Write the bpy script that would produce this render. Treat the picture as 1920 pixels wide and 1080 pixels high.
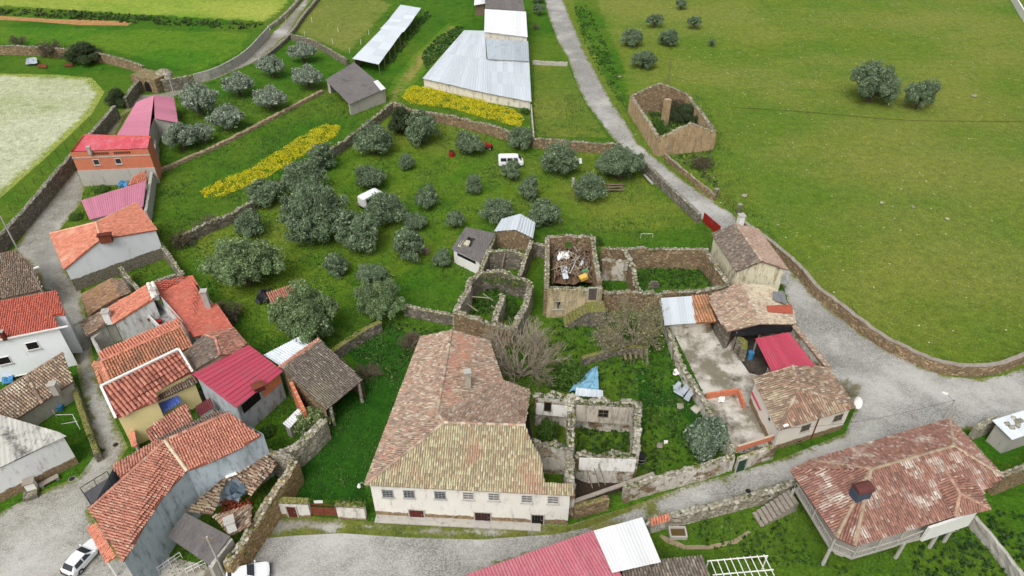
import bpy, math, random
import numpy as np
from mathutils import Vector, Matrix, noise
from mathutils.geometry import delaunay_2d_cdt, tessellate_polygon

# ------------------------------------------------------------------ scene, camera, sky, sun, exposure
for o in list(bpy.data.objects): bpy.data.objects.remove(o)
sc = bpy.context.scene
COL = sc.collection
FPX, PITCH, CAMH = 1333.0, math.radians(38.3), 64.0
cam = bpy.data.cameras.new('camera'); camo = bpy.data.objects.new('camera', cam); COL.objects.link(camo)
camo.location = (0, 0, CAMH); camo.rotation_euler = (math.pi/2 - PITCH, 0, 0)
cam.sensor_width = 36.0; cam.lens = 36.0*FPX/1920.0; cam.clip_start = 0.5; cam.clip_end = 4000
sc.camera = camo
SUN_EL, SUN_AZ = math.radians(55), math.radians(204)       # soft overcast light, brightest high behind the viewer
world = bpy.data.worlds.new('World'); sc.world = world; world.use_nodes = True
wn = world.node_tree; bg = wn.nodes['Background']
sky = wn.nodes.new('ShaderNodeTexSky'); sky.sky_type = 'NISHITA'; sky.sun_disc = False
sky.sun_elevation = SUN_EL; sky.sun_rotation = SUN_AZ; sky.dust_density = 6.0; sky.ozone_density = 1.0; sky.air_density = 1.2
hs = wn.nodes.new('ShaderNodeHueSaturation'); hs.inputs['Saturation'].default_value = 0.22
wn.links.new(sky.outputs[0], hs.inputs['Color']); wn.links.new(hs.outputs[0], bg.inputs['Color'])
bg.inputs['Strength'].default_value = 0.135
sun = bpy.data.lights.new('sun', 'SUN'); sun.energy = 1.35; sun.angle = math.radians(36); sun.color = (1.0, 0.98, 0.95)
suno = bpy.data.objects.new('sun', sun); COL.objects.link(suno)
sd = Vector((math.sin(SUN_AZ)*math.cos(SUN_EL), math.cos(SUN_AZ)*math.cos(SUN_EL), math.sin(SUN_EL)))
suno.rotation_euler = (-sd).to_track_quat('-Z', 'Y').to_euler()
sc.view_settings.view_transform = 'Standard'; sc.view_settings.look = 'None'
sc.view_settings.exposure = 0.14; sc.view_settings.gamma = 1.0; sc.view_settings.use_curve_mapping = False
sc.render.engine = 'CYCLES'
sc.cycles.max_bounces = 6; sc.cycles.diffuse_bounces = 3; sc.cycles.transparent_max_bounces = 4

# ------------------------------------------------------------------ measuring: a point of the place from its position in the survey photograph
_c, _s = math.cos(PITCH), math.sin(PITCH)
def P(x, y, z=0.0):
    u = (x-960)/FPX; v = (y-540)/FPX
    d = (u, _c - v*_s, -_s - v*_c); k = (z-CAMH)/d[2]
    return Vector((d[0]*k, d[1]*k, z))
def ray(x, y):
    u = (x-960)/FPX; v = (y-540)/FPX
    return Vector((u, _c - v*_s, -_s - v*_c))
def pm(x, y, z=0.0): return FPX*(_s + (y-540)/FPX*_c)/(CAMH-z)      # pixels per metre there
def L(r, g, b):
    f = lambda t: (t/255/12.92 if t/255 <= .04045 else ((t/255+.055)/1.055)**2.4)
    return (f(r), f(g), f(b), 1.0)
def V2(p): return Vector((p[0], p[1]))

# ------------------------------------------------------------------ objects
def link(name, data, mat=None, parent=None):
    o = bpy.data.objects.new(name, data); COL.objects.link(o)
    if mat is not None and data is not None and hasattr(data, 'materials') and len(data.materials) == 0: data.materials.append(mat)
    if parent is not None: setpar(o, parent)
    return o
def setpar(o, parent):
    o.parent = parent
    if parent.type == 'EMPTY':
        o.matrix_parent_inverse = (Matrix.Translation(parent.location) @ parent.rotation_euler.to_matrix().to_4x4() @ Matrix.Diagonal((*parent.scale, 1))).inverted()
def npmesh(name, v, f, cols=None, smooth=False):
    """v (n,3) array, f (m,k) array, cols (m,3) face colours"""
    v = np.asarray(v, dtype=np.float32); f = np.asarray(f, dtype=np.int32)
    me = bpy.data.meshes.new(name); m, k = f.shape
    me.vertices.add(len(v)); me.vertices.foreach_set('co', v.ravel())
    me.loops.add(m*k); me.loops.foreach_set('vertex_index', f.ravel())
    me.polygons.add(m); me.polygons.foreach_set('loop_start', np.arange(0, m*k, k, dtype=np.int32))
    try: me.polygons.foreach_set('loop_total', np.full(m, k, dtype=np.int32))
    except Exception: pass
    if smooth: me.polygons.foreach_set('use_smooth', np.ones(m, dtype=bool))
    if cols is not None:
        a = me.attributes.new('col', 'FLOAT_COLOR', 'FACE')
        c = np.ones((m, 4), dtype=np.float32); c[:, :3] = cols; a.data.foreach_set('color', c.ravel())
    me.update(calc_edges=True); me.validate()
    return me
def pymesh(name, v, f, smooth=False):
    me = bpy.data.meshes.new(name); me.from_pydata([tuple(p) for p in v], [], f)
    if smooth: me.polygons.foreach_set('use_smooth', np.ones(len(f), dtype=bool))
    me.update(); return me
class MB:
    """collects shapes for ONE mesh"""
    def __init__(s): s.v = []; s.f = []; s.g = []
    def add(s, v, f):
        n = len(s.v); s.g.append((n, len(s.f))); s.v += [tuple(p) for p in v]; s.f += [tuple(i+n for i in q) for q in f]; return s
    def hexa(s, b, t):                       # bottom ring and top ring of points
        n = len(b); v = list(b)+list(t)
        f = [tuple(reversed(range(n))), tuple(range(n, 2*n))] + [(i, (i+1) % n, n+(i+1) % n, n+i) for i in range(n)]
        return s.add(v, f)
    def box(s, c, size, ax=(1, 0, 0), up=(0, 0, 1)):
        c = Vector(c); a = Vector(ax).normalized(); u = Vector(up).normalized(); b = u.cross(a).normalized(); u = a.cross(b)
        x, y, z = (t/2 for t in size)
        r = lambda w: [c + a*(i*x) + b*(j*y) + u*(w*z) for i, j in ((-1, -1), (1, -1), (1, 1), (-1, 1))]
        return s.hexa(r(-1), r(1))
    def tube(s, p, q, r0, r1=None, n=6, cap=True):
        p = Vector(p); q = Vector(q); r1 = r0 if r1 is None else r1; d = (q-p)
        if d.length < 1e-6: return s
        d.normalize(); a = d.orthogonal().normalized(); b = d.cross(a)
        ring = lambda c, r: [c + (a*math.cos(2*math.pi*i/n) + b*math.sin(2*math.pi*i/n))*r for i in range(n)]
        v = ring(p, r0)+ring(q, r1); f = [(i, (i+1) % n, n+(i+1) % n, n+i) for i in range(n)]
        if cap: f += [tuple(reversed(range(n))), tuple(range(n, 2*n))]
        return s.add(v, f)
    def path(s, pts, r, n=6):
        for a, b in zip(pts[:-1], pts[1:]): s.tube(a, b, r, r, n)
        return s
    def build(s, name, mat, parent=None, smooth=False):
        if name in ('post', 'porch_post') and len(s.g) > 1:                  # every post is a part of its own
            g = s.g+[(len(s.v), len(s.f))]
            for (v0, f0), (v1, f1) in zip(g[:-1], g[1:]): o = link(name, pymesh(name, s.v[v0:v1], [tuple(i-v0 for i in q) for q in s.f[f0:f1]], smooth), mat, parent)
            return o
        return link(name, pymesh(name, s.v, s.f, smooth), mat, parent)
def tag(o, label, cat, group=None, kind=None):
    if label: o['label'] = label
    if cat: o['category'] = cat
    if group: o['group'] = group
    if kind or cat: o['kind'] = kind or 'thing'
    return o
def thing(name, label, cat, loc, group=None):
    o = bpy.data.objects.new(name, None); COL.objects.link(o); o.location = Vector(loc); o.empty_display_size = .3
    return tag(o, label, cat, group, 'thing')
def copy_tree(o, loc, rz=0, sc_=1.0, label=None):
    r = o.copy(); COL.objects.link(r); r.location = loc; r.rotation_euler = (0, 0, rz)
    r.scale = (sc_, sc_, sc_) if not hasattr(sc_, '__len__') else sc_
    if label: r['label'] = label
    for ch in KIDS.get(o.name, []):
        c = ch.copy(); COL.objects.link(c); c.parent = r; c.matrix_parent_inverse = Matrix.Identity(4)
        for g in KIDS.get(ch.name, []):
            d = g.copy(); COL.objects.link(d); d.parent = c; d.matrix_parent_inverse = Matrix.Identity(4)
    return r
KIDS = {}
def kid(parent, o): KIDS.setdefault(parent.name, []).append(o); return o

# ------------------------------------------------------------------ 2D helpers
def inside(pts, poly):
    x, y = pts[:, 0], pts[:, 1]; r = np.zeros(len(pts), bool); n = len(poly)
    for i in range(n):
        x0, y0 = poly[i][0], poly[i][1]; x1, y1 = poly[(i+1) % n][0], poly[(i+1) % n][1]
        if y0 == y1: continue
        c = ((y0 > y) != (y1 > y)) & (x < (x1-x0)*(y-y0)/(y1-y0) + x0); r ^= c
    return r
def edge_dist(pts, poly, closed=True):
    d = np.full(len(pts), 1e9); n = len(poly)
    for i in range(n if closed else n-1):
        a = np.array(poly[i][:2]); b = np.array(poly[(i+1) % n][:2]); ab = b-a; q = max(ab@ab, 1e-9)
        t = np.clip(((pts-a)@ab)/q, 0, 1); e = pts - a - t[:, None]*ab; d = np.minimum(d, np.hypot(e[:, 0], e[:, 1]))
    return d
def resample(pts, step):
    out = []
    for a, b in zip(pts[:-1], pts[1:]):
        n = max(1, int(round((b-a).length/step)))
        out += [a.lerp(b, i/n) for i in range(n)]
    return out+[pts[-1]]
def smooth_path(pts, it=2):
    for _ in range(it):
        q = [pts[0]]
        for a, b in zip(pts[:-1], pts[1:]): q += [a.lerp(b, .25), a.lerp(b, .75)]
        pts = q+[pts[-1]]
    return pts
def area2(poly): return .5*sum(poly[i][0]*poly[(i+1) % len(poly)][1]-poly[(i+1) % len(poly)][0]*poly[i][1] for i in range(len(poly)))
def inset(poly, d):
    n = len(poly); sgn = 1 if area2(poly) > 0 else -1; out = []
    for i in range(n):
        p = V2(poly[i]); a = (p-V2(poly[i-1])); b = (V2(poly[(i+1) % n])-p)
        na = Vector((-a.y, a.x)).normalized()*sgn; nb = Vector((-b.y, b.x)).normalized()*sgn
        m = (na+nb); m = m/max(m.length_squared/2, .35) if m.length > 1e-6 else na
        out.append(p+m*d)
    return out
BLOCK = []     # 2D footprints where no grass grows

# ------------------------------------------------------------------ materials
class NT:
    def __init__(s, name):
        s.m = bpy.data.materials.new(name); s.m.use_nodes = True; s.t = s.m.node_tree; s.b = s.t.nodes['Principled BSDF']
        s.b.inputs['Roughness'].default_value = .85; s.b.inputs['Specular IOR Level'].default_value = .25
    def n(s, typ, **kw):
        nd = s.t.nodes.new(typ)
        for k, v in kw.items():
            if k in nd.inputs: s.set(nd.inputs[k], v)
            else: setattr(nd, k, v)
        return nd
    def set(s, inp, v):
        if hasattr(v, 'is_output') or isinstance(v, bpy.types.NodeSocket): s.t.links.new(v, inp)
        else: inp.default_value = v
    def pos(s, scale=None):
        if not hasattr(s, '_g'): s._g = s.n('ShaderNodeNewGeometry')
        if scale is None: return s._g.outputs['Position']
        m = s.n('ShaderNodeVectorMath', operation='MULTIPLY'); s.set(m.inputs[0], s._g.outputs['Position']); m.inputs[1].default_value = scale
        return m.outputs[0]
    def noise(s, scale, detail=4, rough=.55, vec=None):
        nd = s.n('ShaderNodeTexNoise'); nd.inputs['Scale'].default_value = scale; nd.inputs['Detail'].default_value = detail; nd.inputs['Roughness'].default_value = rough
        s.set(nd.inputs['Vector'], vec if vec is not None else s.pos()); return nd.outputs['Fac']
    def vor(s, scale, out='Distance', feature='F1', vec=None, rnd=1.0):
        nd = s.n('ShaderNodeTexVoronoi', feature=feature); nd.inputs['Scale'].default_value = scale; nd.inputs['Randomness'].default_value = rnd
        s.set(nd.inputs['Vector'], vec if vec is not None else s.pos()); return nd.outputs[out]
    def ramp(s, fac, lo, hi, a=0.0, b=1.0):
        nd = s.n('ShaderNodeMapRange', interpolation_type='SMOOTHSTEP'); s.set(nd.inputs[0], fac)
        for i, v in zip((1, 2, 3, 4), (lo, hi, a, b)): nd.inputs[i].default_value = v
        return nd.outputs[0]
    def mix(s, fac, a, b, mode='MIX'):
        nd = s.n('ShaderNodeMix', data_type='RGBA', blend_type=mode); s.set(nd.inputs[0], fac); s.set(nd.inputs[6], a); s.set(nd.inputs[7], b); return nd.outputs[2]
    def math(s, op, a, b=0.0):
        nd = s.n('ShaderNodeMath', operation=op); s.set(nd.inputs[0], a); s.set(nd.inputs[1], b); return nd.outputs[0]
    def attr(s, name, out='Color'): return s.n('ShaderNodeAttribute', attribute_name=name).outputs[out]
    def bump(s, h, strength=.5, dist=.1):
        nd = s.n('ShaderNodeBump'); nd.inputs['Strength'].default_value = strength; nd.inputs['Distance'].default_value = dist; s.set(nd.inputs['Height'], h)
        s.t.links.new(nd.outputs[0], s.b.inputs['Normal']); return nd
    def nz(s):
        if not hasattr(s, '_nz'): s.pos(); x = s.n('ShaderNodeSeparateXYZ'); s.t.links.new(s._g.outputs['Normal'], x.inputs[0]); s._nz = x.outputs[2]
        return s._nz
    def z(s):
        if not hasattr(s, '_z'): x = s.n('ShaderNodeSeparateXYZ'); s.t.links.new(s.pos(), x.inputs[0]); s._z = x.outputs[2]
        return s._z
    def out(s, col): s.set(s.b.inputs['Base Color'], col); return s.m

def grass_nodes(t, pal, flecks=None, fine=1.0):
    a, b, c, d = pal                        # main, second, dark tuft, light/dry
    col = t.mix(t.ramp(t.noise(.045, 5, .6), .38, .62), a, b)
    col = t.mix(t.math('MULTIPLY', t.ramp(t.noise(.33, 7, .65), .50, .72), .85), col, c)
    col = t.mix(t.math('MULTIPLY', t.ramp(t.noise(.21, 7, .7, t.pos((1, 1, 1))), .56, .76), .7), col, d)
    col = t.mix(t.math('MULTIPLY', t.ramp(t.noise(1.7*fine, 5, .75), .42, .68), .55), col, c)
    col = t.mix(t.math('MULTIPLY', t.ramp(t.noise(5.5*fine, 3, .7), .52, .72), .42), col, d)
    col = t.mix(t.ramp(t.noise(.018, 5, .6, t.pos((1, 1.5, 1))), .42, .62, 0, .45), col, d); col = t.mix(t.ramp(t.noise(12*fine, 2, .6), .45, .7, 0, .35), col, c)
    val = t.math('MULTIPLY', t.ramp(t.noise(.75, 9, .82), .3, .7, .72, 1.26), t.ramp(t.noise(3.6, 4, .8, t.pos((1, .8, 1))), .3, .7, .74, 1.26))
    cv = t.n('ShaderNodeCombineXYZ'); [t.set(cv.inputs[i], val) for i in range(3)]
    col = t.mix(1.0, col, cv.outputs[0], 'MULTIPLY')
    if flecks:
        fc, dens, big = flecks
        m = t.math('MULTIPLY', t.ramp(t.vor(.55), .10*big, .06*big), t.ramp(t.noise(.16, 4), .5-dens*.2, .62-dens*.2))
        m2 = t.math('MULTIPLY', t.ramp(t.vor(1.9), .17*big, .08*big), t.ramp(t.noise(.07, 5, .6, t.pos((1.1, .9, 1))), .50-dens*.15, .66-dens*.15))
        col = t.mix(t.math('MINIMUM', t.math('ADD', m, t.math('MULTIPLY', m2, .75)), 1.0), col, fc)
    return col
def M_grass(name, pal, flecks=None, fine=1.0, edge=None):
    t = NT(name); col = grass_nodes(t, pal, flecks, fine)
    if edge: col = t.mix(t.ramp(t.math('ADD', t.attr('edge', 'Fac'), t.math('MULTIPLY', t.math('SUBTRACT', t.noise(.5, 6, .7), .5), 1.7)), .3, .75), grass_nodes(t, edge), col)
    t.bump(t.math('ADD', t.noise(1.3, 6, .7), t.math('MULTIPLY', t.noise(7, 3, .7), .6)), .9, .35)
    t.b.inputs['Specular IOR Level'].default_value = .1
    return t.out(col)
GR_LUSH = [L(60, 110, 22), L(78, 118, 28), L(36, 76, 18), L(118, 132, 46)]
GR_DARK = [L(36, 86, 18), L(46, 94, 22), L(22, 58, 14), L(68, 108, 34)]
GR_FIELD = [L(110, 128, 42), L(94, 124, 38), L(74, 106, 32), L(146, 142, 74)]
GR_FAR = [L(142, 164, 64), L(118, 154, 50), L(98, 136, 42), L(188, 182, 92)]
GR_MID = [L(72, 124, 26), L(98, 134, 32), L(48, 94, 22), L(140, 148, 54)]
GR_PATH = [L(112, 114, 54), L(92, 106, 40), L(70, 90, 30), L(140, 126, 80)]

def M_setts(name, tint, moss=.35, pal=GR_PATH, size=7.5, worn=None):
    t = NT(name)
    cell = t.n('ShaderNodeTexVoronoi'); cell.inputs['Scale'].default_value = size; cell.inputs['Randomness'].default_value = .55; t.set(cell.inputs['Vector'], t.pos())
    bw = t.n('ShaderNodeRGBToBW'); t.t.links.new(cell.outputs['Color'], bw.inputs[0])
    lo = tuple(x*.66 for x in tint[:3])+(1,); hi = tuple(min(1, x*1.2) for x in tint[:3])+(1,)
    col = t.mix(t.ramp(bw.outputs[0], .2, .8), lo, hi)
    col = t.mix(t.ramp(cell.outputs['Distance'], .52, .85, 0, .6), col, L(84, 80, 66))
    col = t.mix(t.ramp(t.noise(.09, 6, .65), .38, .7, 0, .75), col, L(190, 189, 184) if worn is None else worn)
    col = t.mix(t.ramp(t.noise(.06, 5, .6, t.pos((1, 1.6, 1))), .5, .75, 0, .5), col, L(104, 100, 92))
    col = t.mix(t.ramp(t.noise(.9, 6, .7), .5, .8, 0, .55), col, L(112, 106, 84))
    e = t.attr('edge', 'Fac')
    g = t.math('ADD', t.ramp(e, .0, .55, .78, 0.0), t.math('MULTIPLY', t.math('SUBTRACT', t.noise(.42, 7, .72), .5), 1.6))
    g = t.math('ADD', g, t.math('MULTIPLY', t.math('SUBTRACT', t.noise(3.2, 4, .7), .5), .8))
    col = t.mix(t.ramp(g, .62-moss*.5, .95-moss*.35), col, grass_nodes(t, pal))
    t.bump(t.math('SUBTRACT', t.math('MULTIPLY', t.noise(2, 5), .4), t.ramp(cell.outputs['Distance'], .4, .9)), .6, .04)
    return t.out(col)
def M_stone(name, pal, mort=L(96, 84, 66), scale=2.3, moss=.5, plaster=None, pl_amt=.5):
    t = NT(name); v = t.pos((1, 1, 1.5))
    jit = t.n('ShaderNodeVectorMath', operation='ADD'); t.set(jit.inputs[0], v)
    nj = t.n('ShaderNodeTexNoise'); nj.inputs['Scale'].default_value = 1.7; t.set(nj.inputs['Vector'], t.pos()); 
    mm = t.n('ShaderNodeVectorMath', operation='SCALE'); t.set(mm.inputs[0], nj.outputs['Color']); mm.inputs['Scale'].default_value = .45; t.set(jit.inputs[1], mm.outputs[0])
    cell = t.n('ShaderNodeTexVoronoi'); cell.inputs['Scale'].default_value = scale; t.set(cell.inputs['Vector'], jit.outputs[0])
    ed = t.n('ShaderNodeTexVoronoi', feature='DISTANCE_TO_EDGE'); ed.inputs['Scale'].default_value = scale; t.set(ed.inputs['Vector'], jit.outputs[0])
    bw = t.n('ShaderNodeRGBToBW'); t.t.links.new(cell.outputs['Color'], bw.inputs[0])
    col = t.mix(t.ramp(bw.outputs[0], .15, .5), pal[0], pal[1]); col = t.mix(t.ramp(bw.outputs[0], .5, .85), col, pal[2])
    col = t.mix(t.ramp(t.noise(1.1, 6, .7), .45, .75, 0, .6), col, pal[3])
    joint = t.ramp(ed.outputs['Distance'], .09, .015)
    col = t.mix(t.math('MULTIPLY', joint, .8), col, mort)
    col = t.mix(t.ramp(t.noise(4.5, 5, .75), .5, .8, 0, .45), col, L(70, 62, 50))
    if plaster: col = t.mix(t.ramp(t.noise(.5, 6, .65), .52-pl_amt*.25, .60-pl_amt*.2), col, t.mix(t.ramp(t.noise(1.2, 6, .7, t.pos((1, 1, .25))), .42, .75), plaster, L(120, 112, 98)))
    if moss: 
        up = t.math('MULTIPLY', t.ramp(t.nz(), .45, .85), t.ramp(t.noise(.9, 6, .7), .62-moss*.35, .78-moss*.3))
        col = t.mix(up, col, t.mix(t.noise(3, 4, .7), L(84, 98, 34), L(142, 134, 60)))
        col = t.mix(t.math('MULTIPLY', t.ramp(t.nz(), .4, .8), t.ramp(t.noise(6, 4, .7), .5, .7, 0, .6)), col, L(188, 184, 170))
    t.bump(t.math('ADD', t.math('SUBTRACT', t.noise(5, 4, .7), t.math('MULTIPLY', joint, .9)), t.noise(1.4, 3)), .8, .12)
    return t.out(col)
ST_TAN = [L(158, 132, 100), L(132, 112, 88), L(178, 156, 122), L(112, 100, 84)]
ST_GREY = [L(138, 130, 116), L(112, 106, 96), L(164, 156, 140), L(92, 88, 80)]
ST_PALE = [L(186, 178, 160), L(150, 142, 128), L(206, 198, 182), L(124, 118, 106)]
def M_plaster(name, base, dirt=.4, plinth=0.0, plc=None, stain=L(120, 112, 100)):
    t = NT(name); col = t.mix(t.ramp(t.noise(.5, 5), .35, .7, 0, .5), base, tuple(x*.88 for x in base[:3])+(1,))
    col = t.mix(t.math('MULTIPLY', t.ramp(t.noise(1.6, 7, .72, t.pos((1, 1, .28))), .55-dirt*.12, .80-dirt*.1), min(1, dirt*1.6)), col, stain)
    col = t.mix(t.ramp(t.noise(7, 4, .7), .55, .8, 0, .25), col, stain)
    if plinth:
        st = plc or ST_TAN
        s2 = t.mix(t.ramp(t.noise(3, 6, .7), .4, .6), st[0], st[1]); s2 = t.mix(t.ramp(t.vor(2.4, 'Distance', 'DISTANCE_TO_EDGE'), .07, .01), s2, L(90, 80, 66))
        zz = t.math('ADD', t.z(), t.math('MULTIPLY', t.math('SUBTRACT', t.noise(.8, 6, .7), .5), .9))
        col = t.mix(t.ramp(zz, plinth+.06, plinth-.06), col, s2)
    t.bump(t.noise(4, 5, .7), .25, .05); return t.out(col)
def M_yard(name):
    t = NT(name); col = t.mix(t.ramp(t.noise(.22, 8, .68), .40, .60), L(196, 192, 182), L(120, 114, 98))
    col = t.mix(t.ramp(t.noise(.35, 8, .75, t.pos((1, .7, 1))), .54, .66, 0, .9), col, L(76, 72, 60)); col = t.mix(t.ramp(t.noise(.8, 8, .75), .55, .75, 0, .8), col, L(214, 210, 200))
    col = t.mix(t.ramp(t.noise(.3, 7, .7), .6, .75, 0, .7), col, L(98, 104, 58)); t.bump(t.noise(3, 5, .7), .3, .04); return t.out(col)
def M_brick(name, ang, c1, c2, mort=L(186, 170, 150), bw=.42, bh=.16):
    t = NT(name); sp = t.n('ShaderNodeSeparateXYZ'); t.set(sp.inputs[0], t.pos())
    h = t.math('ADD', t.math('MULTIPLY', sp.outputs[0], math.cos(ang)), t.math('MULTIPLY', sp.outputs[1], math.sin(ang)))
    cb = t.n('ShaderNodeCombineXYZ'); t.set(cb.inputs[0], h); t.set(cb.inputs[1], sp.outputs[2])
    b = t.n('ShaderNodeTexBrick'); t.set(b.inputs['Vector'], cb.outputs[0]); b.inputs['Color1'].default_value = c1; b.inputs['Color2'].default_value = c2; b.inputs['Mortar'].default_value = mort
    b.inputs['Scale'].default_value = 1.0; b.inputs['Brick Width'].default_value = bw; b.inputs['Row Height'].default_value = bh; b.inputs['Mortar Size'].default_value = .012
    col = t.mix(t.ramp(t.noise(1.5, 6, .7), .5, .8, 0, .5), b.outputs['Color'], L(120, 82, 62)); t.bump(b.outputs['Fac'], -.3, .03)
    return t.out(col)
def M_attr(name, rough=.85, spec=.2, lich=None, trans=0.0):
    t = NT(name); col = t.attr('col'); t.b.inputs['Roughness'].default_value = rough; t.b.inputs['Specular IOR Level'].default_value = spec
    if lich: col = t.mix(t.ramp(t.noise(9, 4, .75), .52, .72, 0, lich[1]), col, lich[0]); col = t.mix(t.ramp(t.noise(3.3, 5, .7), .55, .8, 0, .5), col, L(70, 60, 52))
    if trans:
        tr = t.n('ShaderNodeBsdfTranslucent'); t.set(tr.inputs[0], col); ms = t.n('ShaderNodeMixShader'); ms.inputs[0].default_value = trans
        t.t.links.new(t.b.outputs[0], ms.inputs[1]); t.t.links.new(tr.outputs[0], ms.inputs[2]); t.t.links.new(ms.outputs[0], t.t.nodes['Material Output'].inputs[0])
    return t.out(col)
def M_metal(name, base, dirt=.25, rough=.5, stain=L(120, 110, 100), metallic=.0):
    t = NT(name); ob = t.n('ShaderNodeObjectInfo')
    k = t.math('ADD', t.math('MULTIPLY', ob.outputs['Random'], .16), .86)
    vv = t.n('ShaderNodeVectorMath', operation='SCALE'); vv.inputs[0].default_value = base[:3]; t.set(vv.inputs['Scale'], k)
    col = t.mix(t.ramp(t.noise(.7, 6, .7), .45, .8, 0, dirt), vv.outputs[0], stain); col = t.mix(t.ramp(t.noise(5, 5, .7), .6, .8, 0, dirt), col, tuple(min(1, x*1.25) for x in base[:3])+(1,))
    col = t.mix(t.ramp(t.noise(2.2, 6, .75, t.pos((1.6, .35, 1))), .5, .78, 0, dirt*1.6), col, stain); col = t.mix(t.ramp(t.noise(.35, 7, .75), .52, .7, 0, dirt), col, tuple(x*.6 for x in stain[:3])+(1,))
    t.b.inputs['Roughness'].default_value = rough; t.b.inputs['Metallic'].default_value = metallic; t.b.inputs['Specular IOR Level'].default_value = .4
    return t.out(col)
def M_plain(name, base, rough=.8, var=.25, scale=2.0, spec=.25):
    t = NT(name); col = t.mix(t.ramp(t.noise(scale, 6, .7), .35, .75, 0, 1), base, tuple(x*(1-var) for x in base[:3])+(1,))
    t.b.inputs['Roughness'].default_value = rough; t.b.inputs['Specular IOR Level'].default_value = spec; t.bump(t.noise(scale*4, 4, .7), .2, .03); return t.out(col)

MT = dict(
 stone=M_stone('rubble_stone', ST_TAN), grey=M_stone('grey_rubble', ST_GREY, L(78, 74, 64)), pale=M_stone('pale_rubble', ST_PALE, L(120, 110, 92), 2.0, .45),
 mossy=M_stone('mossy_stone', ST_GREY, L(84, 78, 60), 2.3, 1.0), plst=M_stone('plastered_rubble', ST_TAN, moss=.7, plaster=L(216, 210, 198), pl_amt=.45),
 tile=M_attr('clay_tile', lich=(L(196, 186, 160), .35)), tilenew=M_attr('new_clay_tile', lich=(L(220, 150, 120), .12)), stonec=M_attr('loose_stone', lich=(L(206, 202, 190), .5)),
 leaf=M_attr('leaf', .65, .25, trans=.32), blade=M_attr('grass_blade', .8, .1, trans=.2), wood=M_plain('weathered_wood', L(134, 118, 98), var=.5, scale=3), bark=M_plain('bark', L(98, 84, 70), var=.5, scale=5),
 twig=M_plain('twig', L(146, 136, 118), var=.35, scale=4), twigd=M_plain('dark_twig', L(112, 98, 84), var=.4, scale=4),
 deck=M_plain('roof_deck', L(92, 76, 62), var=.4), concrete=M_plaster('concrete', L(176, 172, 164), .5), glass=M_plain('window_glass', L(46, 52, 58), .2, .2, spec=.6), dark=M_plain('dark_opening', L(30, 27, 25), .9, .3),
 white=M_plaster('white_paint', L(228, 226, 222), .18), frame=M_plain('window_frame', L(205, 200, 192), .6, .2), door=M_plain('brown_door', L(96, 46, 38), .7, .35), pole=M_plain('pole_concrete', L(176, 172, 164), .8, .2),
 rust=M_plain('rust', L(120, 66, 48), .9, .4), black=M_plain('black_plastic', L(32, 33, 36), .55, .3, spec=.4), steel=M_plain('steel', L(150, 152, 152), .5, .2), tyre=M_plain('tyre', L(28, 28, 28), .9, .2),
 carwhite=M_plain('car_paint', L(232, 233, 234), .25, .04, spec=.6), red=M_plain('red_paint', L(150, 40, 36), .6, .3), blue=M_plain('blue_plastic', L(66, 132, 178), .5, .25), green=M_plain('green_paint', L(44, 74, 58), .7, .3),
 cap=M_plaster('cement_coping', L(150, 142, 130), .7))
# ------------------------------------------------------------------ ground sheets
def sheet(name, px, z, mat, kind='structure', step=2.0, world=None):
    poly = world if world is not None else [P(x, y) for x, y in px]
    poly = [V2(p) for p in poly]
    if area2(poly) < 0: poly.reverse()
    ring = resample(poly+[poly[0]], step*1.5)[:-1]; R = np.array([tuple(p) for p in ring])
    lo, hi = R.min(0), R.max(0); st = max(step, float((hi-lo).max())/260)
    gx, gy = np.meshgrid(np.arange(lo[0], hi[0], st), np.arange(lo[1], hi[1], st)); g = np.stack([gx.ravel(), gy.ravel()], 1)
    rs = np.random.RandomState(len(name)); g = g+rs.uniform(-.2, .2, g.shape)*st
    g = g[inside(g, R)]; g = g[edge_dist(g, R) > st*.35]
    vs = [Vector(p) for p in R]+[Vector(p) for p in g]; n = len(R)
    r = delaunay_2d_cdt(vs, [], [list(range(n))], 1, 1e-5)
    vo = np.array([tuple(p) for p in r[0]]); me = pymesh(name, [(p[0], p[1], z) for p in vo], [tuple(f) for f in r[2]])
    a = me.attributes.new('edge', 'FLOAT', 'POINT'); a.data.foreach_set('value', np.clip(edge_dist(vo, R)/3.0, 0, 1).astype(np.float32))
    o = link(name, me, mat); o['kind'] = kind
    return o

# ------------------------------------------------------------------ colours of many small pieces
def pick_cols(n, pal, pts, rng, patch=None, ps=.25, tone=1.0):
    """pal: [(weight, rgb)...]; patch: (rgb, amount) growing in clumps"""
    w = np.array([p[0] for p in pal], float); w /= w.sum(); c = np.array([p[1][:3] for p in pal])
    idx = rng.choice(len(pal), n, p=w); mean = (c*w[:, None]).sum(0); col = (mean*.45+c[idx]*.55)*rng.uniform(.84, 1.14, (n, 1))
    if patch is not None:
        k = np.array([noise.noise((p[0]*ps, p[1]*ps, 3.1))+.6*noise.noise((p[0]*ps*3.1, p[1]*ps*3.1, 9.7)) for p in pts])
        k = np.clip(k*1.6+patch[1]-.5, 0, 1)*rng.uniform(.3, 1, n); col = col*(1-k[:, None])+np.array(patch[0][:3])*k[:, None]
    g = col.mean(1, keepdims=True); col = (col*.72+g*.28)*tone*np.array([1.0, 1.03, .97])
    return np.clip(col, 0, 1)
OLD = [(3, L(176, 140, 118)), (3, L(150, 122, 106)), (2, L(196, 170, 142)), (2, L(126, 104, 92)), (1.6, L(190, 118, 90)), (1.2, L(206, 196, 178)), (1, L(100, 84, 76))]
LICHEN = [(3, L(188, 176, 132)), (2.5, L(166, 150, 112)), (2, L(206, 200, 164)), (2, L(150, 128, 104)), (1, L(178, 122, 96)), (1, L(124, 112, 88))]
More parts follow.
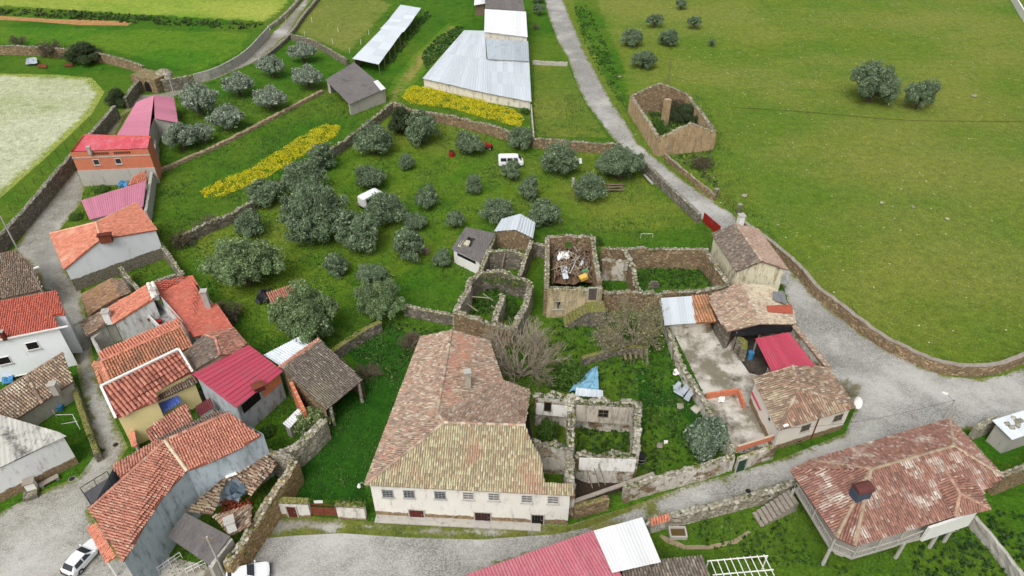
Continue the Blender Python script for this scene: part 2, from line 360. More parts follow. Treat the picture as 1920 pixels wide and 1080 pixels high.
NEWO = [(5, L(214, 118, 84)), (3, L(204, 106, 74)), (2, L(224, 132, 98)), (.6, L(180, 92, 66))]
REDO = [(5, L(212, 92, 66)), (2, L(202, 84, 60)), (1, L(220, 104, 78))]
MIDO = [(4, L(196, 112, 86)), (3, L(178, 98, 78)), (2, L(206, 132, 104)), (1.6, L(140, 82, 70)), (.8, L(196, 168, 142))]
BROWN = [(4, L(158, 98, 82)), (3, L(134, 86, 74)), (2, L(180, 118, 98)), (1.4, L(108, 76, 68)), (.7, L(196, 172, 158))]
DARKT = [(4, L(112, 98, 90)), (3, L(92, 80, 74)), (2, L(138, 122, 108)), (1, L(76, 64, 60)), (.6, L(170, 158, 142))]
RUINT = [(3, L(158, 112, 88)), (3, L(122, 96, 80)), (2, L(182, 150, 120)), (2, L(96, 78, 66)), (1, L(188, 178, 160))]
YELT = [(4, L(186, 98, 76)), (3, L(164, 84, 68)), (2, L(206, 122, 94)), (1.4, L(116, 66, 60))]

# ------------------------------------------------------------------ roofs
def solve(pts):
    """(x, y, z) pixel+height; z None = on the plane of the first three given"""
    k = [P(*p) for p in pts if p[2] is not None]
    n = (k[1]-k[0]).cross(k[2]-k[0]); o = Vector((0, 0, CAMH)); out = []
    for p in pts:
        if p[2] is not None: out.append(P(*p))
        else: d = ray(p[0], p[1]); out.append(o+d*((k[0]-o).dot(n)/d.dot(n)))
    return out
def tile_shape(w, l, n=4):
    a = np.linspace(0, math.pi, n+1); v = []
    for y, r, dz in ((-l*.56, w*.43, .035), (l*.56, w*.34, .0)):
        for t in a: v.append((math.cos(t)*r, y, math.sin(t)*r*.95+dz))
    f = [(i, n+1+i, n+2+i, i+1) for i in range(n)]
    return np.array(v), np.array(f)
def frame(pts, eave):
    a, b = pts[eave[0]], pts[eave[1]]; e = (b-a).normalized(); nrm = Vector((0, 0, 0)); n = len(pts)
    for i in range(n): nrm += pts[i].cross(pts[(i+1) % n])
    nrm.normalize()
    if nrm.z < 0: nrm = -nrm
    e = (e-nrm*e.dot(nrm)).normalized(); s = nrm.cross(e).normalized()
    if s.z < 0: s = -s; e = -e
    return a, e, s, nrm
_DECK = {}
def deck_mat(pal):
    k = str(pal)
    if k not in _DECK:
        w = np.array([p[0] for p in pal], float); c = (np.array([p[1][:3] for p in pal])*(w/w.sum())[:, None]).sum(0)*.62; _DECK[k] = M_plain('channel_tile', (*c, 1), .9, .35, 3)  # same clay, darkened: shade between the cover tiles is put into the colour
    return _DECK[k]
def roof(house, pts, eave, pal, pitch=.235, row=.37, patch=None, mat='tile', thick=.14, holes=(), parts=0, name='roof', seed=None, lift=.05, jit=1.0, ps=.25):
    pts = solve(pts); rng = np.random.RandomState(seed if seed is not None else int(abs(pts[0].x*37+pts[0].y*11)) % 99999)
    a, e, s, n = frame(pts, eave)
    loc = np.array([((p-a).dot(e), (p-a).dot(s), (p-a).dot(n)) for p in pts]); poly = loc[:, :2]
    tris = [t for t in tessellate_polygon([[Vector((q[0], q[1], 0)) for q in loc]])]
    up = n*.0; mb = MB(); dn = Vector((0, 0, -thick))
    v = [p for p in pts]; k = len(v)
    mb.add(v+[p+dn for p in v], [tuple(t) for t in tris]+[(t[2]+k, t[1]+k, t[0]+k) for t in tris]+[(i, (i+1) % k, k+(i+1) % k, k+i) for i in range(k)])
    ro = mb.build(name, deck_mat(pal), house)
    lo, hi = poly.min(0), poly.max(0)
    gx = np.arange(lo[0]+pitch/2, hi[0], pitch); gy = np.arange(lo[1]+row*.4, hi[1]+row*.3, row)
    X, Y = np.meshgrid(gx, gy); C = np.stack([X.ravel(), Y.ravel()], 1)
    keep = inside(C, poly)
    for h in holes:
        hl = [((q-a).dot(e), (q-a).dot(s)) for q in solve_on(h, a, n)]; keep &= ~inside(C, hl)
    C = C[keep]; m = len(C)
    if m == 0: return ro
    Z = np.zeros(m)
    for t in tris:
        A, B, D = loc[list(t)]; den = (B[1]-D[1])*(A[0]-D[0])+(D[0]-B[0])*(A[1]-D[1])
        if abs(den) < 1e-9: continue
        l1 = ((B[1]-D[1])*(C[:, 0]-D[0])+(D[0]-B[0])*(C[:, 1]-D[1]))/den; l2 = ((D[1]-A[1])*(C[:, 0]-D[0])+(A[0]-D[0])*(C[:, 1]-D[1]))/den; l3 = 1-l1-l2
        ok = (l1 > -.02) & (l2 > -.02) & (l3 > -.02); Z[ok] = (l1*A[2]+l2*B[2]+l3*D[2])[ok]
    tv, tf = tile_shape(pitch, row)
    C = C+rng.normal(0, .018*jit, C.shape); Z = Z+lift-.03+rng.uniform(0, .025*jit, m)
    W = np.array([(a+e*c[0]+s*c[1])[:] for c in C]); cols = pick_cols(m, pal, W, rng, patch, ps, 1.02)
    E, S, N = (np.array(t[:]) for t in (e, s, n))
    if parts and m:
        vars_ = []
        for i in range(10):
            cc = pick_cols(1, pal, W[:1], rng, tone=1.02)[0]; me = npmesh('roof_tile', tv, tf, np.repeat(cc[None], len(tf), 0)); me.materials.append(MT[mat]); vars_.append(me)
        M3 = Matrix((e, s, n)).transposed().to_4x4()
        order = np.argsort(C[:, 1])[:parts]; rest = np.argsort(C[:, 1])[parts:]
        for i in order:
            o = bpy.data.objects.new('roof_tile', vars_[rng.randint(10)]); COL.objects.link(o); o.parent = ro
            o.matrix_local = Matrix.Translation(Vector(W[i])+n*Z[i]) @ M3 @ Matrix.Rotation(rng.normal(0, .03), 4, 'Z')
        if len(rest) == 0: return ro
        C, Z, W, cols = C[rest], Z[rest], W[rest], cols[rest]; m = len(C)
    ang = rng.normal(0, .03*jit, m); ca, sa = np.cos(ang)[:, None], np.sin(ang)[:, None]
    lx = tv[None, :, 0]*ca-tv[None, :, 1]*sa; ly = tv[None, :, 0]*sa+tv[None, :, 1]*ca
    VV = W[:, None, :]+lx[:, :, None]*E+ly[:, :, None]*S+(tv[None, :, 2]+Z[:, None])[:, :, None]*N
    FF = tf[None]+(np.arange(m)*len(tv))[:, None, None]
    t = link('roof_tiles', npmesh('roof_tiles', VV.reshape(-1, 3), FF.reshape(-1, 4), np.repeat(cols, len(tf), 0), smooth=True), MT[mat], ro)
    t['kind'] = 'stuff'
    return ro
def solve_on(px, a, n):
    o = Vector((0, 0, CAMH)); return [o+ray(x, y)*((a-o).dot(n)/ray(x, y).dot(n)) for x, y in px]
def ridge(house, runs, pal, r=.17, step=.42, mat='tile'):
    rng = np.random.RandomState(len(runs)*7+3); mb = MB(); cols = []
    for run in runs:
        pts = [P(*p) if not isinstance(p, Vector) else p for p in run]
        for a, b in zip(pts[:-1], pts[1:]):
            n = max(1, int((b-a).length/step)); d = (b-a).normalized(); sd_ = d.cross(Vector((0, 0, 1))).normalized(); up = sd_.cross(d)
            for i in range(n):
                c0 = a.lerp(b, i/n)-d*.03; c1 = a.lerp(b, (i+1)/n)+d*.03; v = []
                for c, rr in ((c0, r*1.1), (c1, r*.9)):
                    for k in range(5): t = math.pi*k/4; v.append(c+sd_*math.cos(t)*rr+up*(math.sin(t)*rr*.8+.02))
                mb.add(v, [(k, 5+k, 6+k, k+1) for k in range(4)]); cc = pick_cols(1, pal, [c0], rng, tone=1.02)[0]; cols += [cc]*4
    o = link('ridge_tiles', npmesh('ridge_tiles', np.array(mb.v), np.array(mb.f), np.array(cols), smooth=True), MT[mat], house); o['kind'] = 'stuff'; return o
def sheets(house, pts, ncol, nrow, mat, rib=.3, amp=.07, name='roof_sheet', skip=(), jz=.02, seed=1, gap=-.004):
    """pts: eave left, eave right, top right, top left; ribs run up the slope"""
    p = solve(pts); rng = random.Random(seed)
    def at(u, v): return p[0].lerp(p[1], u).lerp(p[3].lerp(p[2], u), v)
    n = (p[1]-p[0]).cross(p[3]-p[0]).normalized(); n = n if n.z > 0 else -n
    for r in range(nrow):
        for c in range(ncol):
            if (c, r) in skip: continue
            u0, u1 = c/ncol, (c+1)/ncol-gap; v0, v1 = r/nrow-(.012 if r else 0), (r+1)/nrow
            w = (at(u1, .5)-at(u0, .5)).length; k = max(2, int(round(w/rib))*4); v = []; f = []
            dz = rng.uniform(0, jz)+r*.012; tl = rng.uniform(-.004, .004)
            for j, vv in enumerate((v0-tl, v1)):
                for i in range(k+1):
                    h = amp*(1 if i % 4 in (1, 2) else 0) if amp else 0
                    v.append(at(u0+(u1-u0)*i/k, vv)+n*(h+dz))
            f = [(i, i+1, k+2+i, k+1+i) for i in range(k)]
            m = len(v); v += [q-n*.03 for q in v]
            f += [tuple(reversed([x+m for x in q])) for q in f] + [(k, 0, m, m+k)] + [(i, i+m, i+1+m, i+1) for i in range(k)] + [(k+1+i+1, k+1+i+1+m, k+1+i+m, k+1+i) for i in range(k)] + [(0, k+1, k+1+m, m), (2*k+1, k, k+m, 2*k+1+m)]
            f.remove((k, 0, m, m+k))
            link(name, pymesh(name, v, f), mat if not isinstance(mat, (list, tuple)) else mat[(c*7+r*3) % len(mat)], house)
def walls(house, pts, mat, ins=.3, name='wall', base=0.0, block=True, drop=.1):
    """closed ring of wall corners (x, y, height of wall top)"""
    q = [P(*p) for p in pts]; xy = inset([V2(p) for p in q], ins); k = len(xy)
    v = [(p.x, p.y, base) for p in xy]+[(p.x, p.y, t.z-drop) for p, t in zip(xy, q)]
    link(name, pymesh(name, v, [(i, (i+1) % k, k+(i+1) % k, k+i) for i in range(k)]), mat, house)
    if block: BLOCK.append([(p.x, p.y) for p in xy])
    return [Vector((p.x, p.y, 0)) for p in xy]
def on_wall(A, B, x, y):
    o = Vector((0, 0, CAMH)); n = (B-A).cross(Vector((0, 0, 1))).normalized(); 
    if n.dot(o-A) < 0: n = -n
    d = ray(x, y); k = (A-o).dot(n)/d.dot(n); return o+d*k, n, (B-A).normalized()
def window(house, A, B, x, y, w, h, bars=(2, 2), fm=None, pm_=None, name='window', sill=True, zc=None):
    c, n, t = on_wall(A, B, x, y)
    if zc is not None: c.z = zc
    up = Vector((0, 0, 1)); mb = MB(); fw = .07
    mb.box(c+up*(h/2)+n*.03, (w+2*fw, .09, fw), t); mb.box(c-up*(h/2)+n*.03, (w+2*fw, .09, fw), t)
    for sx in (-1, 1): mb.box(c+t*(sx*w/2)+n*.031, (fw, .09, h-fw), t)
    for i in range(1, bars[0]): mb.box(c+t*(w*(i/bars[0]-.5))+n*.025, (.04, .05, h-fw), t)
    for i in range(1, bars[1]): mb.box(c+up*(h*(i/bars[1]-.5))+n*.022, (w-fw, .05, .04), t)
    o = mb.build(name, fm or MT['frame'], house)
    MB().box(c+n*.004, (w, .02, h), t).build('pane', pm_ or MT['glass'], o)
    if sill: MB().box(c-up*(h/2+.09)+n*.07, (w+.3, .2, .07), t).build('sill', MT['concrete'], o)
    return o
def door(house, A, B, x, y, w, h, mat, name='door', base=True):
    c, n, t = on_wall(A, B, x, y)
    if base: c.z = h/2
    mb = MB(); k = max(3, int(w/.28))
    for i in range(k): mb.box(c+t*(w*((i+.5)/k-.5))+n*(.03+.012*(i % 2)), (w/k-.015, .06, h), t)
    o = mb.build(name, mat, house)
    f = MB(); f.box(c+Vector((0, 0, h/2+.06))+n*.04, (w+.3, .12, .12), t)
    for sx in (-1, 1): f.box(c+t*(sx*(w/2+.07))+n*.04, (.12, .12, h), t)
    f.build('door_frame', MT['concrete'], o)
    MB().tube(c+t*(w*.36)+n*.08, c+t*(w*.36)+n*.14, .04).build('handle', MT['steel'], o)
    return o
def chimney(house, x, y, z0, z1, w=.6, mat=None, cap=True):
    c = P(x, y, z1); mb = MB(); mb.box((c.x, c.y, (z0+z1)/2), (w, w, z1-z0), (1, .2, 0))
    o = mb.build('chimney', mat or MT['concrete'], house)
    if cap: MB().box((c.x, c.y, z1+.07), (w*1.3, w*1.3, .1), (1, .2, 0)).build('cap', MT['concrete'], o)
    return o

# ------------------------------------------------------------------ loose stones and rubble walls
_rs = np.random.RandomState(5)
def stone_shape(rng):
    v = np.array([(x, y, z) for z in (-.5, .5) for x, y in ((-.5, -.5), (.5, -.5), (.5, .5), (-.5, .5))])
    v = v*(1+rng.uniform(-.28, .12, v.shape)); return v
STF = np.array([(3, 2, 1, 0), (4, 5, 6, 7), (0, 1, 5, 4), (1, 2, 6, 5), (2, 3, 7, 6), (3, 0, 4, 7)])
STC = [(3, L(172, 164, 148)), (3, L(146, 136, 118)), (2, L(120, 110, 94)), (1.2, L(198, 192, 178)), (1.2, L(156, 132, 106)), (1.4, L(100, 98, 62))]
STG = [(3, L(160, 152, 138)), (3, L(132, 126, 114)), (2, L(108, 102, 94)), (1, L(186, 180, 166))]
STM = []
for _i in range(14):
    _me = npmesh('stone', stone_shape(_rs), STF, np.repeat(pick_cols(1, STC, [(0, 0, 0)], _rs), 6, 0)); STM.append(_me)
def wall_run(name, label, px, th=.6, mat='stone', z=None, group=None, stones='joined', ragged=.12, parent=None, step=.55, pal=STC, coping=None, cat='wall', dens=1.0, smooth=1, ssize=.85, base=0.0, seed=0, pts=None, ivy=0.0):
    """a free-standing wall along the line of its top: (x, y[, z])"""
    if pts is None and any(len(p) > 2 and p[2] is None for p in px):          # on the upright plane of the two ends
        A_, B_ = P(*px[0]), P(*px[-1]); A_.z = B_.z = 0; pts = [P(*p) if p[2] is not None else on_wall(A_, B_, p[0], p[1])[0] for p in px]
    q = pts if pts is not None else [P(p[0], p[1], p[2] if len(p) > 2 else z) for p in px]
    if smooth: q = smooth_path(q, smooth)
    q = resample(q, step); n = len(q); rng = np.random.RandomState(abs(hash_(name+label))+seed)
    root = parent or thing(name, label, cat, (q[0].x, q[0].y, base), group)
    V = []; F = []; nz = 4; ring = 2*nz+3
    for i, p in enumerate(q):
        d = (q[min(i+1, n-1)]-q[max(i-1, 0)]); d.z = 0; d = d.normalized() if d.length > 1e-6 else Vector((1, 0, 0)); s = Vector((-d.y, d.x, 0))
        top = p.z+rng.uniform(-ragged, ragged*.5)+(min(0, noise.noise((p.x*.45, p.y*.45, 1.3)))*ragged*(4.5 if ragged > .28 else 2.6) if ragged > .14 else 0); p.z = top; sec = []
        for k in range(nz+1):
            f = k/nz; sec.append(Vector((p.x, p.y, base+(top-base)*f))+s*(th/2*(1.08-.12*f)+rng.uniform(-.05, .05)))
        sec.append(Vector((p.x, p.y, top+rng.uniform(.02, .1))))
        for k in range(nz, -1, -1):
            f = k/nz; sec.append(Vector((p.x, p.y, base+(top-base)*f+rng.uniform(-.03, .03)*(k > 0)))-s*(th/2*(1.08-.12*f)+rng.uniform(-.05, .05)))
        V += sec
    for i in range(n-1):
        for k in range(ring-1): F.append((i*ring+k, i*ring+k+1, (i+1)*ring+k+1, (i+1)*ring+k))
    F.append(tuple(range(ring))); F.append(tuple(reversed(range((n-1)*ring, n*ring))))
    body = link('wall_body', pymesh('wall_body', V, F), MT[mat] if isinstance(mat, str) else mat, root)
    if ivy:
        cl = []
        for p in q:
            k = noise.noise((p.x*.3, p.y*.3, 7.7))+rng.uniform(-.25, .25)
            if k < .35-ivy: continue
            for j in range(3):
                r_ = rng.uniform(.12, .34); dz = -abs(rng.normal(0, .5))*rng.rand() if rng.rand() < .5 else .05; off = th*.55 if dz < -.1 else rng.uniform(0, th*.5); an = rng.uniform(0, 6.28)
                cl.append((p.x+math.cos(an)*off, p.y+math.sin(an)*off, max(.1, p.z+dz), r_))
        if cl:
            v_, f_, c_ = leaf_cloud(rng, np.array(cl), 26, .085, [(3, L(74, 100, 42)), (2, L(98, 116, 52)), (2, L(132, 130, 66)), (1, L(52, 76, 32))], .6, .5, .2)
            io = link('ivy', npmesh('ivy', v_, f_, c_), MT['leaf'], root); io['kind'] = 'stuff'
    if coping:
        mb = MB()
        for a, b in zip(q[:-1], q[1:]):
            mb.box(((a.x+b.x)/2, (a.y+b.y)/2, (a.z+b.z)/2+.09), ((b-a).length+.01, th*1.18, .12), (b-a))
        mb.build('coping', MT[coping], root)
    elif stones:
        SV = []; SF = []; SCo = []; cnt = 0
        for i in range(n-1):
            a, b = q[i], q[i+1]; d = (b-a).normalized(); s = Vector((-d.y, d.x, 0)).normalized(); m = max(1, int((b-a).length/(.36*ssize)*dens+rng.rand()))
            for j in range(m):
                for row in ((-.26, .26) if th > .45 else (0,)):
                    if rng.rand() < .12: continue
                    c = a.lerp(b, (j+rng.rand())/m)+s*(row*th+rng.uniform(-.07, .07)); c.z += .04+rng.uniform(-.04, .05)
                    sz = (rng.uniform(.28, .55)*ssize, rng.uniform(.24, .4)*ssize*min(1, th/.5), rng.uniform(.14, .26)*ssize); an = math.atan2(d.y, d.x)+rng.normal(0, .35)
                    if stones == 'parts' and cnt < 290:
                        o = bpy.data.objects.new('stone', STM[rng.randint(14)]); COL.objects.link(o); setpar(o, root)
                        if not o.data.materials: o.data.materials.append(MT['stonec'])
                        o.matrix_basis = Matrix.Translation(c) @ Matrix.Rotation(an, 4, 'Z') @ Matrix.Rotation(rng.normal(0, .15), 4, 'X') @ Matrix.Diagonal((*sz, 1)); cnt += 1
                    else:
                        v = stone_shape(rng)*np.array(sz); ca, sa = math.cos(an), math.sin(an)
                        v = np.stack([v[:, 0]*ca-v[:, 1]*sa+c.x, v[:, 0]*sa+v[:, 1]*ca+c.y, v[:, 2]+c.z], 1); SF.append(STF+8*len(SV)); SV.append(v); SCo.append(np.repeat(pick_cols(1, pal, [c], rng), 6, 0))
        if SV:
            so = link('coping_stones', npmesh('coping_stones', np.concatenate(SV), np.concatenate(SF), np.concatenate(SCo)), MT['stonec'], root); so['kind'] = 'stuff'
    return root
def hash_(s):
    h = 7
    for ch in s: h = (h*31+ord(ch)) % 1000003
    return h
for _me in STM: _me.materials.append(MT['stonec'])

# ------------------------------------------------------------------ leaves, trees
def leaf_cloud(rng, clumps, nleaf, size, pal, flat=.35, aspect=.5, shell=.55):
    """clumps: array (n,4) centre+radius -> quads"""
    n = len(clumps); N_ = n*nleaf
    cen = np.repeat(clumps[:, :3], nleaf, 0); rad = np.repeat(clumps[:, 3], nleaf)
    d = rng.normal(size=(N_, 3)); d /= np.linalg.norm(d, axis=1)[:, None]
    p = cen+d*(rad*(shell+(1-shell)*rng.rand(N_)**.5))[:, None]
    nrm = d+rng.normal(0, .7, (N_, 3))+np.array([0, 0, flat]); nrm /= np.linalg.norm(nrm, axis=1)[:, None]
    r = rng.normal(size=(N_, 3)); t = np.cross(nrm, r); t /= np.linalg.norm(t, axis=1)[:, None]; b = np.cross(nrm, t)
    s = size*rng.uniform(.6, 1.35, N_)[:, None]
    q = np.stack([p-t*s-b*s*aspect*.3, p-b*s*aspect*-1*.0+t*0-b*s*aspect, p+t*s, p+b*s*aspect], 1)
    w = np.array([x[0] for x in pal], float); w /= w.sum(); c = np.array([x[1][:3] for x in pal])
    cl = np.repeat(rng.uniform(.72, 1.28, n), nleaf)
    col = c[rng.choice(len(pal), N_, p=w)]*(cl*rng.uniform(.8, 1.2, N_))[:, None]
    return q.reshape(-1, 3), np.arange(N_*4).reshape(-1, 4), np.clip(col, 0, 1)
OLIVE = [(4, L(116, 136, 104)), (3, L(102, 122, 88)), (2, L(136, 154, 122)), (.8, L(158, 172, 144)), (1, L(86, 106, 72))]
OLIVEG = [(4, L(122, 144, 98)), (3, L(106, 128, 82)), (2, L(142, 162, 116)), (.8, L(164, 178, 140)), (1, L(88, 110, 66))]
SILVER = [(4, L(146, 158, 138)), (3, L(130, 144, 122)), (2, L(166, 176, 158)), (1, L(110, 124, 100))]
DARKL = [(4, L(62, 76, 48)), (3, L(74, 90, 56)), (1, L(98, 112, 74))]
BUSHG = [(4, L(70, 104, 40)), (3, L(90, 124, 52)), (2, L(52, 82, 32)), (1, L(124, 146, 72))]
WILLOW = [(4, L(134, 152, 98)), (3, L(108, 130, 74)), (2, L(164, 176, 128)), (1, L(78, 100, 52))]
GREYSHR = [(4, L(128, 146, 122)), (3, L(106, 124, 100)), (1, L(156, 170, 148))]
def branches(mb, rng, p, d, l, r, depth, spread=.6, n=3, sub=2, up=.25, sides=4):
    q = p+d*l; mid = p.lerp(q, .5)+Vector(rng.normal(0, .06*l, 3))
    mb.tube(p, mid, r, r*.8, sides, False); mb.tube(mid, q, r*.8, r*.6, sides, False)
    if depth == 0: return
    for i in range(n):
        nd = (d+Vector(rng.normal(0, spread, 3))+Vector((0, 0, up))).normalized()
        branches(mb, rng, (mid if (i % 2 and depth > 1) else q), nd, l*rng.uniform(.66, .9), r*.66, depth-1, spread, n, sub, up, 3 if depth < 3 else sides)
PROTO = {}
def olive_proto(key, seed, lobes, nleaf, pal, size=.085, ncl=46, trunkh=.62, flat=.35):
    rng = np.random.RandomState(seed); cl = []; lobes = [(x*1.12, y*1.12, z*.92-.12, r*1.16) for x, y, z, r in lobes]
    for (x, y, z, r) in lobes:
        m = max(6, int(ncl*r*r))
        d = rng.normal(size=(m, 3)); d[:, 2] = np.abs(d[:, 2])*1.15-.38; d /= np.linalg.norm(d, axis=1)[:, None]
        rr = r*rng.uniform(.60, 1.08, m)[:, None]; c = d*rr*np.array([1, 1, .86])+np.array([x, y, z])
        cl.append(np.concatenate([c, (r*rng.uniform(.2, .38, m))[:, None]], 1))
        k = max(3, m//4); d = rng.normal(size=(k, 3)); d /= np.linalg.norm(d, axis=1)[:, None]
        cl.append(np.concatenate([d*r*.45+np.array([x, y, z]), np.full((k, 1), r*.3)], 1))
    cl = np.concatenate(cl); v, f, c = leaf_cloud(rng, cl, int(nleaf*3.1), size*.56, pal, flat)
    sp = cl[rng.choice(len(cl), int(len(cl)*.8))].copy(); sp[:, :3] += rng.normal(0, .07, (len(sp), 3)); sp[:, 3] *= 1.45        # loose sprigs breaking the outline
    v2, f2, c2 = leaf_cloud(rng, sp, 26, size*.75, pal, .2); f2 = f2+len(v)
    crown = npmesh('crown', np.concatenate([v, v2]), np.concatenate([f, f2]), np.concatenate([c, c2])); crown.materials.append(MT['leaf'])
    mb = MB()
    for j in range(2 if seed % 2 else 3):
        a = rng.uniform(0, 6.28); base = Vector((math.cos(a)*.06, math.sin(a)*.06, -.02)); top = Vector((math.cos(a)*.16, math.sin(a)*.16, trunkh*.6))
        mb.tube(base, top, .085, .06, 7, False)
        for k in range(4):
            l = lobes[rng.randint(len(lobes))]; tgt = Vector((l[0], l[1], l[2]))+Vector(rng.normal(0, l[3]*.4, 3)); mid = top.lerp(tgt, .5)+Vector(rng.normal(0, .05, 3)); mb.tube(top, mid, .05, .035, 5, False); mb.tube(mid, tgt, .035, .012, 5, False)
    trunk = pymesh('trunk', mb.v, mb.f); trunk.materials.append(MT['bark'])
    PROTO[key] = (crown, trunk)
def plant_bare(key, seed, depth, n, l, r, spread, up, stems, mat, leaf=None):
    rng = np.random.RandomState(seed); mb = MB()
    for i in range(stems):
        a = 6.28*i/stems+rng.uniform(-.3, .3); d = Vector((math.cos(a)*.75, math.sin(a)*.75, rng.uniform(.35, 1.1))).normalized()
        branches(mb, rng, Vector((0, 0, 0)), d, l, r, depth, spread, n, up=up)
    tr = pymesh('branches', mb.v, mb.f); tr.materials.append(MT[mat]); cr = None
    if leaf:
        pts = np.array(mb.v); pts = pts[pts[:, 2] > .2]; sel = pts[rng.choice(len(pts), leaf[0])]
        v, f, c = leaf_cloud(rng, np.concatenate([sel, np.full((len(sel), 1), .08)], 1), leaf[1], leaf[2], leaf[3]); cr = npmesh('foliage', v, f, c); cr.materials.append(MT['leaf'])
    PROTO[key] = (cr, tr)
TREE_RNG = random.Random(4)
def tree(key, x, y, r, label, name='olive_tree', cat='tree', group=None, hz=1.0, zc=.8, rot=None, bot=False):
    """x, y the middle of the crown, r its radius as measured in the photograph"""
    R = r/pm(x, y, 3); R = r/pm(x, y, R*zc); c = P(x, y, R*zc*hz) if not bot else P(x, y, 0)
    e = thing(name, label, cat, (c.x, c.y, 0), group); e.rotation_euler = (0, 0, TREE_RNG.uniform(0, 6.28) if rot is None else rot); ax_ = TREE_RNG.uniform(.88, 1.12); e.scale = (R*ax_, R/ax_, R*hz*TREE_RNG.uniform(.9, 1.12))
    cr, tr = PROTO[key]
    for me in (cr, tr):
        if me is None: continue
        o = bpy.data.objects.new(me.name.split('.')[0], me); COL.objects.link(o); o.parent = e
    return e
olive_proto('o1', 1, [(0, 0, 1.0, .78), (.3, .2, 1.15, .5), (-.32, .1, .95, .55), (.05, -.38, .9, .5)], 62, OLIVE)
olive_proto('o2', 2, [(-.25, 0, 1.05, .62), (.35, .05, 1.0, .58), (0, .35, .95, .5), (.05, -.3, 1.0, .5)], 62, OLIVE)
olive_proto('o3', 3, [(0, 0, .9, .7), (.2, -.2, 1.25, .5), (-.2, .2, 1.2, .48), (.35, .2, .8, .45), (-.38, -.15, .8, .45)], 60, OLIVE)
olive_proto('o4', 4, [(0, 0, 1.15, .62), (.12, .1, .75, .6), (-.15, -.08, 1.5, .42)], 64, OLIVE)
olive_proto('big1', 6, [(-.4, .1, .95, .5), (.1, .35, 1.1, .52), (.42, -.05, 1.0, .5), (-.1, -.35, .85, .5), (0, 0, 1.2, .5), (-.45, -.35, .65, .36), (.35, -.42, .65, .4)], 95, OLIVE, size=.055, ncl=70)
olive_proto('big2', 7, [(0, .1, 1.05, .6), (.4, .2, .9, .45), (-.42, 0, .9, .48), (.15, -.4, .8, .45), (-.2, .4, .95, .42), (-.3, -.38, .7, .36)], 100, OLIVEG, size=.055, ncl=70)
olive_proto('airy', 8, [(-.35, 0, 1.05, .45), (.3, .25, 1.1, .42), (.25, -.3, 1.0, .4), (-.1, .35, .9, .35), (-.1, -.1, 1.25, .4)], 46, OLIVE, ncl=60)
olive_proto('dark', 9, [(0, 0, .95, .75), (.1, .1, 1.5, .45), (-.25, 0, .6, .5), (.3, -.1, .7, .45)], 90, DARKL, size=.07)
olive_proto('bush', 10, [(0, 0, .55, .7), (.4, .2, .5, .5), (-.4, -.1, .5, .5), (.05, -.4, .45, .45)], 70, BUSHG, size=.07, trunkh=.3)
olive_proto('willow', 11, [(0, 0, .9, .6), (.3, .3, .7, .5), (-.2, -.3, .7, .5), (.1, .1, 1.3, .4)], 60, WILLOW, size=.11, trunkh=.4)
olive_proto('grey', 12, [(0, 0, .9, .7), (.3, .2, .8, .5), (-.35, .1, .8, .5), (0, -.35, .7, .45)], 60, GREYSHR, size=.09)
olive_proto('sil', 14, [(-.35, 0, 1.05, .5), (.3, .25, 1.05, .48), (.25, -.3, 1.0, .45), (-.1, .35, .95, .42), (-.1, -.1, 1.2, .48)], 50, SILVER, ncl=56)
olive_proto('sil2', 15, [(0, 0, 1.0, .6), (.4, .1, 1.0, .46), (-.42, .1, .95, .46), (.05, -.4, .95, .42)], 52, SILVER, ncl=52)
plant_bare('fig', 21, 5, 3, .33, .026, .34, .05, 10, 'twig')
plant_bare('bare', 22, 5, 3, .3, .03, .5, .12, 7, 'twigd')
plant_bare('budding', 23, 5, 3, .3, .024, .5, .15, 8, 'twig', (1500, 2, .018, [(3, L(166, 164, 112)), (2, L(140, 140, 94)), (1, L(186, 184, 132))]))
plant_bare('bramble', 24, 4, 3, .34, .022, .7, .0, 10, 'twigd', (700, 2, .045, [(2, L(96, 92, 66)), (1, L(72, 92, 46)), (1, L(120, 104, 88))]))
# low leafy plants: one cloud over an outline of the ground
def ground_plants(name, label, px, dens, pal, size=.2, hmax=.7, seed=0, cat=None, kind='stuff', mask=None, floor=0.0, clump=.4, world=None, mscale=.35, aspect=.5):
    poly = [V2(P(x, y, floor)) for x, y in px] if world is None else world
    A = np.array([tuple(p) for p in poly]); lo, hi = A.min(0), A.max(0); rng = np.random.RandomState(seed+11)
    n = int(abs(area2(poly))*dens); g = rng.uniform(lo, hi, (int(n*(hi-lo).prod()/max(abs(area2(poly)), .1)), 2)); g = g[inside(g, A)]
    if mask is not None: k = np.array([noise.noise((p[0]*mscale, p[1]*mscale, seed))+.4*noise.noise((p[0]*mscale*3, p[1]*mscale*3, seed)) for p in g]); g = g[k+rng.normal(0, .3, len(g)) > mask]
    if len(g) == 0: return None
    hh = np.array([.5+.5*noise.noise((p[0]*.5, p[1]*.5, seed+5)) for p in g]); h = hmax*np.clip(hh, .15, 1)*rng.uniform(.5, 1, len(g))
    cl = np.concatenate([g, (floor+h*.6)[:, None], (h*.5+.08)[:, None]*np.ones((1, 1))], 1)
    v, f, c = leaf_cloud(rng, cl, 5, size, pal, .6, aspect, .2)
    o = link(name, npmesh(name, v, f, c), MT['leaf']); tag(o, label, cat, None, kind); return o
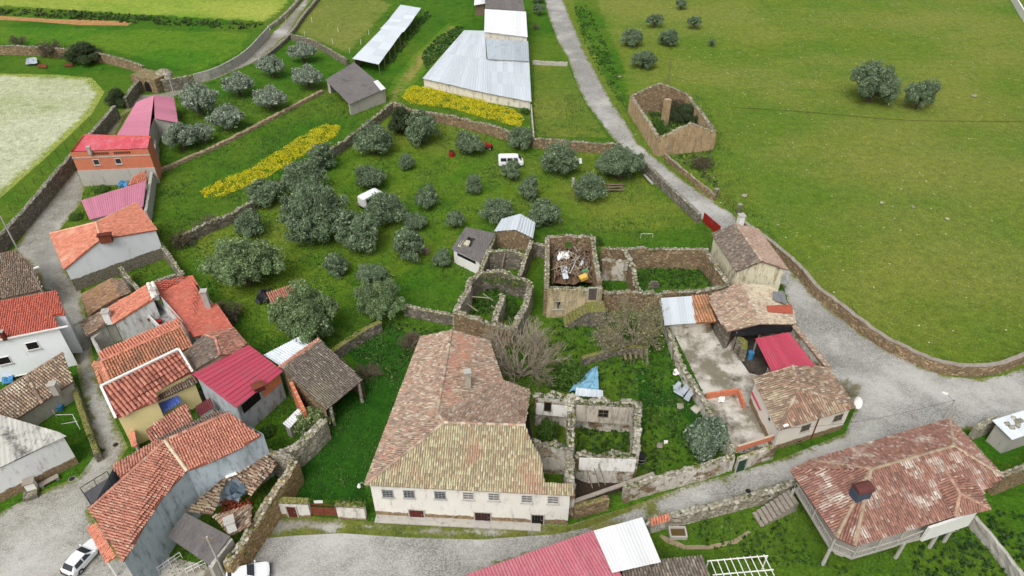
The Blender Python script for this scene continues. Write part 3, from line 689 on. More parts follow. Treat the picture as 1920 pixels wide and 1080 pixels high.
# ================================================================== THE LAND
big = [(-900, -120), (900, -120), (900, 1300), (-900, 1300)]
me = pymesh('ground', [(x, y, 0) for x, y in big], [(0, 1, 2, 3)])
tag(link('ground', me, M_grass('meadow_grass', GR_LUSH)), None, None, None, 'structure')
ROADE = [(1056, -150), (1056, 0), (1072, 40), (1095, 95), (1122, 145), (1150, 197), (1177, 235), (1197, 269), (1230, 297), (1285, 342), (1335, 375), (1372, 400), (1392, 424), (1440, 472), (1500, 525), (1532, 562), (1570, 590), (1630, 636), (1665, 658), (1700, 676), (1740, 694), (1778, 706), (1828, 711), (1878, 705), (1930, 685), (2060, 640)]
sheet('right_field', ROADE+[(3000, 640), (2700, -150)], .006, M_grass('pasture', GR_FIELD, (L(214, 212, 186), .8, .85)), step=3)
sheet('far_field', [(-900, -150), (560, -150), (548, 8), (505, 44), (430, 40), (250, 30), (0, 14), (-500, 5)], .006, M_grass('far_pasture', GR_FAR, None, edge=GR_LUSH), step=3)
sheet('bare_soil_strip', [(-60, 27), (0, 30), (100, 36), (180, 38), (250, 41), (238, 48), (150, 47), (60, 40), (0, 37), (-60, 33)], .010, M_plain('orange_soil', L(176, 132, 84), var=.4, scale=.6))
sheet('mid_field', [(-300, 40), (240, 52), (480, 58), (470, 88), (440, 110), (360, 142), (280, 118), (150, 88), (-300, 82)], .006, M_grass('mid_pasture', GR_MID, None, edge=GR_LUSH), step=3)
WHITEF = [(-300, 132), (0, 138), (110, 140), (172, 146), (196, 172), (172, 214), (90, 292), (0, 372), (-200, 520)]
sheet('flower_field', WHITEF, .008, M_grass('daisy_field', [L(192, 196, 156), L(170, 178, 126), L(122, 140, 76), L(222, 222, 204)], None, 1.2, edge=[L(142, 158, 66), L(128, 148, 56), L(96, 128, 46), L(176, 176, 96)]), step=2)
sheet('paddock', [(572, 75), (545, 60), (565, 30), (592, -10), (700, -12), (745, 8), (655, 108), (622, 92)], .006, M_grass('dry_paddock', [L(106, 126, 48), L(120, 132, 58), L(78, 108, 38), L(146, 140, 78)], edge=GR_LUSH))
sheet('track', [(842, 42), (868, 46), (800, 130), (770, 165), (748, 190), (715, 205), (720, 185), (738, 150), (775, 105), (812, 70)], .008, M_grass('worn_track', [L(146, 138, 74), L(128, 134, 58), L(104, 122, 44), L(168, 146, 98)], edge=GR_MID))
sheet('small_meadow', [(1001, 122), (1064, 120), (1090, 182), (1130, 246), (1140, 258), (1002, 256)], .008, M_grass('small_meadow_grass', [L(82, 118, 36), L(110, 126, 44), L(58, 96, 30), L(142, 140, 66)]))
sheet('verge', [(1062, -20), (1120, -20), (1180, 120), (1200, 240), (1177, 235), (1122, 145), (1072, 40)], .010, M_grass('verge_grass', GR_LUSH, (L(206, 204, 180), .6, .7), edge=GR_FIELD))
sheet('side_lawn', [(700, 600), (790, 632), (682, 905), (690, 940), (585, 935), (515, 930), (560, 860), (640, 740), (680, 690), (640, 650)], .006, M_grass('shaded_lawn', GR_DARK))  # deeper greens carry the soft shade beside the manor in the lawn colour
sheet('orchard_floor', [(735, 200), (830, 222), (990, 262), (1150, 276), (1320, 410), (1330, 440), (1030, 440), (930, 430), (700, 560), (600, 640), (480, 650), (380, 540), (340, 450), (480, 378), (640, 275)], .004, M_grass('orchard_grass', [L(76, 120, 24), L(104, 130, 34), L(42, 86, 20), L(144, 142, 64)], edge=GR_LUSH))
STREET = [(1021, -150), (1021, 0), (1029, 32), (1047, 80), (1064, 107), (1082, 160), (1100, 195), (1135, 242), (1155, 268), (1208, 312), (1262, 364), (1318, 414), (1350, 434), (1392, 440), (1440, 500), (1470, 540), (1490, 612), (1552, 692), (1604, 765), (1585, 812), (1450, 866), (1380, 886), (1290, 910), (1180, 950), (1070, 984), (690, 978), (510, 966), (470, 1030), (420, 1100), (400, 1250), (800, 1250), (905, 1070), (1000, 1040), (1130, 1000), (1225, 978), (1400, 936), (1480, 908), (1530, 880), (1770, 805), (1850, 806), (1930, 782), (2060, 740)]
sheet('street', STREET+list(reversed(ROADE)), .016, M_setts('street_setts', L(146, 145, 140), .18), step=1.5)
LANE = [(569, -150), (569, 0), (537, 37), (505, 67), (480, 92), (430, 130), (362, 162), (300, 176), (262, 178), (230, 210), (190, 262), (150, 312), (120, 342), (80, 392), (40, 446), (25, 470), (62, 502), (85, 545), (112, 590), (138, 660), (150, 720), (166, 790), (180, 850), (150, 892), (62, 928), (0, 962), (-300, 1010), (-300, 1250), (320, 1250), (310, 1060), (225, 1040), (168, 960), (212, 890), (240, 838), (222, 800), (196, 740), (178, 680), (165, 620), (152, 545), (126, 506), (104, 440), (150, 384), (160, 348), (156, 328), (215, 252), (235, 214), (265, 192), (320, 184), (342, 174), (480, 116), (512, 88), (541, 63), (562, 28), (584, 0), (584, -150)]
sheet('lane', LANE, .016, M_setts('lane_setts', L(138, 135, 124), .28), step=1.2)
sheet('mossy_verge', [(500, 962), (585, 968), (690, 978), (1070, 986), (1180, 950), (1186, 957), (1100, 990), (1040, 1002), (900, 1012), (760, 1008), (640, 1000), (560, 1004), (490, 1010)], .021, M_setts('mossy_setts', L(120, 116, 100), .62, [L(92, 104, 36), L(108, 110, 44), L(62, 82, 26), L(126, 112, 62)]), step=.8)
sheet('concrete_yard', [(1262, 622), (1350, 606), (1420, 620), (1480, 612), (1545, 690), (1448, 830), (1440, 848), (1378, 850), (1330, 760)], .012, M_yard('yard_concrete'), step=1.5)
sheet('stained_floor', [(1372, 652), (1395, 618), (1418, 618), (1445, 690), (1428, 705), (1405, 700)], .016, M_plain('black_stained_cement', L(78, 72, 64), var=.7, scale=.8), step=1)
sheet('bare_patch', [(1760, 652), (1790, 648), (1830, 652), (1850, 660), (1825, 668), (1780, 664)], .014, M_grass('bare_patch_soil', [L(150, 132, 96), L(136, 122, 84), L(104, 112, 52), L(166, 146, 110)], edge=GR_FIELD), step=.8)
sheet('garden_soil', [(1195, 690), (1210, 690), (1225, 730), (1300, 745), (1330, 790), (1300, 800), (1270, 765), (1215, 760), (1200, 850), (1190, 850), (1198, 760)], .010, M_grass('trodden_soil', [L(128, 104, 78), L(112, 96, 70), L(74, 92, 40), L(150, 128, 100)], edge=GR_DARK), step=.8)
sheet('garden_path', [(1240, 1002), (1258, 1010), (1285, 1022), (1330, 1022), (1375, 1012), (1402, 995), (1409, 998), (1382, 1019), (1330, 1030), (1282, 1030), (1250, 1018), (1236, 1006)], .010, M_plain('dirt_path', L(150, 136, 108), var=.4), step=.8)
sheet('back_patio', [(262, 1075), (300, 1040), (385, 1060), (420, 1090), (380, 1200), (240, 1200)], .022, M_yard('patio_concrete'), step=1)
BLOCK.append([tuple(V2(P(*p))) for p in STREET+list(reversed(ROADE))]); BLOCK.append([tuple(V2(P(*p))) for p in LANE])
BLOCK.append([tuple(V2(P(*p))) for p in [(1262, 622), (1420, 606), (1545, 690), (1448, 830), (1378, 850)]])
# a ditch line across the pasture: a shallow furrow of darker growth
wall_run('field_ditch', 'dark thin furrow crossing the right pasture below the pair of olives', [(1370, 201), (1440, 205), (1540, 212), (1600, 218), (1700, 226), (1800, 227), (1925, 228), (2100, 232)], .3, M_grass('furrow_growth', [L(88, 84, 44), L(72, 82, 34), L(56, 70, 26), L(112, 98, 62)]), .04, stones=None, ragged=.04, cat='furrow', step=1.5)

# ------------------------------------------------------------------ boundary walls
wall_run('stone_wall', 'long rubble wall along the yellow flowers on the west side of the orchard', [(735, 192), (690, 229), (640, 267), (585, 300), (530, 335), (480, 372), (430, 400), (385, 418), (340, 440)], .65, 'mossy', 1.9, ragged=.2, ivy=.35)
wall_run('stone_wall', 'tall rubble wall behind the orchard below the metal barn and yellow flowers', [(737, 191), (780, 206), (830, 213), (880, 224), (935, 239), (990, 256), (1050, 263), (1150, 268)], .65, 'stone', 2.1, ragged=.2, ivy=.35)
wall_run('stone_wall', 'grey rubble wall between the orchard and the road ending at the red gate', [(1152, 269), (1210, 305), (1260, 352), (1313, 401)], .6, 'grey', 1.8, pal=STG)
wall_run('field_wall', 'curving grey coped wall along the road at the edge of the big pasture', [(1394, 416), (1440, 447), (1500, 497), (1532, 538), (1570, 565), (1630, 612), (1665, 635), (1700, 652), (1740, 670), (1778, 682), (1828, 687), (1878, 682), (1920, 665), (2000, 632)], .5, 'stone', 1.7, coping='cap')
wall_run('stone_wall', 'tall dark rubble wall between the white flower field and the lane', [(215, 198), (180, 238), (140, 282), (95, 333), (50, 388), (0, 440), (-60, 500)], .7, 'grey', 2.6, pal=STG)
wall_run('stone_wall', 'short grey rubble wall by the stone gateway above the pink roof', [(268, 143), (250, 160), (234, 184)], .6, 'grey', 2.4, pal=STG)
wall_run('stone_wall', 'overgrown rubble wall at top left behind the flower field', [(-60, 86), (0, 85), (90, 88), (150, 95), (195, 101), (240, 113), (268, 124)], .6, 'stone', 2.2, ivy=.35)
wall_run('stone_wall', 'brown rubble wall right of the stone gateway by the lane', [(302, 150), (335, 146), (361, 141)], .6, 'mossy', 2.6)
wall_run('concrete_wall', 'smooth grey concrete wall curving along the lane at top left', [(362, 139), (400, 129), (440, 109), (468, 88), (485, 69), (503, 50)], .3, 'concrete', 2.2, stones=None, ragged=.03, cat='wall')
wall_run('stone_wall', 'low ragged wall along the upper lane at the edge of the far field', [(503, 50), (530, 30), (555, 5), (570, -20)], .8, 'pale', .9)
wall_run('stone_wall', 'low grey wall on the right side of the upper lane', [(478, 116), (515, 90), (545, 62), (566, 30), (592, 0), (605, -20)], .7, 'grey', 1.0, pal=STG)
wall_run('stone_wall', 'mossy wall between the small olive grove and the dry paddock', [(546, 64), (590, 75), (620, 94), (652, 112)], .6, 'mossy', 1.5, ivy=.35)
wall_run('low_wall', 'low sandy wall below the small olive grove beside the lane', [(288, 322), (330, 303), (400, 274), (460, 244), (530, 207), (605, 168)], .8, M_stone('sandy_stone', [L(176, 156, 122), L(158, 138, 106), L(190, 172, 140), L(140, 124, 98)], moss=.1), .7, stones=None)
wall_run('garden_wall', 'weathered pale wall beside the brick house and the lower pink roof', [(290, 262), (286, 305), (278, 360), (272, 397)], .5, 'concrete', 2.3, stones=None)
wall_run('stone_wall', 'short mossy wall in the grass left of the ruin with fallen beams', [(757, 572), (800, 581), (852, 591)], .6, 'mossy', 1.7, ivy=.35)
wall_run('stone_wall', 'mossy wall rising from the dark tiled barn towards the olive tree', [(612, 664), (660, 630), (712, 601)], .8, 'mossy', 1.7, stones=None, ivy=.35)
wall_run('garden_wall', 'mossy low wall across the overgrown garden beside the budding tree', [(1092, 670), (1135, 657), (1167, 650), (1215, 648)], .6, 'mossy', 1.3, stones=None, ivy=.35)
wall_run('garden_wall', 'crumbling wall between the overgrown garden and the concrete yard', [(1238, 560), (1255, 622), (1277, 682), (1312, 737), (1342, 788), (1376, 846)], .5, 'plst', 1.7, stones='parts', ssize=1.1, ivy=.35)
wall_run('stone_wall', 'rubble wall on the near side of the street with rough coping stones', [(1212, 979), (1245, 970), (1300, 957), (1370, 940), (1440, 921), (1487, 905)], .7, 'pale', 1.6, stones='parts', ssize=1.25, ivy=.35)
wall_run('lane_wall', 'moss covered low wall beside the lane near the blue bucket', [(137, 722), (150, 765), (165, 806), (181, 850)], .6, 'mossy', 1.4, stones=None, ivy=.35)
wall_run('yard_wall', 'ragged wall of the roofless yard behind the white gabled house', [(300, 456), (325, 490), (345, 518)], .55, 'mossy', 2.2, ivy=.35)
wall_run('yard_wall', 'broken inner wall of the yard behind the white gabled house', [(225, 500), (240, 522), (262, 545)], .6, 'mossy', 2.6, ivy=.35)
wall_run('yard_wall', 'rough wall above the long orange roof closing the yard', [(262, 547), (290, 527), (322, 517), (345, 513)], .5, 'grey', 2.4)
wall_run('concrete_wall', 'grey block wall between the metal barn and the road', [(999, 113), (1030, 115), (1064, 116)], .3, 'concrete', 1.0, stones=None)
wall_run('concrete_wall', 'thin concrete post wall beside the small meadow', [(996, 196), (999, 228), (1001, 258)], .25, 'concrete', 1.6, stones=None)
wall_run('stone_wall', 'stone wall beside the large balcony house at right edge', [(1878, 890), (1922, 874), (1990, 846)], .6, 'stone', 3.2)
wall_run('garden_wall', 'narrow weathered wall running down from the balcony house to the corner', [(1829, 968), (1850, 992), (1872, 1016), (1898, 1050), (1925, 1088)], .4, 'concrete', 1.6, stones=None)
wall_run('pen_wall', 'low wall of the small pen below the roofless field house', [(1247, 288), (1290, 324), (1341, 365)], .45, 'stone', 1.1)
wall_run('concrete_wall', 'pale wall at the far top right corner of the pasture', [(1898, -20), (1912, 5), (1935, 40)], .4, 'white', 2.0, stones=None)
wall_run('stone_wall', 'ruined wall top with climbing plant left of the side lawn', [(607, 786), (582, 812), (552, 838), (520, 852)], 1.0, 'pale', 3.0, stones='parts', ivy=.35)
wall_run('corner_wall', 'rubble wall between the street and the dark garden at right', [(1832, 800), (1850, 792), (1870, 782)], .6, 'pale', 2.0, stones='parts')
# street front of the ruined property
w = wall_run('street_wall', 'low mossy street wall left of the grassy gap beside the white manor', [(1076, 948), (1110, 940), (1141, 931)], .6, 'stone', 1.9, stones=None, ivy=.35)
w = wall_run('street_wall', 'long stained street wall between the grassy gap and the green door', [(1171, 914), (1230, 896), (1290, 880), (1340, 866), (1376, 853)], .6, 'plst', 2.3, stones='parts', ivy=.35)
b0, b1 = P(1074, 941, 2.35), P(1226, 888, 2.35)
tag(MB().box((b0+b1)/2, ((b1-b0).length, .4, .18), b1-b0).build('lintel_beam', MT['cap']), 'long grey concrete beam bridging the gap in the street wall', 'beam')
A, B = P(1272, 905, 0), P(1320, 892, 0)
d = (B-A).normalized(); gt = thing('boarded_gate', 'weathered brown boarded gate in the long stained street wall', 'gate', A.lerp(B, .4))
door(gt, A+Vector((0, -.38, 0)), B+Vector((0, -.38, 0)), 1290, 892, 1.7, 1.6, MT['wood'], name='door_leaf')
gw = thing('yard_gate_wall', 'cement street wall with a green metal door beside the brick parapet', 'wall', P(1410, 872))
A, B = P(1378, 882), P(1446, 858)
MB().box((A+B)/2+Vector((0, 0, 1.05)), ((B-A).length, .45, 2.1), B-A).build('wall_body', MT['plst'], gw)
door(gw, A+Vector((0, -.23, 0)), B+Vector((0, -.23, 0)), 1393, 862, 1.1, 1.95, MT['green'])
bp = thing('brick_parapet', 'low orange hollow brick wall along the street side of the yard', 'wall', P(1381, 845))
a, b = P(1381, 845, 2.1), P(1449, 824, 2.1); BR = M_brick('orange_brick', math.atan2((b-a).y, (b-a).x), L(206, 112, 74), L(188, 96, 64))
MB().box((a+b)/2+Vector((0, 0, .4)), ((b-a).length, .25, .75), b-a).build('brick_face', BR, bp)
bp = thing('brick_parapet', 'L shaped low orange brick wall in the middle of the concrete yard', 'wall', P(1384, 735))
for (p, q) in (((1324, 738), (1384, 729)), ((1386, 730), (1396, 757))):
    a, b = P(*p, .9), P(*q, .9)
    for row in range(2): MB().box((a+b)/2+Vector((0, 0, -.68+row*.46)), ((b-a).length, .22, .44), b-a).build('brick_course', M_brick('orange_brick_b', math.atan2((b-a).y, (b-a).x), L(210, 116, 78), L(190, 100, 68)), bp)
# lawn front: two white wall pieces, door and gate
def front_wall(label, p, q, zt, mossy=True):
    a, b = P(*p, 0), P(*q, 0); e = thing('front_wall', label, 'wall', a)
    MB().box((a+b)/2+Vector((0, 0, zt/2)), ((b-a).length, .5, zt), b-a).build('wall_body', M_plaster('front_wall_plaster', L(214, 210, 202), .7, .35), e)
    MB().box((a+b)/2+Vector((0, 0, zt+.1)), ((b-a).length+.1, .7, .2), b-a).build('coping', MT['mossy'], e); return e, a, b
e, a, b = front_wall('white stained wall with brown door at the left end of the lawn', (512, 963), (585, 966), 2.3)
door(e, a+Vector((0, -.26, 0)), b+Vector((0, -.26, 0)), 546, 953, .9, 1.8, MT['door'])
e, a, b = front_wall('short white wall overgrown on top between gate and manor', (636, 969), (688, 972), 2.2)
ground_plants('wall_top_shrub', 'green shrub hanging over the short white wall beside the manor', [(634, 934), (686, 938), (687, 950), (636, 946)], 14, BUSHG, .16, .8, 3, 'shrub', 'thing', floor=2.3)
a, b = P(586, 966), P(635, 969); g = thing('iron_gate', 'rusty brown two leaf gate between the white lawn walls', 'gate', a)
for i in range(2):
    p, q = a.lerp(b, i*.5+.01), a.lerp(b, i*.5+.49); lf = MB().box((p+q)/2+Vector((0, 0, .8)), ((q-p).length, .06, 1.3), q-p).build('gate_leaf', MT['rust'], g)
    mb = MB()
    for k in range(7): c = p.lerp(q, (k+.5)/7); mb.tube(c+Vector((0, 0, 1.4)), c+Vector((0, 0, 1.95)), .02)
    mb.box((p+q)/2+Vector((0, 0, 1.95)), ((q-p).length, .05, .05), q-p); mb.build('bar', MT['rust'], lf)
c = P(597, 941, 2.0); tag(MB().box(c, (.9, .03, .45), (1, .05, 0)).build('gate_sign', MT['white']), 'small white board fixed on top of the rusty lawn gate', 'sign')
a, b = P(1317, 416), P(1348, 443); g = thing('red_gate', 'dark red metal gate at the orchard corner beside the road', 'gate', a)
for i in range(2):
    p, q = a.lerp(b, i*.5+.01), a.lerp(b, i*.5+.49); lf = MB().box((p+q)/2+Vector((0, 0, .95)), ((q-p).length, .06, 1.8), q-p).build('gate_leaf', MT['red'], g)
    mb = MB()
    for k in range(4): c = p.lerp(q, (k+.5)/4); mb.box(c+Vector((0, 0, .95)), (.06, .12, 1.8), q-p)
    mb.build('rib', MT['red'], lf)
# stone gateway at top left
gh = thing('stone_gateway', 'ruined rounded stone gateway with dark arch above the pink roof', 'gateway', P(292, 165))
a, b = P(262, 168), P(300, 176); c = (a+b)/2; dd = (b-a).normalized(); nn = Vector((dd.y, -dd.x, 0))
if nn.y > 0: nn = -nn
mb = MB(); mb.box(c+Vector((0, 2.2, 1.6)), ((b-a).length+1.2, 4.2, 3.2), dd); mb.build('stone_block', MT['stone'], gh)
dm = MB(); ctr = P(306, 136, 3.2)
for k in range(5):
    r0, r1 = 2.0*math.cos(k*.3), 2.0*math.cos((k+1)*.3); dm.tube((ctr.x, ctr.y, 2.4+1.6*math.sin(k*.3)), (ctr.x, ctr.y, 2.4+1.6*math.sin((k+1)*.3)), r0, r1, 12, False)
dm.build('dome', MT['pale'], gh)
fr = c+nn*.02; ar = [fr+dd*x+Vector((0, 0, z)) for x, z in ((-.9, 0), (.9, 0), (.9, 1.5), (.6, 2.1), (0, 2.4), (-.6, 2.1), (-.9, 1.5))]
MB().hexa([p+nn*.0 for p in ar], [p+nn*.08 for p in ar]).build('arch_opening', MT['dark'], gh)
# ================================================================== HOUSES
WHT = M_plaster('manor_plaster', L(226, 222, 214), .35, .75)
pink = M_metal('pink_sheet', L(190, 120, 142), .25); crimson = M_metal('crimson_sheet', L(182, 68, 90), .22); redsheet = M_metal('red_sheet', L(206, 78, 92), .35, stain=L(216, 190, 190))
zinc = M_metal('zinc_sheet', L(198, 206, 212), .12, .45, L(168, 170, 172)); zinc2 = M_metal('old_zinc_sheet', L(176, 186, 194), .25, .5); whitesh = M_metal('white_sheet', L(228, 229, 230), .1, .5, L(200, 200, 200)); fib = M_metal('fibre_cement', L(112, 108, 106), .5, .9, L(84, 78, 74)); bluesh = M_metal('blue_sheet', L(86, 110, 190), .2); pinkold = M_metal('faded_pink_sheet', L(186, 106, 118), .42, stain=L(206, 150, 152))
# ---- the manor
E5, R5 = 5.6, 8.5
h = thing('manor_house', 'large white manor with lichen covered tile roof along the street', 'house', P(880, 975))
LP = (L(186, 172, 120), .75)
roof(h, [(684, 909, E5), (1077, 929, E5), (833, 792, R5), (985, 797, None), (996, 828, None), (1014, 857, None), (1021, 905, None), (1074, 909, None)][:2] + [(1074, 909, None), (1021, 905, None), (1014, 857, None), (996, 828, None), (985, 797, None), (833, 792, R5)], (0, 1), LICHEN, patch=(L(188, 120, 100), .25))
roof(h, [(790, 631, E5), (684, 909, E5), (833, 792, R5), (820, 774, R5), (847, 619, 7.9)], (0, 1), OLD, patch=(L(206, 116, 84), .12))
roof(h, [(847, 619, 7.9), (820, 774, R5), (942, 714, E5), (916, 638, E5)], (2, 3), OLD, patch=(L(196, 122, 92), .5))
roof(h, [(833, 792, R5), (985, 797, R5), (994, 733, E5), (942, 714, E5), (820, 774, R5)], (2, 3), OLD, patch=(L(188, 150, 136), .6), holes=[[(972, 775), (986, 776), (985, 789), (971, 788)]])
ridge(h, [[(847, 619, 7.98), (820, 774, 8.55), (833, 792, 8.55), (985, 797, 8.55)], [(833, 792, 8.55), (684, 909, 5.65)]], OLD)
w = walls(h, [(684, 909, E5), (1024, 926, E5), (992, 733, E5), (942, 714, E5), (916, 638, E5), (790, 631, E5)], WHT, .35)
A, B = w[0], w[1]
a, b = B, P(1077, 929, E5); b = Vector((b.x-.35, B.y-.05, 0))
MB().box((a+b)/2+Vector((0, .28, E5/2-.1)), ((b-a).length, .56, E5-.2), b-a).build('wall', WHT, h)
grey_sh = M_plain('grey_shutter', L(120, 122, 122), .7, .2)
for i, (x, y) in enumerate([(727, 925), (767, 926), (825, 928), (878, 929), (926, 931), (988, 935), (1037, 937)]):
    window(h, A, B, x, y, 1.05, 1.15, (3, 4) if i < 3 else (2, 3), MT['steel'] if i < 3 else MT['frame'], MT['glass'] if i < 3 else grey_sh)
door(h, A, B, 781, 960, 1.45, 1.35, MT['door']); door(h, A, B, 905, 965, 1.55, 1.5, M_plain('dark_brown_door', L(64, 40, 38))); door(h, A, B, 1008, 969, 1.15, 1.6, MT['dark'])
chimney(h, 876, 697, 5.5, 9.6, .62, M_plaster('old_chimney', L(176, 168, 152), .9))
mb = MB().box((A+B)/2+Vector((0, -.45, .08)), ((B-A).length, .9, .16), B-A); mb.build('kerb_step', MT['concrete'], h)
# ---- ruined house beside the manor
G_R = 'walls of the roofless house beside the manor'
rz = 5.0
r = wall_run('roofless_house', 'roofless stone house with mossy wall tops beside the white manor', [(1003, 737, 5.1), (1022, 741, 4.6), (1036, 739, 5.0), (1052, 743, 4.5), (1071, 742, 5.1), (1086, 747, 4.6), (1104, 750, 4.4), (1122, 747, 4.9), (1138, 747, 5.2), (1154, 752, 4.6), (1170, 750, 5.0), (1182, 752, 4.7), (1194, 751, 5.1)], .75, 'plst', cat='ruin', ivy=.3, stones='parts', ssize=1.2, ragged=.3, smooth=0)
rz2 = [[(1196, 752, 5.1), (1197, 772, 4.9), (1195, 788, 4.2), (1197, 806, 4.9), (1193, 822, 4.0), (1194, 838, 4.5), (1192, 850, 4.7)], [(1071, 744, 5.0), (1070, 765, 4.4), (1073, 785, 4.8), (1069, 806, 4.0), (1072, 827, 4.6), (1068, 850, 4.9), (1071, 868, 4.2), (1068, 887, 4.7), (1072, 903, 4.3), (1072, 915, 4.9)], [(996, 829, 5.0), (1015, 833, 4.4), (1040, 831, 4.7), (1068, 831, 4.7)], [(1080, 849, 3.6), (1094, 846, 4.4), (1110, 848, 4.7), (1130, 851, 4.3), (1150, 849, 4.6), (1172, 853, 4.2), (1194, 851, 4.6)]]
for i, q in enumerate(rz2):
    wall_run('roofless_house', str(i), q, .75, 'plst', parent=r, stones='parts' if i < 2 else 'joined', ssize=1.1, ragged=.4, ivy=.4, smooth=0, seed=i)
whp = M_plaster('flaking_whitewash', L(226, 224, 218), .8)
a, b = P(1086, 852, 4.3), P(1192, 855, 4.3); MB().box((a+b)/2+Vector((0, -.45, -1.0)), ((b-a).length, .06, 2.0), b-a).build('plaster_panel', whp, r)
a, b = P(1081, 757, 4.9), P(1178, 763, 4.9); pl = MB().box((a+b)/2+Vector((0, -.12, -1.4)), ((b-a).length, .06, 2.6), b-a).build('plaster_panel', M_plaster('streaked_plaster', L(190, 182, 168), 1.0), r)
window(r, Vector((a.x, a.y-.16, 0)), Vector((b.x, b.y-.16, 0)), 1131, 775, 1.1, 1.2, (2, 2), MT['wood'], MT['dark'], sill=False)
a, b = P(1006, 752, 4.7), P(1064, 758, 4.7); MB().box((a+b)/2+Vector((0, -.12, -1.1)), ((b-a).length, .06, 1.8), b-a).build('plaster_panel', whp, r)
window(r, Vector((a.x, a.y-.16, 0)), Vector((b.x, b.y-.16, 0)), 1027, 762, .8, 1.5, (1, 1), MT['wood'], MT['dark'], sill=False)
BLOCK.append([tuple(V2(P(*p))) for p in ((1075, 880), (1190, 880), (1190, 915), (1075, 930))])
sheet('ruin_floor', None, .02, M_plain('dark_soil', L(62, 50, 40), var=.5), world=[P(1074, 868), P(1192, 872), P(1190, 915), P(1078, 945)], step=1)
for lab, p, q in (('leftmost pale pole leaning in the roofless house', (1094, 862, 3.4), (1111, 915, .3)), ('middle pale pole leaning in the roofless house', (1106, 850, 4.4), (1124, 912, .5)), ('rightmost pale pole leaning in the roofless house', (1118, 857, 4.2), (1135, 909, .8))):
    tag(MB().tube(P(*p), P(*q), .07, .06, 7).build('pole', MT['twig']), lab, 'pole', 'poles leaning in the roofless house')
c = P(1203, 853, 1.2); mb = MB(); mb.tube((c.x, c.y, 0), (c.x, c.y, 1.1), .5, .52, 14); o = mb.build('barrel', MT['black']); tag(o, 'dark round barrel against the east wall of the roofless house', 'barrel')
for zz in (.25, .8): MB().tube((c.x, c.y, zz), (c.x, c.y, zz+.08), .54, .54, 14).build('hoop', MT['steel'], o)
# ---- tower ruin full of rubbish
tz = 4.8
r = wall_run('tower_ruin', 'tall roofless stone building filled with junk and timber', [(1026, 443, tz), (1070, 441, tz), (1111, 442, tz)], .7, 'stone', cat='ruin', ivy=.3, smooth=0, ragged=.15)
for i, q in enumerate([[(1112, 444, tz), (1114, 470, tz), (1124, 528, tz)], [(1026, 445, tz), (1026, 495, tz), (1025, 540, tz)], [(1026, 541, tz), (1070, 541, tz), (1129, 538, tz)]]):
    wall_run('tower_ruin', str(i), q, .7, M_stone('tower_stone', [L(186, 164, 126), L(166, 146, 112), L(202, 182, 148), L(140, 124, 100)], L(140, 124, 98), 2.6, .4, L(204, 186, 150), .5) if i == 2 else 'stone', parent=r, smooth=0, ragged=.18, ivy=.3, seed=i, stones='joined')
a, b = P(1027, 541, tz), P(1129, 538, tz); A, B = Vector((a.x, a.y-.4, 0)), Vector((b.x, b.y-.4, 0))
window(r, A, B, 1046, 572, 1.3, 1.3, (2, 1), MT['concrete'], MT['dark']); door(r, A, B, 1111, 551, 1.1, 2.0, M_plain('grey_wood_door', L(92, 84, 78)), base=False)
a, b = P(1030, 447, tz), P(1108, 446, tz); window(r, Vector((a.x, a.y-.42, 0)), Vector((b.x, b.y-.42, 0)), 1066, 459, 1.1, 1.1, (1, 1), MT['stone'], M_plain('leaf_view', L(70, 100, 40)), sill=False)
st = thing('stone_stair', 'mossy outside stair climbing to the door of the tower ruin', 'stairs', P(1110, 590))
pl_ = [(x, y) for x, y in ((1098, 577), (1131, 573))]
c = P(1117, 566, 2.6); 
for i in range(8): MB().box((c.x-1.2-i*.42, c.y-1.0-i*.05, (2.5-i*.3)/2), (.44, 2.0, 2.5-i*.3), (1, .05, 0)).build('step', MT['mossy'], st)
MB().box((c.x, c.y-1.0, 1.3), (2.3, 2.4, 2.6), (1, .05, 0)).build('landing', MT['mossy'], st)
# junk inside: rubble heap base + timber
jr = np.random.RandomState(8); mb = MB(); J0, J1, J2, J3 = P(1036, 462, 2.2), P(1104, 461, 2.2), P(1114, 528, 2.2), P(1034, 530, 2.2)
jp = lambda u, v: J3.lerp(J2, u).lerp(J0.lerp(J1, u), v)
V = []; F = []; G = 14
for j in range(G+1):
    for i in range(G+1): p = jp(i/G, j/G); V.append((p.x, p.y, 2.0+.7*noise.noise((i*.35, j*.35, 2))+jr.uniform(-.15, .15)))
for j in range(G):
    for i in range(G): F.append((j*(G+1)+i, j*(G+1)+i+1, (j+1)*(G+1)+i+1, (j+1)*(G+1)+i))
jk = link('junk_heap', pymesh('junk_heap', V, F), M_plain('rubbish', L(116, 92, 70), var=.6, scale=4)); tag(jk, 'heap of broken brown timber and rubble filling the tower ruin', 'heap')
tv = []; tf = []; tc = []
tp = [(3, L(128, 98, 72)), (2, L(96, 72, 54)), (2, L(160, 134, 104)), (1, L(188, 172, 150)), (1, L(150, 86, 60)), (.6, L(206, 206, 204))]
for i in range(260):
    p = jp(jr.uniform(.05, .95), jr.uniform(.05, .9)); d = Vector((jr.normal(0, .6), jr.normal(0, 1), jr.normal(.25, .35))).normalized(); l = jr.uniform(.6, 2.4); m = MB().box((p.x, p.y, 2.5+jr.uniform(-.1, .6)), (l, jr.uniform(.06, .2), jr.uniform(.04, .12)), d, (0, .1, 1))
    tf += [tuple(x+len(tv) for x in f) for f in m.f]; tv += m.v; tc += [pick_cols(1, tp, [p], jr)[0]]*len(m.f)
o = link('timber', npmesh('timber', np.array(tv), np.array(tf), np.array(tc)), MT['tile'], jk); o['kind'] = 'stuff'
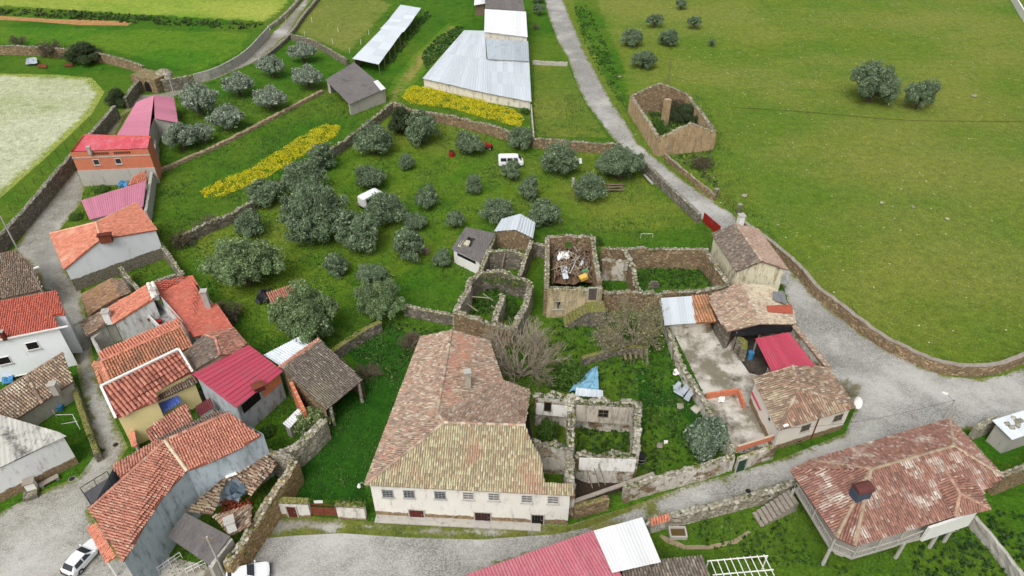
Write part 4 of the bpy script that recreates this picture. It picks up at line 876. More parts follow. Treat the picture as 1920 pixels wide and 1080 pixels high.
def crumpled(name, label, px, z, mat, cat, n=5, amp=.12, seed=0):
    q = [P(x, y, z) for x, y in px]; rg = np.random.RandomState(seed); V = []; F = []
    for j in range(n+1):
        for i in range(n+1): p = q[0].lerp(q[1], i/n).lerp(q[3].lerp(q[2], i/n), j/n); V.append((p.x+rg.normal(0, .04), p.y+rg.normal(0, .04), p.z+rg.uniform(-amp, amp)))
    for j in range(n):
        for i in range(n): F.append((j*(n+1)+i, j*(n+1)+i+1, (j+1)*(n+1)+i+1, (j+1)*(n+1)+i))
    m = len(V); V += [(a, b, c-.04) for a, b, c in V]; F += [tuple(reversed([k+m for k in f])) for f in F]
    return tag(link(name, pymesh(name, V, F), mat), label, cat)
crumpled('plastic_sheet', 'crumpled white sheet near the back of the junk heap', [(1044, 486), (1068, 484), (1066, 471), (1048, 474)], 3.1, MT['white'], 'sheet', seed=1, amp=.3)
crumpled('metal_sheet', 'long bright bent metal sheet in the middle of the junk heap', [(1056, 522), (1066, 521), (1062, 496), (1050, 498)], 3.1, zinc, 'sheet', seed=2, amp=.25)
crumpled('metal_sheet', 'narrow shiny strip at the right of the junk heap', [(1085, 499), (1091, 499), (1098, 484), (1094, 483)], 3.1, zinc, 'sheet', 4, seed=3)
yp = M_plain('yellow_foam', L(214, 176, 84), var=.2)
tag(MB().box(P(1094, 520, 3.3), (1.1, .9, .5), (1, .4, .3)).build('foam_block', yp), 'yellow block lying at the lower right of the junk heap', 'block')
tag(MB().box(P(1097, 508, 3.2), (.8, .5, .3), (1, .3, .1)).build('green_crate', M_plain('green_plastic', L(76, 160, 108))), 'small green crate on the junk heap above the yellow block', 'crate')
# annex rooms and walled plot east of the tower
az = 3.6
r = wall_run('annex_ruin', 'roofless walled plot with ragged stone walls right of the tower ruin', [(1127, 463, az), (1170, 466, az), (1240, 464, az), (1322, 467, az)], .6, 'stone', cat='ruin', ivy=.3, smooth=0, ragged=.2)
for i, q in enumerate([[(1130, 486, az), (1155, 486, az), (1178, 487, az)], [(1170, 469, az), (1182, 484, az), (1188, 505, az), (1193, 530, 3.2), (1198, 547, 3.0)], [(1132, 547, az-.2), (1165, 546, 3.2), (1214, 549, 3.0), (1260, 545, 2.8), (1330, 540, 2.8), (1372, 536, 2.6)], [(1324, 468, az), (1345, 500, 3.2), (1372, 536, 2.6)]]):
    wall_run('annex_ruin', str(i), q, .65, 'plst' if i == 0 else 'stone', parent=r, smooth=0, ragged=.3, ivy=.3, seed=i, stones='parts' if i in (0, 1) else 'joined', ssize=1.1)
c = P(1225, 540, 0); mb = MB(); n = 14
pr = [(math.cos(math.pi*k/(n-1))*.8, .4+math.sin(math.pi*k/(n-1))*.8) for k in range(n)]+[(-.8, 0), (.8, 0)]
mb.hexa([Vector((c.x+x, c.y-.15, z)) for x, z in pr], [Vector((c.x+x, c.y+.25, z)) for x, z in pr]); tag(mb.build('arched_stone', MT['grey']), 'upright rounded stone in the grass of the walled plot', 'stone')
# ---- ruin with beams, and the rooms north of it
cz = 3.3
r = wall_run('beam_ruin', 'roofless overgrown ruin with fallen beams behind the manor', [(880, 524, cz), (902, 508, cz), (936, 506, cz), (965, 517, cz), (996, 528, cz)], .8, 'mossy', cat='ruin', ivy=.3, ragged=.3, smooth=0)
for i, q in enumerate([[(996, 530, cz), (984, 572, cz), (965, 611, cz)], [(853, 584, cz), (873, 589, cz), (926, 605, cz), (963, 613, cz)], [(880, 526, cz), (877, 544, cz), (866, 560, cz), (854, 584, cz)], [(943, 553, 3.0), (936, 572, 2.9), (927, 598, 3.0)]]):
    wall_run('beam_ruin', str(i), q, .85, 'pale' if i != 1 else 'stone', parent=r, smooth=0, ragged=.3, ivy=.3, seed=i, stones='parts' if i == 0 else 'joined', ssize=1.1)
for lab, p, q in (('longest fallen beam across the beam ruin', (874, 568, 2.2), (896, 584, 1.6)), ('short fallen beam beside the inner wall of the ruin', (921, 573, 2.0), (934, 582, 1.6)), ('upper thin beam crossing the ruin', (884, 556, 2.2), (918, 559, 2.2)), ('diagonal beam at the top of the ruin', (906, 551, 1.8), (924, 563, 2.6))):
    tag(MB().tube(P(*p), P(*q), .09, .08, 6).build('beam', MT['twig']), lab, 'beam', 'fallen beams in the ruin')
r = wall_run('back_ruin', 'two small roofless stone rooms above the beam ruin', [(926, 439, 3.0), (915, 470, 3.0), (902, 505, 3.0)], .7, 'mossy', cat='ruin', ivy=.3, smooth=0, ragged=.25)
for i, q in enumerate([[(914, 471, 3.2), (950, 467, 3.4), (987, 476, 3.0)], [(997, 452, 3.0), (988, 474, 3.0), (974, 516, 2.8)], [(998, 456, 2.4), (1010, 457, 2.2), (1022, 459, 2.4)]]): wall_run('back_ruin', str(i), q, .6, 'mossy', parent=r, smooth=0, ragged=.25, ivy=.3, seed=i)
tag(MB().tube(P(948, 469, 3.5), P(941, 503, .4), .12, .12, 6).build('leaning_post', MT['twig']), 'pale post leaning in the small roofless room', 'post')
h = thing('metal_hut', 'small stone hut with pale blue gabled metal roof', 'hut', P(965, 445))
sheets(h, [(926, 434, 2.9), (967, 431, 3.9), (976, 401, 3.9), (940, 411, 2.9)], 3, 1, zinc, .5); sheets(h, [(967, 431, 3.9), (999, 447, 2.9), (1004, 418, 2.9), (976, 401, 3.9)], 3, 1, zinc, .5)
walls(h, [(926, 434, 2.9), (967, 431, 3.9), (999, 447, 2.9), (1004, 418, 2.9), (976, 401, 3.9), (940, 411, 2.9)], MT['stone'], .2)
h = thing('corrugated_shed', 'shed with dark corrugated roof and white front left of the ruins', 'shed', P(880, 500))
sheets(h, [(846, 467, 2.6), (900, 493, 2.6), (929, 438, 3.3), (873, 426, 3.3)], 4, 3, fib, .3, skip=((1, 1),)); sheets(h, [(858, 462, 2.75), (876, 467, 2.75), (882, 452, 2.9), (866, 447, 2.9)], 1, 1, M_plain('translucent_panel', L(196, 190, 164)), .3, name='skylight')
w = walls(h, [(848, 467, 2.6), (900, 492, 2.6), (928, 439, 3.2), (874, 427, 3.2)], MT['white'], .15)
MB().box((w[0]+w[1])/2+Vector((.0, -.02, 2.0)), ((w[1]-w[0]).length*.7, .05, .5), w[1]-w[0]).build('window', MT['dark'], h)
# ---- cream house
h = thing('cream_house', 'cream walled gabled house beside the road at the pasture wall', 'house', P(1400, 540)); ez, rg = 4.6, 6.2
roof(h, [(1334, 438, ez), (1381, 509, ez), (1429, 490, rg), (1380, 420, rg)], (0, 1), DARKT[:]+[(2, L(160, 128, 112))], patch=(L(170, 150, 120), .35))
roof(h, [(1380, 420, rg), (1429, 490, rg), (1477, 506, ez), (1421, 430, ez)], (2, 3), [(3, L(172, 134, 118)), (2, L(150, 116, 102)), (1, L(186, 158, 140))], patch=(L(180, 150, 132), .4))
ridge(h, [[(1380, 420, 6.25), (1429, 490, 6.25)]], OLD)
CRM = M_plaster('cream_plaster', L(222, 214, 186), .75, .3, stain=L(112, 88, 62))
w = walls(h, [(1334, 438, ez), (1381, 509, ez), (1429, 490, rg), (1477, 506, ez), (1421, 430, ez), (1380, 420, rg)], CRM, .3)
chimney(h, 1391, 404, 5.0, 6.9, .8, MT['white'])
b = w[3]; mb = MB()
mb.box(b+Vector((.6, .7, 2.0)), (1.2, 1.6, .1)); mb.path([b+Vector((1.15, -.05, 2.0)), b+Vector((1.15, -.05, 2.9)), b+Vector((1.15, 1.45, 2.9)), b+Vector((1.15, 1.45, 2.0))], .03); mb.build('balcony', MT['steel'], h)
# ---- old tiled barn with open front
h = thing('old_tiled_barn', 'weathered tiled barn with open dark front beside the concrete yard', 'barn', P(1420, 630)); ez, rg = 3.5, 5.0
roof(h, [(1328, 555, ez), (1341, 586, ez), (1363, 622, ez), (1426, 607, rg), (1405, 566, rg), (1386, 531, rg)], (0, 2), OLD, pitch=.26, patch=(L(188, 160, 124), .5))
roof(h, [(1386, 531, rg), (1405, 566, rg), (1426, 607, rg), (1492, 608, ez), (1488, 585, ez), (1447, 536, 3.9)], (3, 4), [(3, L(196, 172, 146)), (3, L(172, 144, 122)), (1, L(206, 196, 178)), (1, L(140, 114, 98))], pitch=.26, patch=(L(200, 186, 150), .4))
ridge(h, [[(1386, 531, 5.05), (1405, 566, 5.05), (1426, 607, 5.05)]], OLD)
sheets(h, [(1437, 573, 4.75), (1440, 585, 4.75), (1487, 588, 3.75), (1484, 571, 3.75)], 2, 3, M_plain('red_brick_patch', L(176, 92, 72)), .4, .0, 'patch_panel')
crumpled('tarpaulin', 'grey tarpaulin on the roadside edge of the old barn roof', [(1448, 563), (1476, 570), (1470, 545), (1450, 546)], 4.35, M_plain('grey_tarp', L(124, 124, 126), .5), 'tarpaulin', seed=4)
w = walls(h, [(1330, 556, ez), (1341, 586, ez), (1363, 621, ez), (1377, 617, 3.6), (1400, 580, 4.4), (1480, 590, 3.6), (1490, 606, ez), (1486, 585, ez), (1447, 537, 3.9), (1386, 532, rg)], MT['grey'], .4)
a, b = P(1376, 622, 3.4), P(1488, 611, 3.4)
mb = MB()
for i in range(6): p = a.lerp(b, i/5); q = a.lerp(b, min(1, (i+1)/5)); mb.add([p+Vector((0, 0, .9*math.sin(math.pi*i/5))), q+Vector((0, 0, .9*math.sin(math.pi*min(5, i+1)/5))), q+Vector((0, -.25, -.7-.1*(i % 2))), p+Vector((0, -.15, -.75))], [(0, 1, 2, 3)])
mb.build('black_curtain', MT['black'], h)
mb = MB()
for i in (0, 2, 4): p = a.lerp(b, i/5+.05); mb.tube((p.x, p.y, 0), (p.x, p.y, 3.4), .12, .1, 6)
mb.build('post', MT['wood'], h)
wall_run('stone_pillar', 'short broken stone pillar with green top at the barn corner', [(1384, 632, 2.4), (1397, 640, 2.2), (1395, 655, 2.0)], .8, 'mossy', smooth=0, stones=None, cat='pillar')
h = thing('lean_to_roof', 'low lean-to with pale metal sheets and orange tiles', 'shed', P(1290, 612))
sheets(h, [(1246, 610, 2.6), (1305, 606, 2.6), (1297, 555, 3.2), (1239, 559, 3.2)], 4, 1, zinc, .35, .03); roof(h, [(1305, 606, 2.6), (1344, 603, 2.6), (1327, 554, 3.2), (1297, 555, 3.2)], (0, 1), [(3, L(206, 136, 86)), (2, L(186, 118, 74)), (1, L(160, 120, 84))], .4, .45, patch=(L(92, 88, 50), .55), ps=.5)
walls(h, [(1246, 610, 2.4), (1303, 606, 2.4), (1342, 602, 2.4), (1326, 555, 3.1), (1297, 556, 3.1), (1240, 560, 3.1)], MT['plst'], .4)
# ---- pink roof and coped wall
h = thing('pink_shelter', 'open shelter with bright pink metal roof beside the road', 'shelter', P(1470, 700))
sheets(h, [(1447, 697, 2.8), (1529, 687, 2.9), (1479, 623, 3.2), (1416, 635, 3.2)], 8, 1, crimson, .28, .07, seed=3)
mb = MB()
for x, y in ((1418, 640), (1440, 690), (1475, 628), (1520, 686)): c = P(x, y, 2.9); mb.tube((c.x, c.y, 0), (c.x, c.y, 2.9), .07, .07)
mb.build('post', MT['steel'], h)
r = wall_run('coped_wall', 'boundary wall with old tile coping between pink shelter and road', [(1487, 612, 3.1), (1512, 643, 3.1), (1550, 690, 3.1)], .5, 'plst', smooth=0, stones=None)
roof(r, [(1490, 608, 3.0), (1556, 688, 3.0), (1548, 690, 3.5), (1484, 612, 3.5)], (0, 1), OLD, .28, .4, thick=.05, name='coping'); 
# ---- right house with hip roof
h = thing('corner_house', 'small white house with hipped mossy tile roof on the street corner', 'house', P(1510, 840)); ez, rg = 4.0, 5.6
pk = (1498, 727, rg); rt = (1487, 686, rg)
roof(h, [(1411, 708, ez), (1460, 807, ez), pk, rt], (0, 1), RUINT, .3, .45, patch=(L(196, 176, 140), .5)); roof(h, [(1460, 807, ez), (1603, 764, ez), pk], (0, 1), RUINT+[(2, L(188, 108, 80))], .3, .45, patch=(L(170, 150, 120), .2)); roof(h, [(1603, 764, ez), (1552, 688, ez), rt, pk], (0, 1), RUINT, .3, .45, patch=(L(178, 150, 126), .4))
ridge(h, [[rt, pk], [pk, (1460, 807, 4.05)], [pk, (1603, 764, 4.05)]], RUINT)
w = walls(h, [(1411, 708, ez), (1460, 807, ez), (1603, 764, ez), (1552, 688, ez), (1487, 686, rg-.1)], M_plaster('corner_plaster', L(230, 222, 210), .2, .9), .3)
for x, y in ((1510, 802), (1571, 783)): window(h, w[1], w[2], x, y, 1.1, .95, (2, 2), MT['wood'], MT['glass'])
window(h, w[1], w[2], 1499, 827, .6, .4, (1, 1), MT['wood'], MT['dark'], sill=False); window(h, w[0], w[1], 1443, 786, .5, .6, (1, 1), MT['frame'], MT['dark'], sill=False)
c, n, t = on_wall(w[1], w[2], 1528, 800); mb = MB(); mb.tube(Vector((c.x, c.y, 3.8))+n*.12, Vector((c.x, c.y, .1))+n*.12, .07); mb.build('downpipe', MT['rust'], h)
sheets(h, [(1424, 770, 1.9), (1433, 768, 2.1), (1418, 733, 2.1), (1407, 735, 1.9)], 2, 3, crimson, .3, name='awning_sheet')
c = P(1600, 749, 3.6); mb = MB()
for k in range(4): mb.tube(Vector((c.x+.4, c.y-.1, 3.2))+Vector((.25, -.4, .35))*(.12*k), Vector((c.x+.4, c.y-.1, 3.2))+Vector((.25, -.4, .35))*(.12*(k+1)), .2+.13*k, .2+.13*(k+1), 14, k == 0)
mb.tube((c.x-.3, c.y+.2, 2.9), (c.x+.4, c.y-.1, 3.2), .05); mb.build('satellite_dish', MT['white'], h)
# ---- balcony house bottom right
h = thing('balcony_house', 'large house with brown hipped roof and railed veranda at bottom right', 'house', P(1650, 1000)); ez, rg = 5.2, 7.5
R1, R2 = (1633, 880, rg), (1788, 836, rg)
BP = (L(214, 206, 196), .3)
for pts, ev in (([(1522, 863, ez), (1781, 786, ez), R2, R1], (0, 1)), ([(1482, 882, ez), (1522, 863, ez), R1], (0, 1)), ([(1568, 1008, ez), (1482, 882, ez), R1], (0, 1)), ([(1603, 1024, ez), (1568, 1008, ez), R1], (0, 1)), ([(1603, 1024, ez), (1793, 966, ez), (1880, 893, 5.98), R2, R1], (0, 1)), ([(1880, 893, 5.6), (1781, 786, ez), R2], (0, 1))):
    roof(h, pts, ev, BROWN, 0.25, 0.37, patch=BP, ps=.6)
ridge(h, [[R1, R2], [(1522, 863, ez+.05), R1], [(1568, 1008, ez+.05), R1], [(1603, 1024, ez+.05), R1], [(1781, 786, ez+.05), R2], [(1880, 893, 6.0), R2]], [(2, L(176, 150, 120)), (1, L(150, 120, 98))])
W2 = (1774, 884, 6.85); W3 = (1800, 925, 6.75); W4 = (1856, 954, 5.35); W5 = (1791, 968, 5.35); W6 = (1830, 906, 6.1)
roof(h, [W5, W4, W3], (0, 1), BROWN, .25, .37); roof(h, [W4, W6, W2, W3], (0, 1), BROWN, .25, .37); roof(h, [(1757, 915, 6.3), W5, W3, W2], (0, 1), BROWN, .25, .37)
ridge(h, [[W2, W3], [W3, W4], [W3, W5]], [(2, L(186, 140, 112)), (1, L(160, 112, 92))])
BW = M_plaster('balcony_house_wall', L(206, 200, 188), .6, .0)
w = walls(h, [(1520, 892, ez), (1782, 800, ez), (1868, 893, ez), (1848, 950, 5.1), (1735, 975, ez), (1612, 1000, ez), (1585, 990, ez)], BW, .7)
MB().box(P(1780, 990, 3.6)+Vector((0, .2, 0)), (5.6, .25, 2.2), (P(1838, 963, 3.6)-P(1728, 1000, 3.6))).build('wall', MT['white'], h)
vz = 2.7; vp = [(1489, 916), (1523, 972), (1557, 1029), (1598, 1047), (1640, 1035), (1680, 1023), (1735, 1002)]; vq = [P(x, y, vz) for x, y in vp]
inn = [P(x, y, vz) for x, y in ((1515, 905), (1540, 955), (1580, 998), (1608, 1012), (1640, 1004), (1680, 992), (1738, 978))]
mb = MB()
for i in range(len(vq)-1): mb.hexa([p-Vector((0, 0, .22)) for p in (vq[i], vq[i+1], inn[i+1], inn[i])], [vq[i], vq[i+1], inn[i+1], inn[i]])
ve = mb.build('veranda_floor', MT['concrete'], h)
mb = MB(); mb.path([p+Vector((0, 0, 1.0)) for p in vq], .06, 6); mb.path([p+Vector((0, 0, .12)) for p in vq], .05, 6); bal = mb.build('railing', MT['pole'], h)
mb = MB()
for a, b in zip(vq[:-1], vq[1:]):
    n = int((b-a).length/.28)
    for i in range(n): p = a.lerp(b, i/n); mb.tube(p+Vector((0, 0, .1)), p+Vector((0, 0, 1.0)), .028, .028, 4)
mb.build('balusters', MT['pole'], bal)['kind'] = 'stuff'
for p in [vq[0].lerp(vq[1], .15), vq[1], vq[2], vq[3], vq[4], vq[5]]: MB().tube(p, p+Vector((0, 0, ez-vz-.1)), .1, .1, 8).build('column', MT['pole'], h)
for p in (vq[2], vq[0], vq[5].lerp(vq[6], .3), vq[6]+Vector((1.5, .3, 0)), vq[6]+Vector((3.2, .9, 0))): MB().tube((p.x, p.y, 0), (p.x, p.y, vz-.2), .2, .16, 8).build('pillar', MT['pole'], h)
c = P(1613, 925, 7.0); mb = MB(); mb.box((c.x, c.y, 7.0), (1.5, 1.1, 1.8), (1, .25, 0)); sl = mb.build('chimney', M_plain('slate_blue', L(62, 78, 96), .5), h)
mb = MB(); 
for k in range(5): t0 = math.pi*k/4; 
rv = []
for sx in (-1.0, 1.0):
    for k in range(6): t = math.pi*k/5; rv.append(Vector((c.x, c.y, 7.85))+Vector((1, .25, 0)).normalized()*sx*.85+Vector((-.25, 1, 0)).normalized()*(math.cos(t)*.66)+Vector((0, 0, math.sin(t)*.4)))
mb.add(rv, [(k, k+1, 7+k, 6+k) for k in range(5)]+[(5, 4, 3, 2, 1, 0), (6, 7, 8, 9, 10, 11)]); mb.build('cap', M_plain('maroon_cap', L(98, 58, 54), .8), sl)
st = thing('garden_stair', 'grey stone steps behind the street wall beside the veranda', 'stairs', P(1455, 955))
for i in range(9):
    p = P(1422+i*8.0, 973-i*5.2, .15+i*.17); MB().box((p.x, p.y, (.15+i*.17)/2), (.42, 1.7, .15+i*.17), (1, .25, 0)).build('step', MT['cap'], st)
# ---- bottom pink roof building
h = thing('pink_roof_hall', 'long building with faded pink metal roof at the bottom edge', 'building', P(1000, 1080)); 
sheets(h, [(826, 1094, 3.6), (1112, 995, 3.6), (1196, 1130, 4.4), (880, 1260, 4.4)], 17, 1, pinkold, .3, .06, seed=8)
sheets(h, [(1113, 995, 3.7), (1204, 970, 3.7), (1239, 1054, 4.3), (1148, 1074, 4.35)], 5, 1, whitesh, .3, .02, seed=9)
walls(h, [(826, 1094, 3.6), (1112, 995, 3.6), (1204, 971, 3.6), (1239, 1054, 4.2), (1196, 1130, 4.3), (880, 1260, 4.3)], MT['concrete'], .35)
h = thing('brown_tile_annex', 'brown tiled roof beside the white sheets at the bottom edge', 'building', P(1240, 1080))
roof(h, [(1164, 1058, 3.4), (1316, 1044, 3.4), (1345, 1110, 4.2), (1180, 1130, 4.2)], (0, 1), DARKT+[(3, L(158, 138, 124))], 0.28, 0.40); walls(h, [(1164, 1058, 3.4), (1316, 1044, 3.4), (1345, 1110, 4.1), (1180, 1130, 4.1)], MT['plst'], .3)
pg = thing('pergola', 'white metal pergola frame at the bottom edge near the tiled annex', 'pergola', P(1380, 1075))
for i in range(9): a, b = P(1332+i*12.5, 1050-i*1.3, 2.4), P(1348+i*13, 1090-i*1.3, 2.4); MB().tube(a, b, .05, .05, 5).build('bar', MT['white'], pg)
for y in (1052, 1078): a, b = P(1326+(y-1052)*.4, y, 2.33), P(1440+(y-1052)*.4, y-10, 2.33); MB().tube(a, b, .06, .06, 5).build('rail', MT['white'], pg)
for x, y in ((1328, 1052), (1438, 1044)): c = P(x, y, 2.3); MB().tube((c.x, c.y, 0), (c.x, c.y, 2.3), .07, .07, 6).build('post', MT['white'], pg)
h = thing('brick_gatepost', 'small orange tile capped brick shelter at the end of the street wall', 'shelter', P(1238, 985))
roof(h, [(1222, 984, 1.9), (1256, 973, 1.9), (1252, 963, 2.5), (1219, 973, 2.5)], (0, 1), NEWO, .3, .4, mat='tilenew'); walls(h, [(1222, 984, 1.9), (1256, 973, 1.9), (1252, 963, 2.4), (1219, 973, 2.4)], MT['plst'], .15)
# ---- corrugated roof at right edge
h = thing('edge_shed', 'shed with pale corrugated roof weighted by stones at the right edge', 'shed', P(1915, 830))
sheets(h, [(1898, 825, 2.8), (1990, 792, 2.8), (1935, 765, 3.3), (1860, 788, 3.3)], 4, 1, zinc, .3); walls(h, [(1898, 825, 2.8), (1990, 792, 2.8), (1935, 765, 3.2), (1862, 789, 3.2)], MT['concrete'], .3)
for i, (x, y) in enumerate(((1888, 795), (1899, 785), (1905, 790), (1897, 801), (1909, 797), (1913, 789))):
    o = bpy.data.objects.new('roof_stone', STM[i]); COL.objects.link(o); c = P(x, y, 3.2); o.location = c; o.scale = (.55, .45, .35); o.rotation_euler = (0, 0, i); tag(o, ['leftmost', 'uppermost', 'middle', 'lowest', 'right lower', 'rightmost'][i]+' stone weighing down the pale corrugated roof at the right edge', 'stone', 'stones on the corrugated roof')
# ================================================================== THE VILLAGE ON THE LEFT
h = thing('pink_roof_house', 'house with two slope pale pink metal roof below the stone gateway', 'house', P(280, 260))
sheets(h, [(218, 256, 2.8), (256, 192, 2.8), (289, 179, 4.4), (279, 256, 4.4)], 5, 1, pink, .3, seed=2); sheets(h, [(334, 230, 3.0), (326, 183, 3.0), (289, 179, 4.4), (290, 222, 4.4)], 4, 1, pink, .3, seed=3)
walls(h, [(218, 256, 2.8), (279, 256, 4.4), (290, 222, 4.3), (334, 230, 2.9), (326, 183, 2.9), (289, 179, 4.3), (256, 192, 2.8)], MT['concrete'], .25)
h = thing('brick_house', 'two storey orange brick house with red sheet roof beside the lane', 'house', P(220, 345)); bz = 6.7
bA, bB = P(131, 285, bz), P(277, 279, bz); an = math.atan2((bB-bA).y, (bB-bA).x); BRK = M_brick('hollow_brick', an, L(206, 108, 70), L(184, 90, 60))
w = walls(h, [(131, 285, bz), (277, 279, bz), (283, 256, bz), (157, 253, bz)], BRK, .0, drop=0)
sheets(h, [(133, 284, 6.3), (276, 278, 6.3), (281, 255, 6.5), (157, 252, 6.5)], 9, 1, redsheet, .4, .03, seed=5)
mb = MB().box((w[0]+w[1])/2+Vector((0, 0, 5.55)), ((w[1]-w[0]).length+.1, .14, .22), w[1]-w[0]); mb.build('string_course', MT['concrete'], h)
mb = MB().box((w[0]+w[1])/2+Vector((0, 0, 1.55)), ((w[1]-w[0]).length+.1, .2, 3.1), w[1]-w[0]); mb.build('ground_storey', MT['concrete'], h)
wa, wb = w[0]+Vector((0, -.08, 0)), w[1]+Vector((0, -.08, 0))
for x, y in ((181, 304), (222, 302)): window(h, w[0], w[1], x, y, .95, 1.0, (1, 1))
dv = (w[1]-w[0]).normalized(); mb = MB()
for k in range(18):
    if k in (8, 9): continue
    p = w[0].lerp(w[1], .28+.5*k/18); mb.box(p+Vector((0, 0, 6.2))-Vector((-dv.y, dv.x, 0))*.02, (.18, .1, .4), dv)
mb.build('vent_slots', MT['dark'], h)
chimney(h, 165, 276, 6.3, 7.6, .5)
h = thing('lower_pink_shed', 'pale pink corrugated shed between the brick house and orange gable', 'shed', P(210, 400))
sheets(h, [(150, 377, 2.7), (168, 412, 2.7), (268, 388, 3.0), (274, 339, 3.0)][::-1][:0] or [(168, 412, 2.6), (268, 388, 2.6), (274, 339, 3.2), (152, 376, 3.2)], 14, 1, pink, .28, .04, seed=6)
walls(h, [(168, 412, 2.6), (268, 388, 2.6), (274, 339, 3.1), (152, 376, 3.1)], MT['concrete'], .3)
h = thing('tiny_tile_roof', 'small orange tile roof tucked beside the brick house', 'roof', P(255, 345)); roof(h, [(241, 348, 2.4), (275, 339, 2.4), (274, 320, 2.9), (252, 330, 2.9)], (0, 1), NEWO, 0.28, 0.37, mat='tilenew', patch=(L(110, 110, 50), .4)); walls(h, [(241, 348, 2.4), (275, 339, 2.4), (274, 320, 2.8), (252, 330, 2.8)], MT['concrete'], .2)
# gabled white house
h = thing('white_gable_house', 'white gabled house with orange tile roof on the lane', 'house', P(150, 548)); ez, rg = 4.1, 6.7
roof(h, [(94, 438, ez), (121, 505, ez), (189, 449, rg), (180, 417, rg)], (0, 1), NEWO, .26, .4, mat='tilenew', patch=(L(232, 164, 130), .3)); roof(h, [(180, 417, rg), (189, 449, rg), (294, 431, 5.2), (256, 380, 5.2)], (2, 3), NEWO, .26, .4, mat='tilenew')
ridge(h, [[(180, 417, rg+.05), (189, 449, rg+.05)], [(94, 438, ez+.06), (180, 417, rg+.06), (256, 380, 5.26)]], [(1, L(226, 150, 118))], mat='tilenew')
w = walls(h, [(94, 438, ez), (121, 505, ez), (189, 449, rg), (294, 431, 5.2), (256, 380, 5.2), (180, 417, rg)], M_plaster('gable_plaster', L(230, 232, 236), .22, 2.0, ST_GREY), .15)
c = P(197, 444, 7.0); mb = MB(); mb.box((c.x, c.y, 6.7), (1.6, .7, 1.2), (1, .3, 0)); o = mb.build('chimney', MT['rust'], h); MB().box((c.x, c.y, 7.4), (1.9, .9, .14), (1, .3, 0)).build('cap', MT['door'], o)
# tumbledown tile roofs by the lane
h = thing('old_lane_house', 'tumbledown house with mossy sagging tile roofs on the lane', 'house', P(180, 640))
MOSST = [(3, L(170, 116, 78)), (2, L(140, 96, 66)), (2, L(186, 140, 96)), (2, L(150, 110, 92)), (1, L(100, 84, 52))]
roof(h, [(153, 552, 3.2), (166, 592, 3.2), (194, 574, 3.7), (226, 556, 4.2), (208, 523, 4.2)], (0, 1), MOSST, 0.25, 0.37, patch=(L(150, 110, 50), .5), ps=.4); roof(h, [(226, 556, 4.2), (208, 523, 4.2), (228, 524, 3.7), (244, 549, 3.7)], (2, 3), RUINT, 0.25, 0.37)
roof(h, [(151, 603, 3.0), (164, 631, 3.0), (200, 606, 3.8), (193, 583, 3.8)], (0, 1), RUINT, 0.25, 0.37, jit=2)
walls(h, [(153, 552, 3.2), (166, 592, 3.2), (194, 574, 3.6), (226, 556, 4.1), (244, 549, 3.6), (228, 524, 3.6), (208, 523, 4.1)], MT['plst'], .3); walls(h, [(151, 603, 3.0), (164, 631, 3.0), (200, 606, 3.7), (193, 583, 3.7)], MT['concrete'], .25)
wall_run('courtyard_wall', 'weathered white courtyard wall below the tumbledown lane house', [(172, 632, 2.8), (188, 662, 2.6)], .4, 'concrete', smooth=0, stones=None); wall_run('courtyard_wall', 'grey back wall of the small courtyard under the tumbledown roof', [(172, 632, 2.8), (200, 612, 2.8), (214, 606, 2.8)], .4, 'concrete', smooth=0, stones=None)
# long orange house
h = thing('long_orange_house', 'L shaped house with plain orange tile roof and white chimneys', 'house', P(330, 640)); ez = 4.6
roof(h, [(203, 577, 4.4), (214, 607, 4.4), (289, 560, 6.2), (278, 532, 6.2)], (0, 1), NEWO, .26, .4, mat='tilenew'); 
roof(h, [(362, 632, 4.7), (437, 616, 3.6), (406, 571, 3.6), (389, 568, None), (373, 550, None), (361, 516, 4.2), (286, 530, 6.2), (296, 554, None), (342, 606, None)], (1, 2), REDO, .26, .4, mat='tilenew', patch=(L(200, 112, 84), .4))
ridge(h, [[(278, 532, 6.3), (289, 560, 6.3)], [(286, 530, 6.25), (296, 554, 6.2)]], [(1, L(220, 210, 200))], r=.25, mat='tilenew')
LW = M_plaster('long_house_plaster', L(206, 206, 204), .7)
w = walls(h, [(203, 577, 4.4), (214, 607, 4.4), (289, 560, 6.2), (278, 532, 6.2)], LW, .12); walls(h, [(362, 631, 4.7), (436, 616, 3.6), (406, 571, 3.6), (362, 517, 4.2), (286, 530, 6.1), (296, 554, 6.0), (342, 606, 5.2)], LW, .25)
chimney(h, 381, 546, 3.5, 6.6, .7, MT['concrete']); chimney(h, 287, 542, 5.5, 7.1, .6, MT['white']); chimney(h, 197, 584, 3.5, 5.4, .8, MT['white'])
h = thing('roof_terrace', 'flat grey roof terrace with parapets beside the long orange house', 'terrace', P(300, 630))
q = [P(x, y, 3.0) for x, y in ((268, 586), (294, 570), (336, 606), (306, 624))]
MB().hexa([p-Vector((0, 0, 3)) for p in q], q).build('terrace_floor', M_plaster('stained_cement', L(150, 148, 146), 1.0, stain=L(60, 58, 56)), h)
for a, b in zip(q, q[1:]+q[:1]): MB().box((a+b)/2+Vector((0, 0, .45)), ((b-a).length, .2, .9), b-a).build('parapet', LW, h)
BLOCK.append([(p.x, p.y) for p in q])
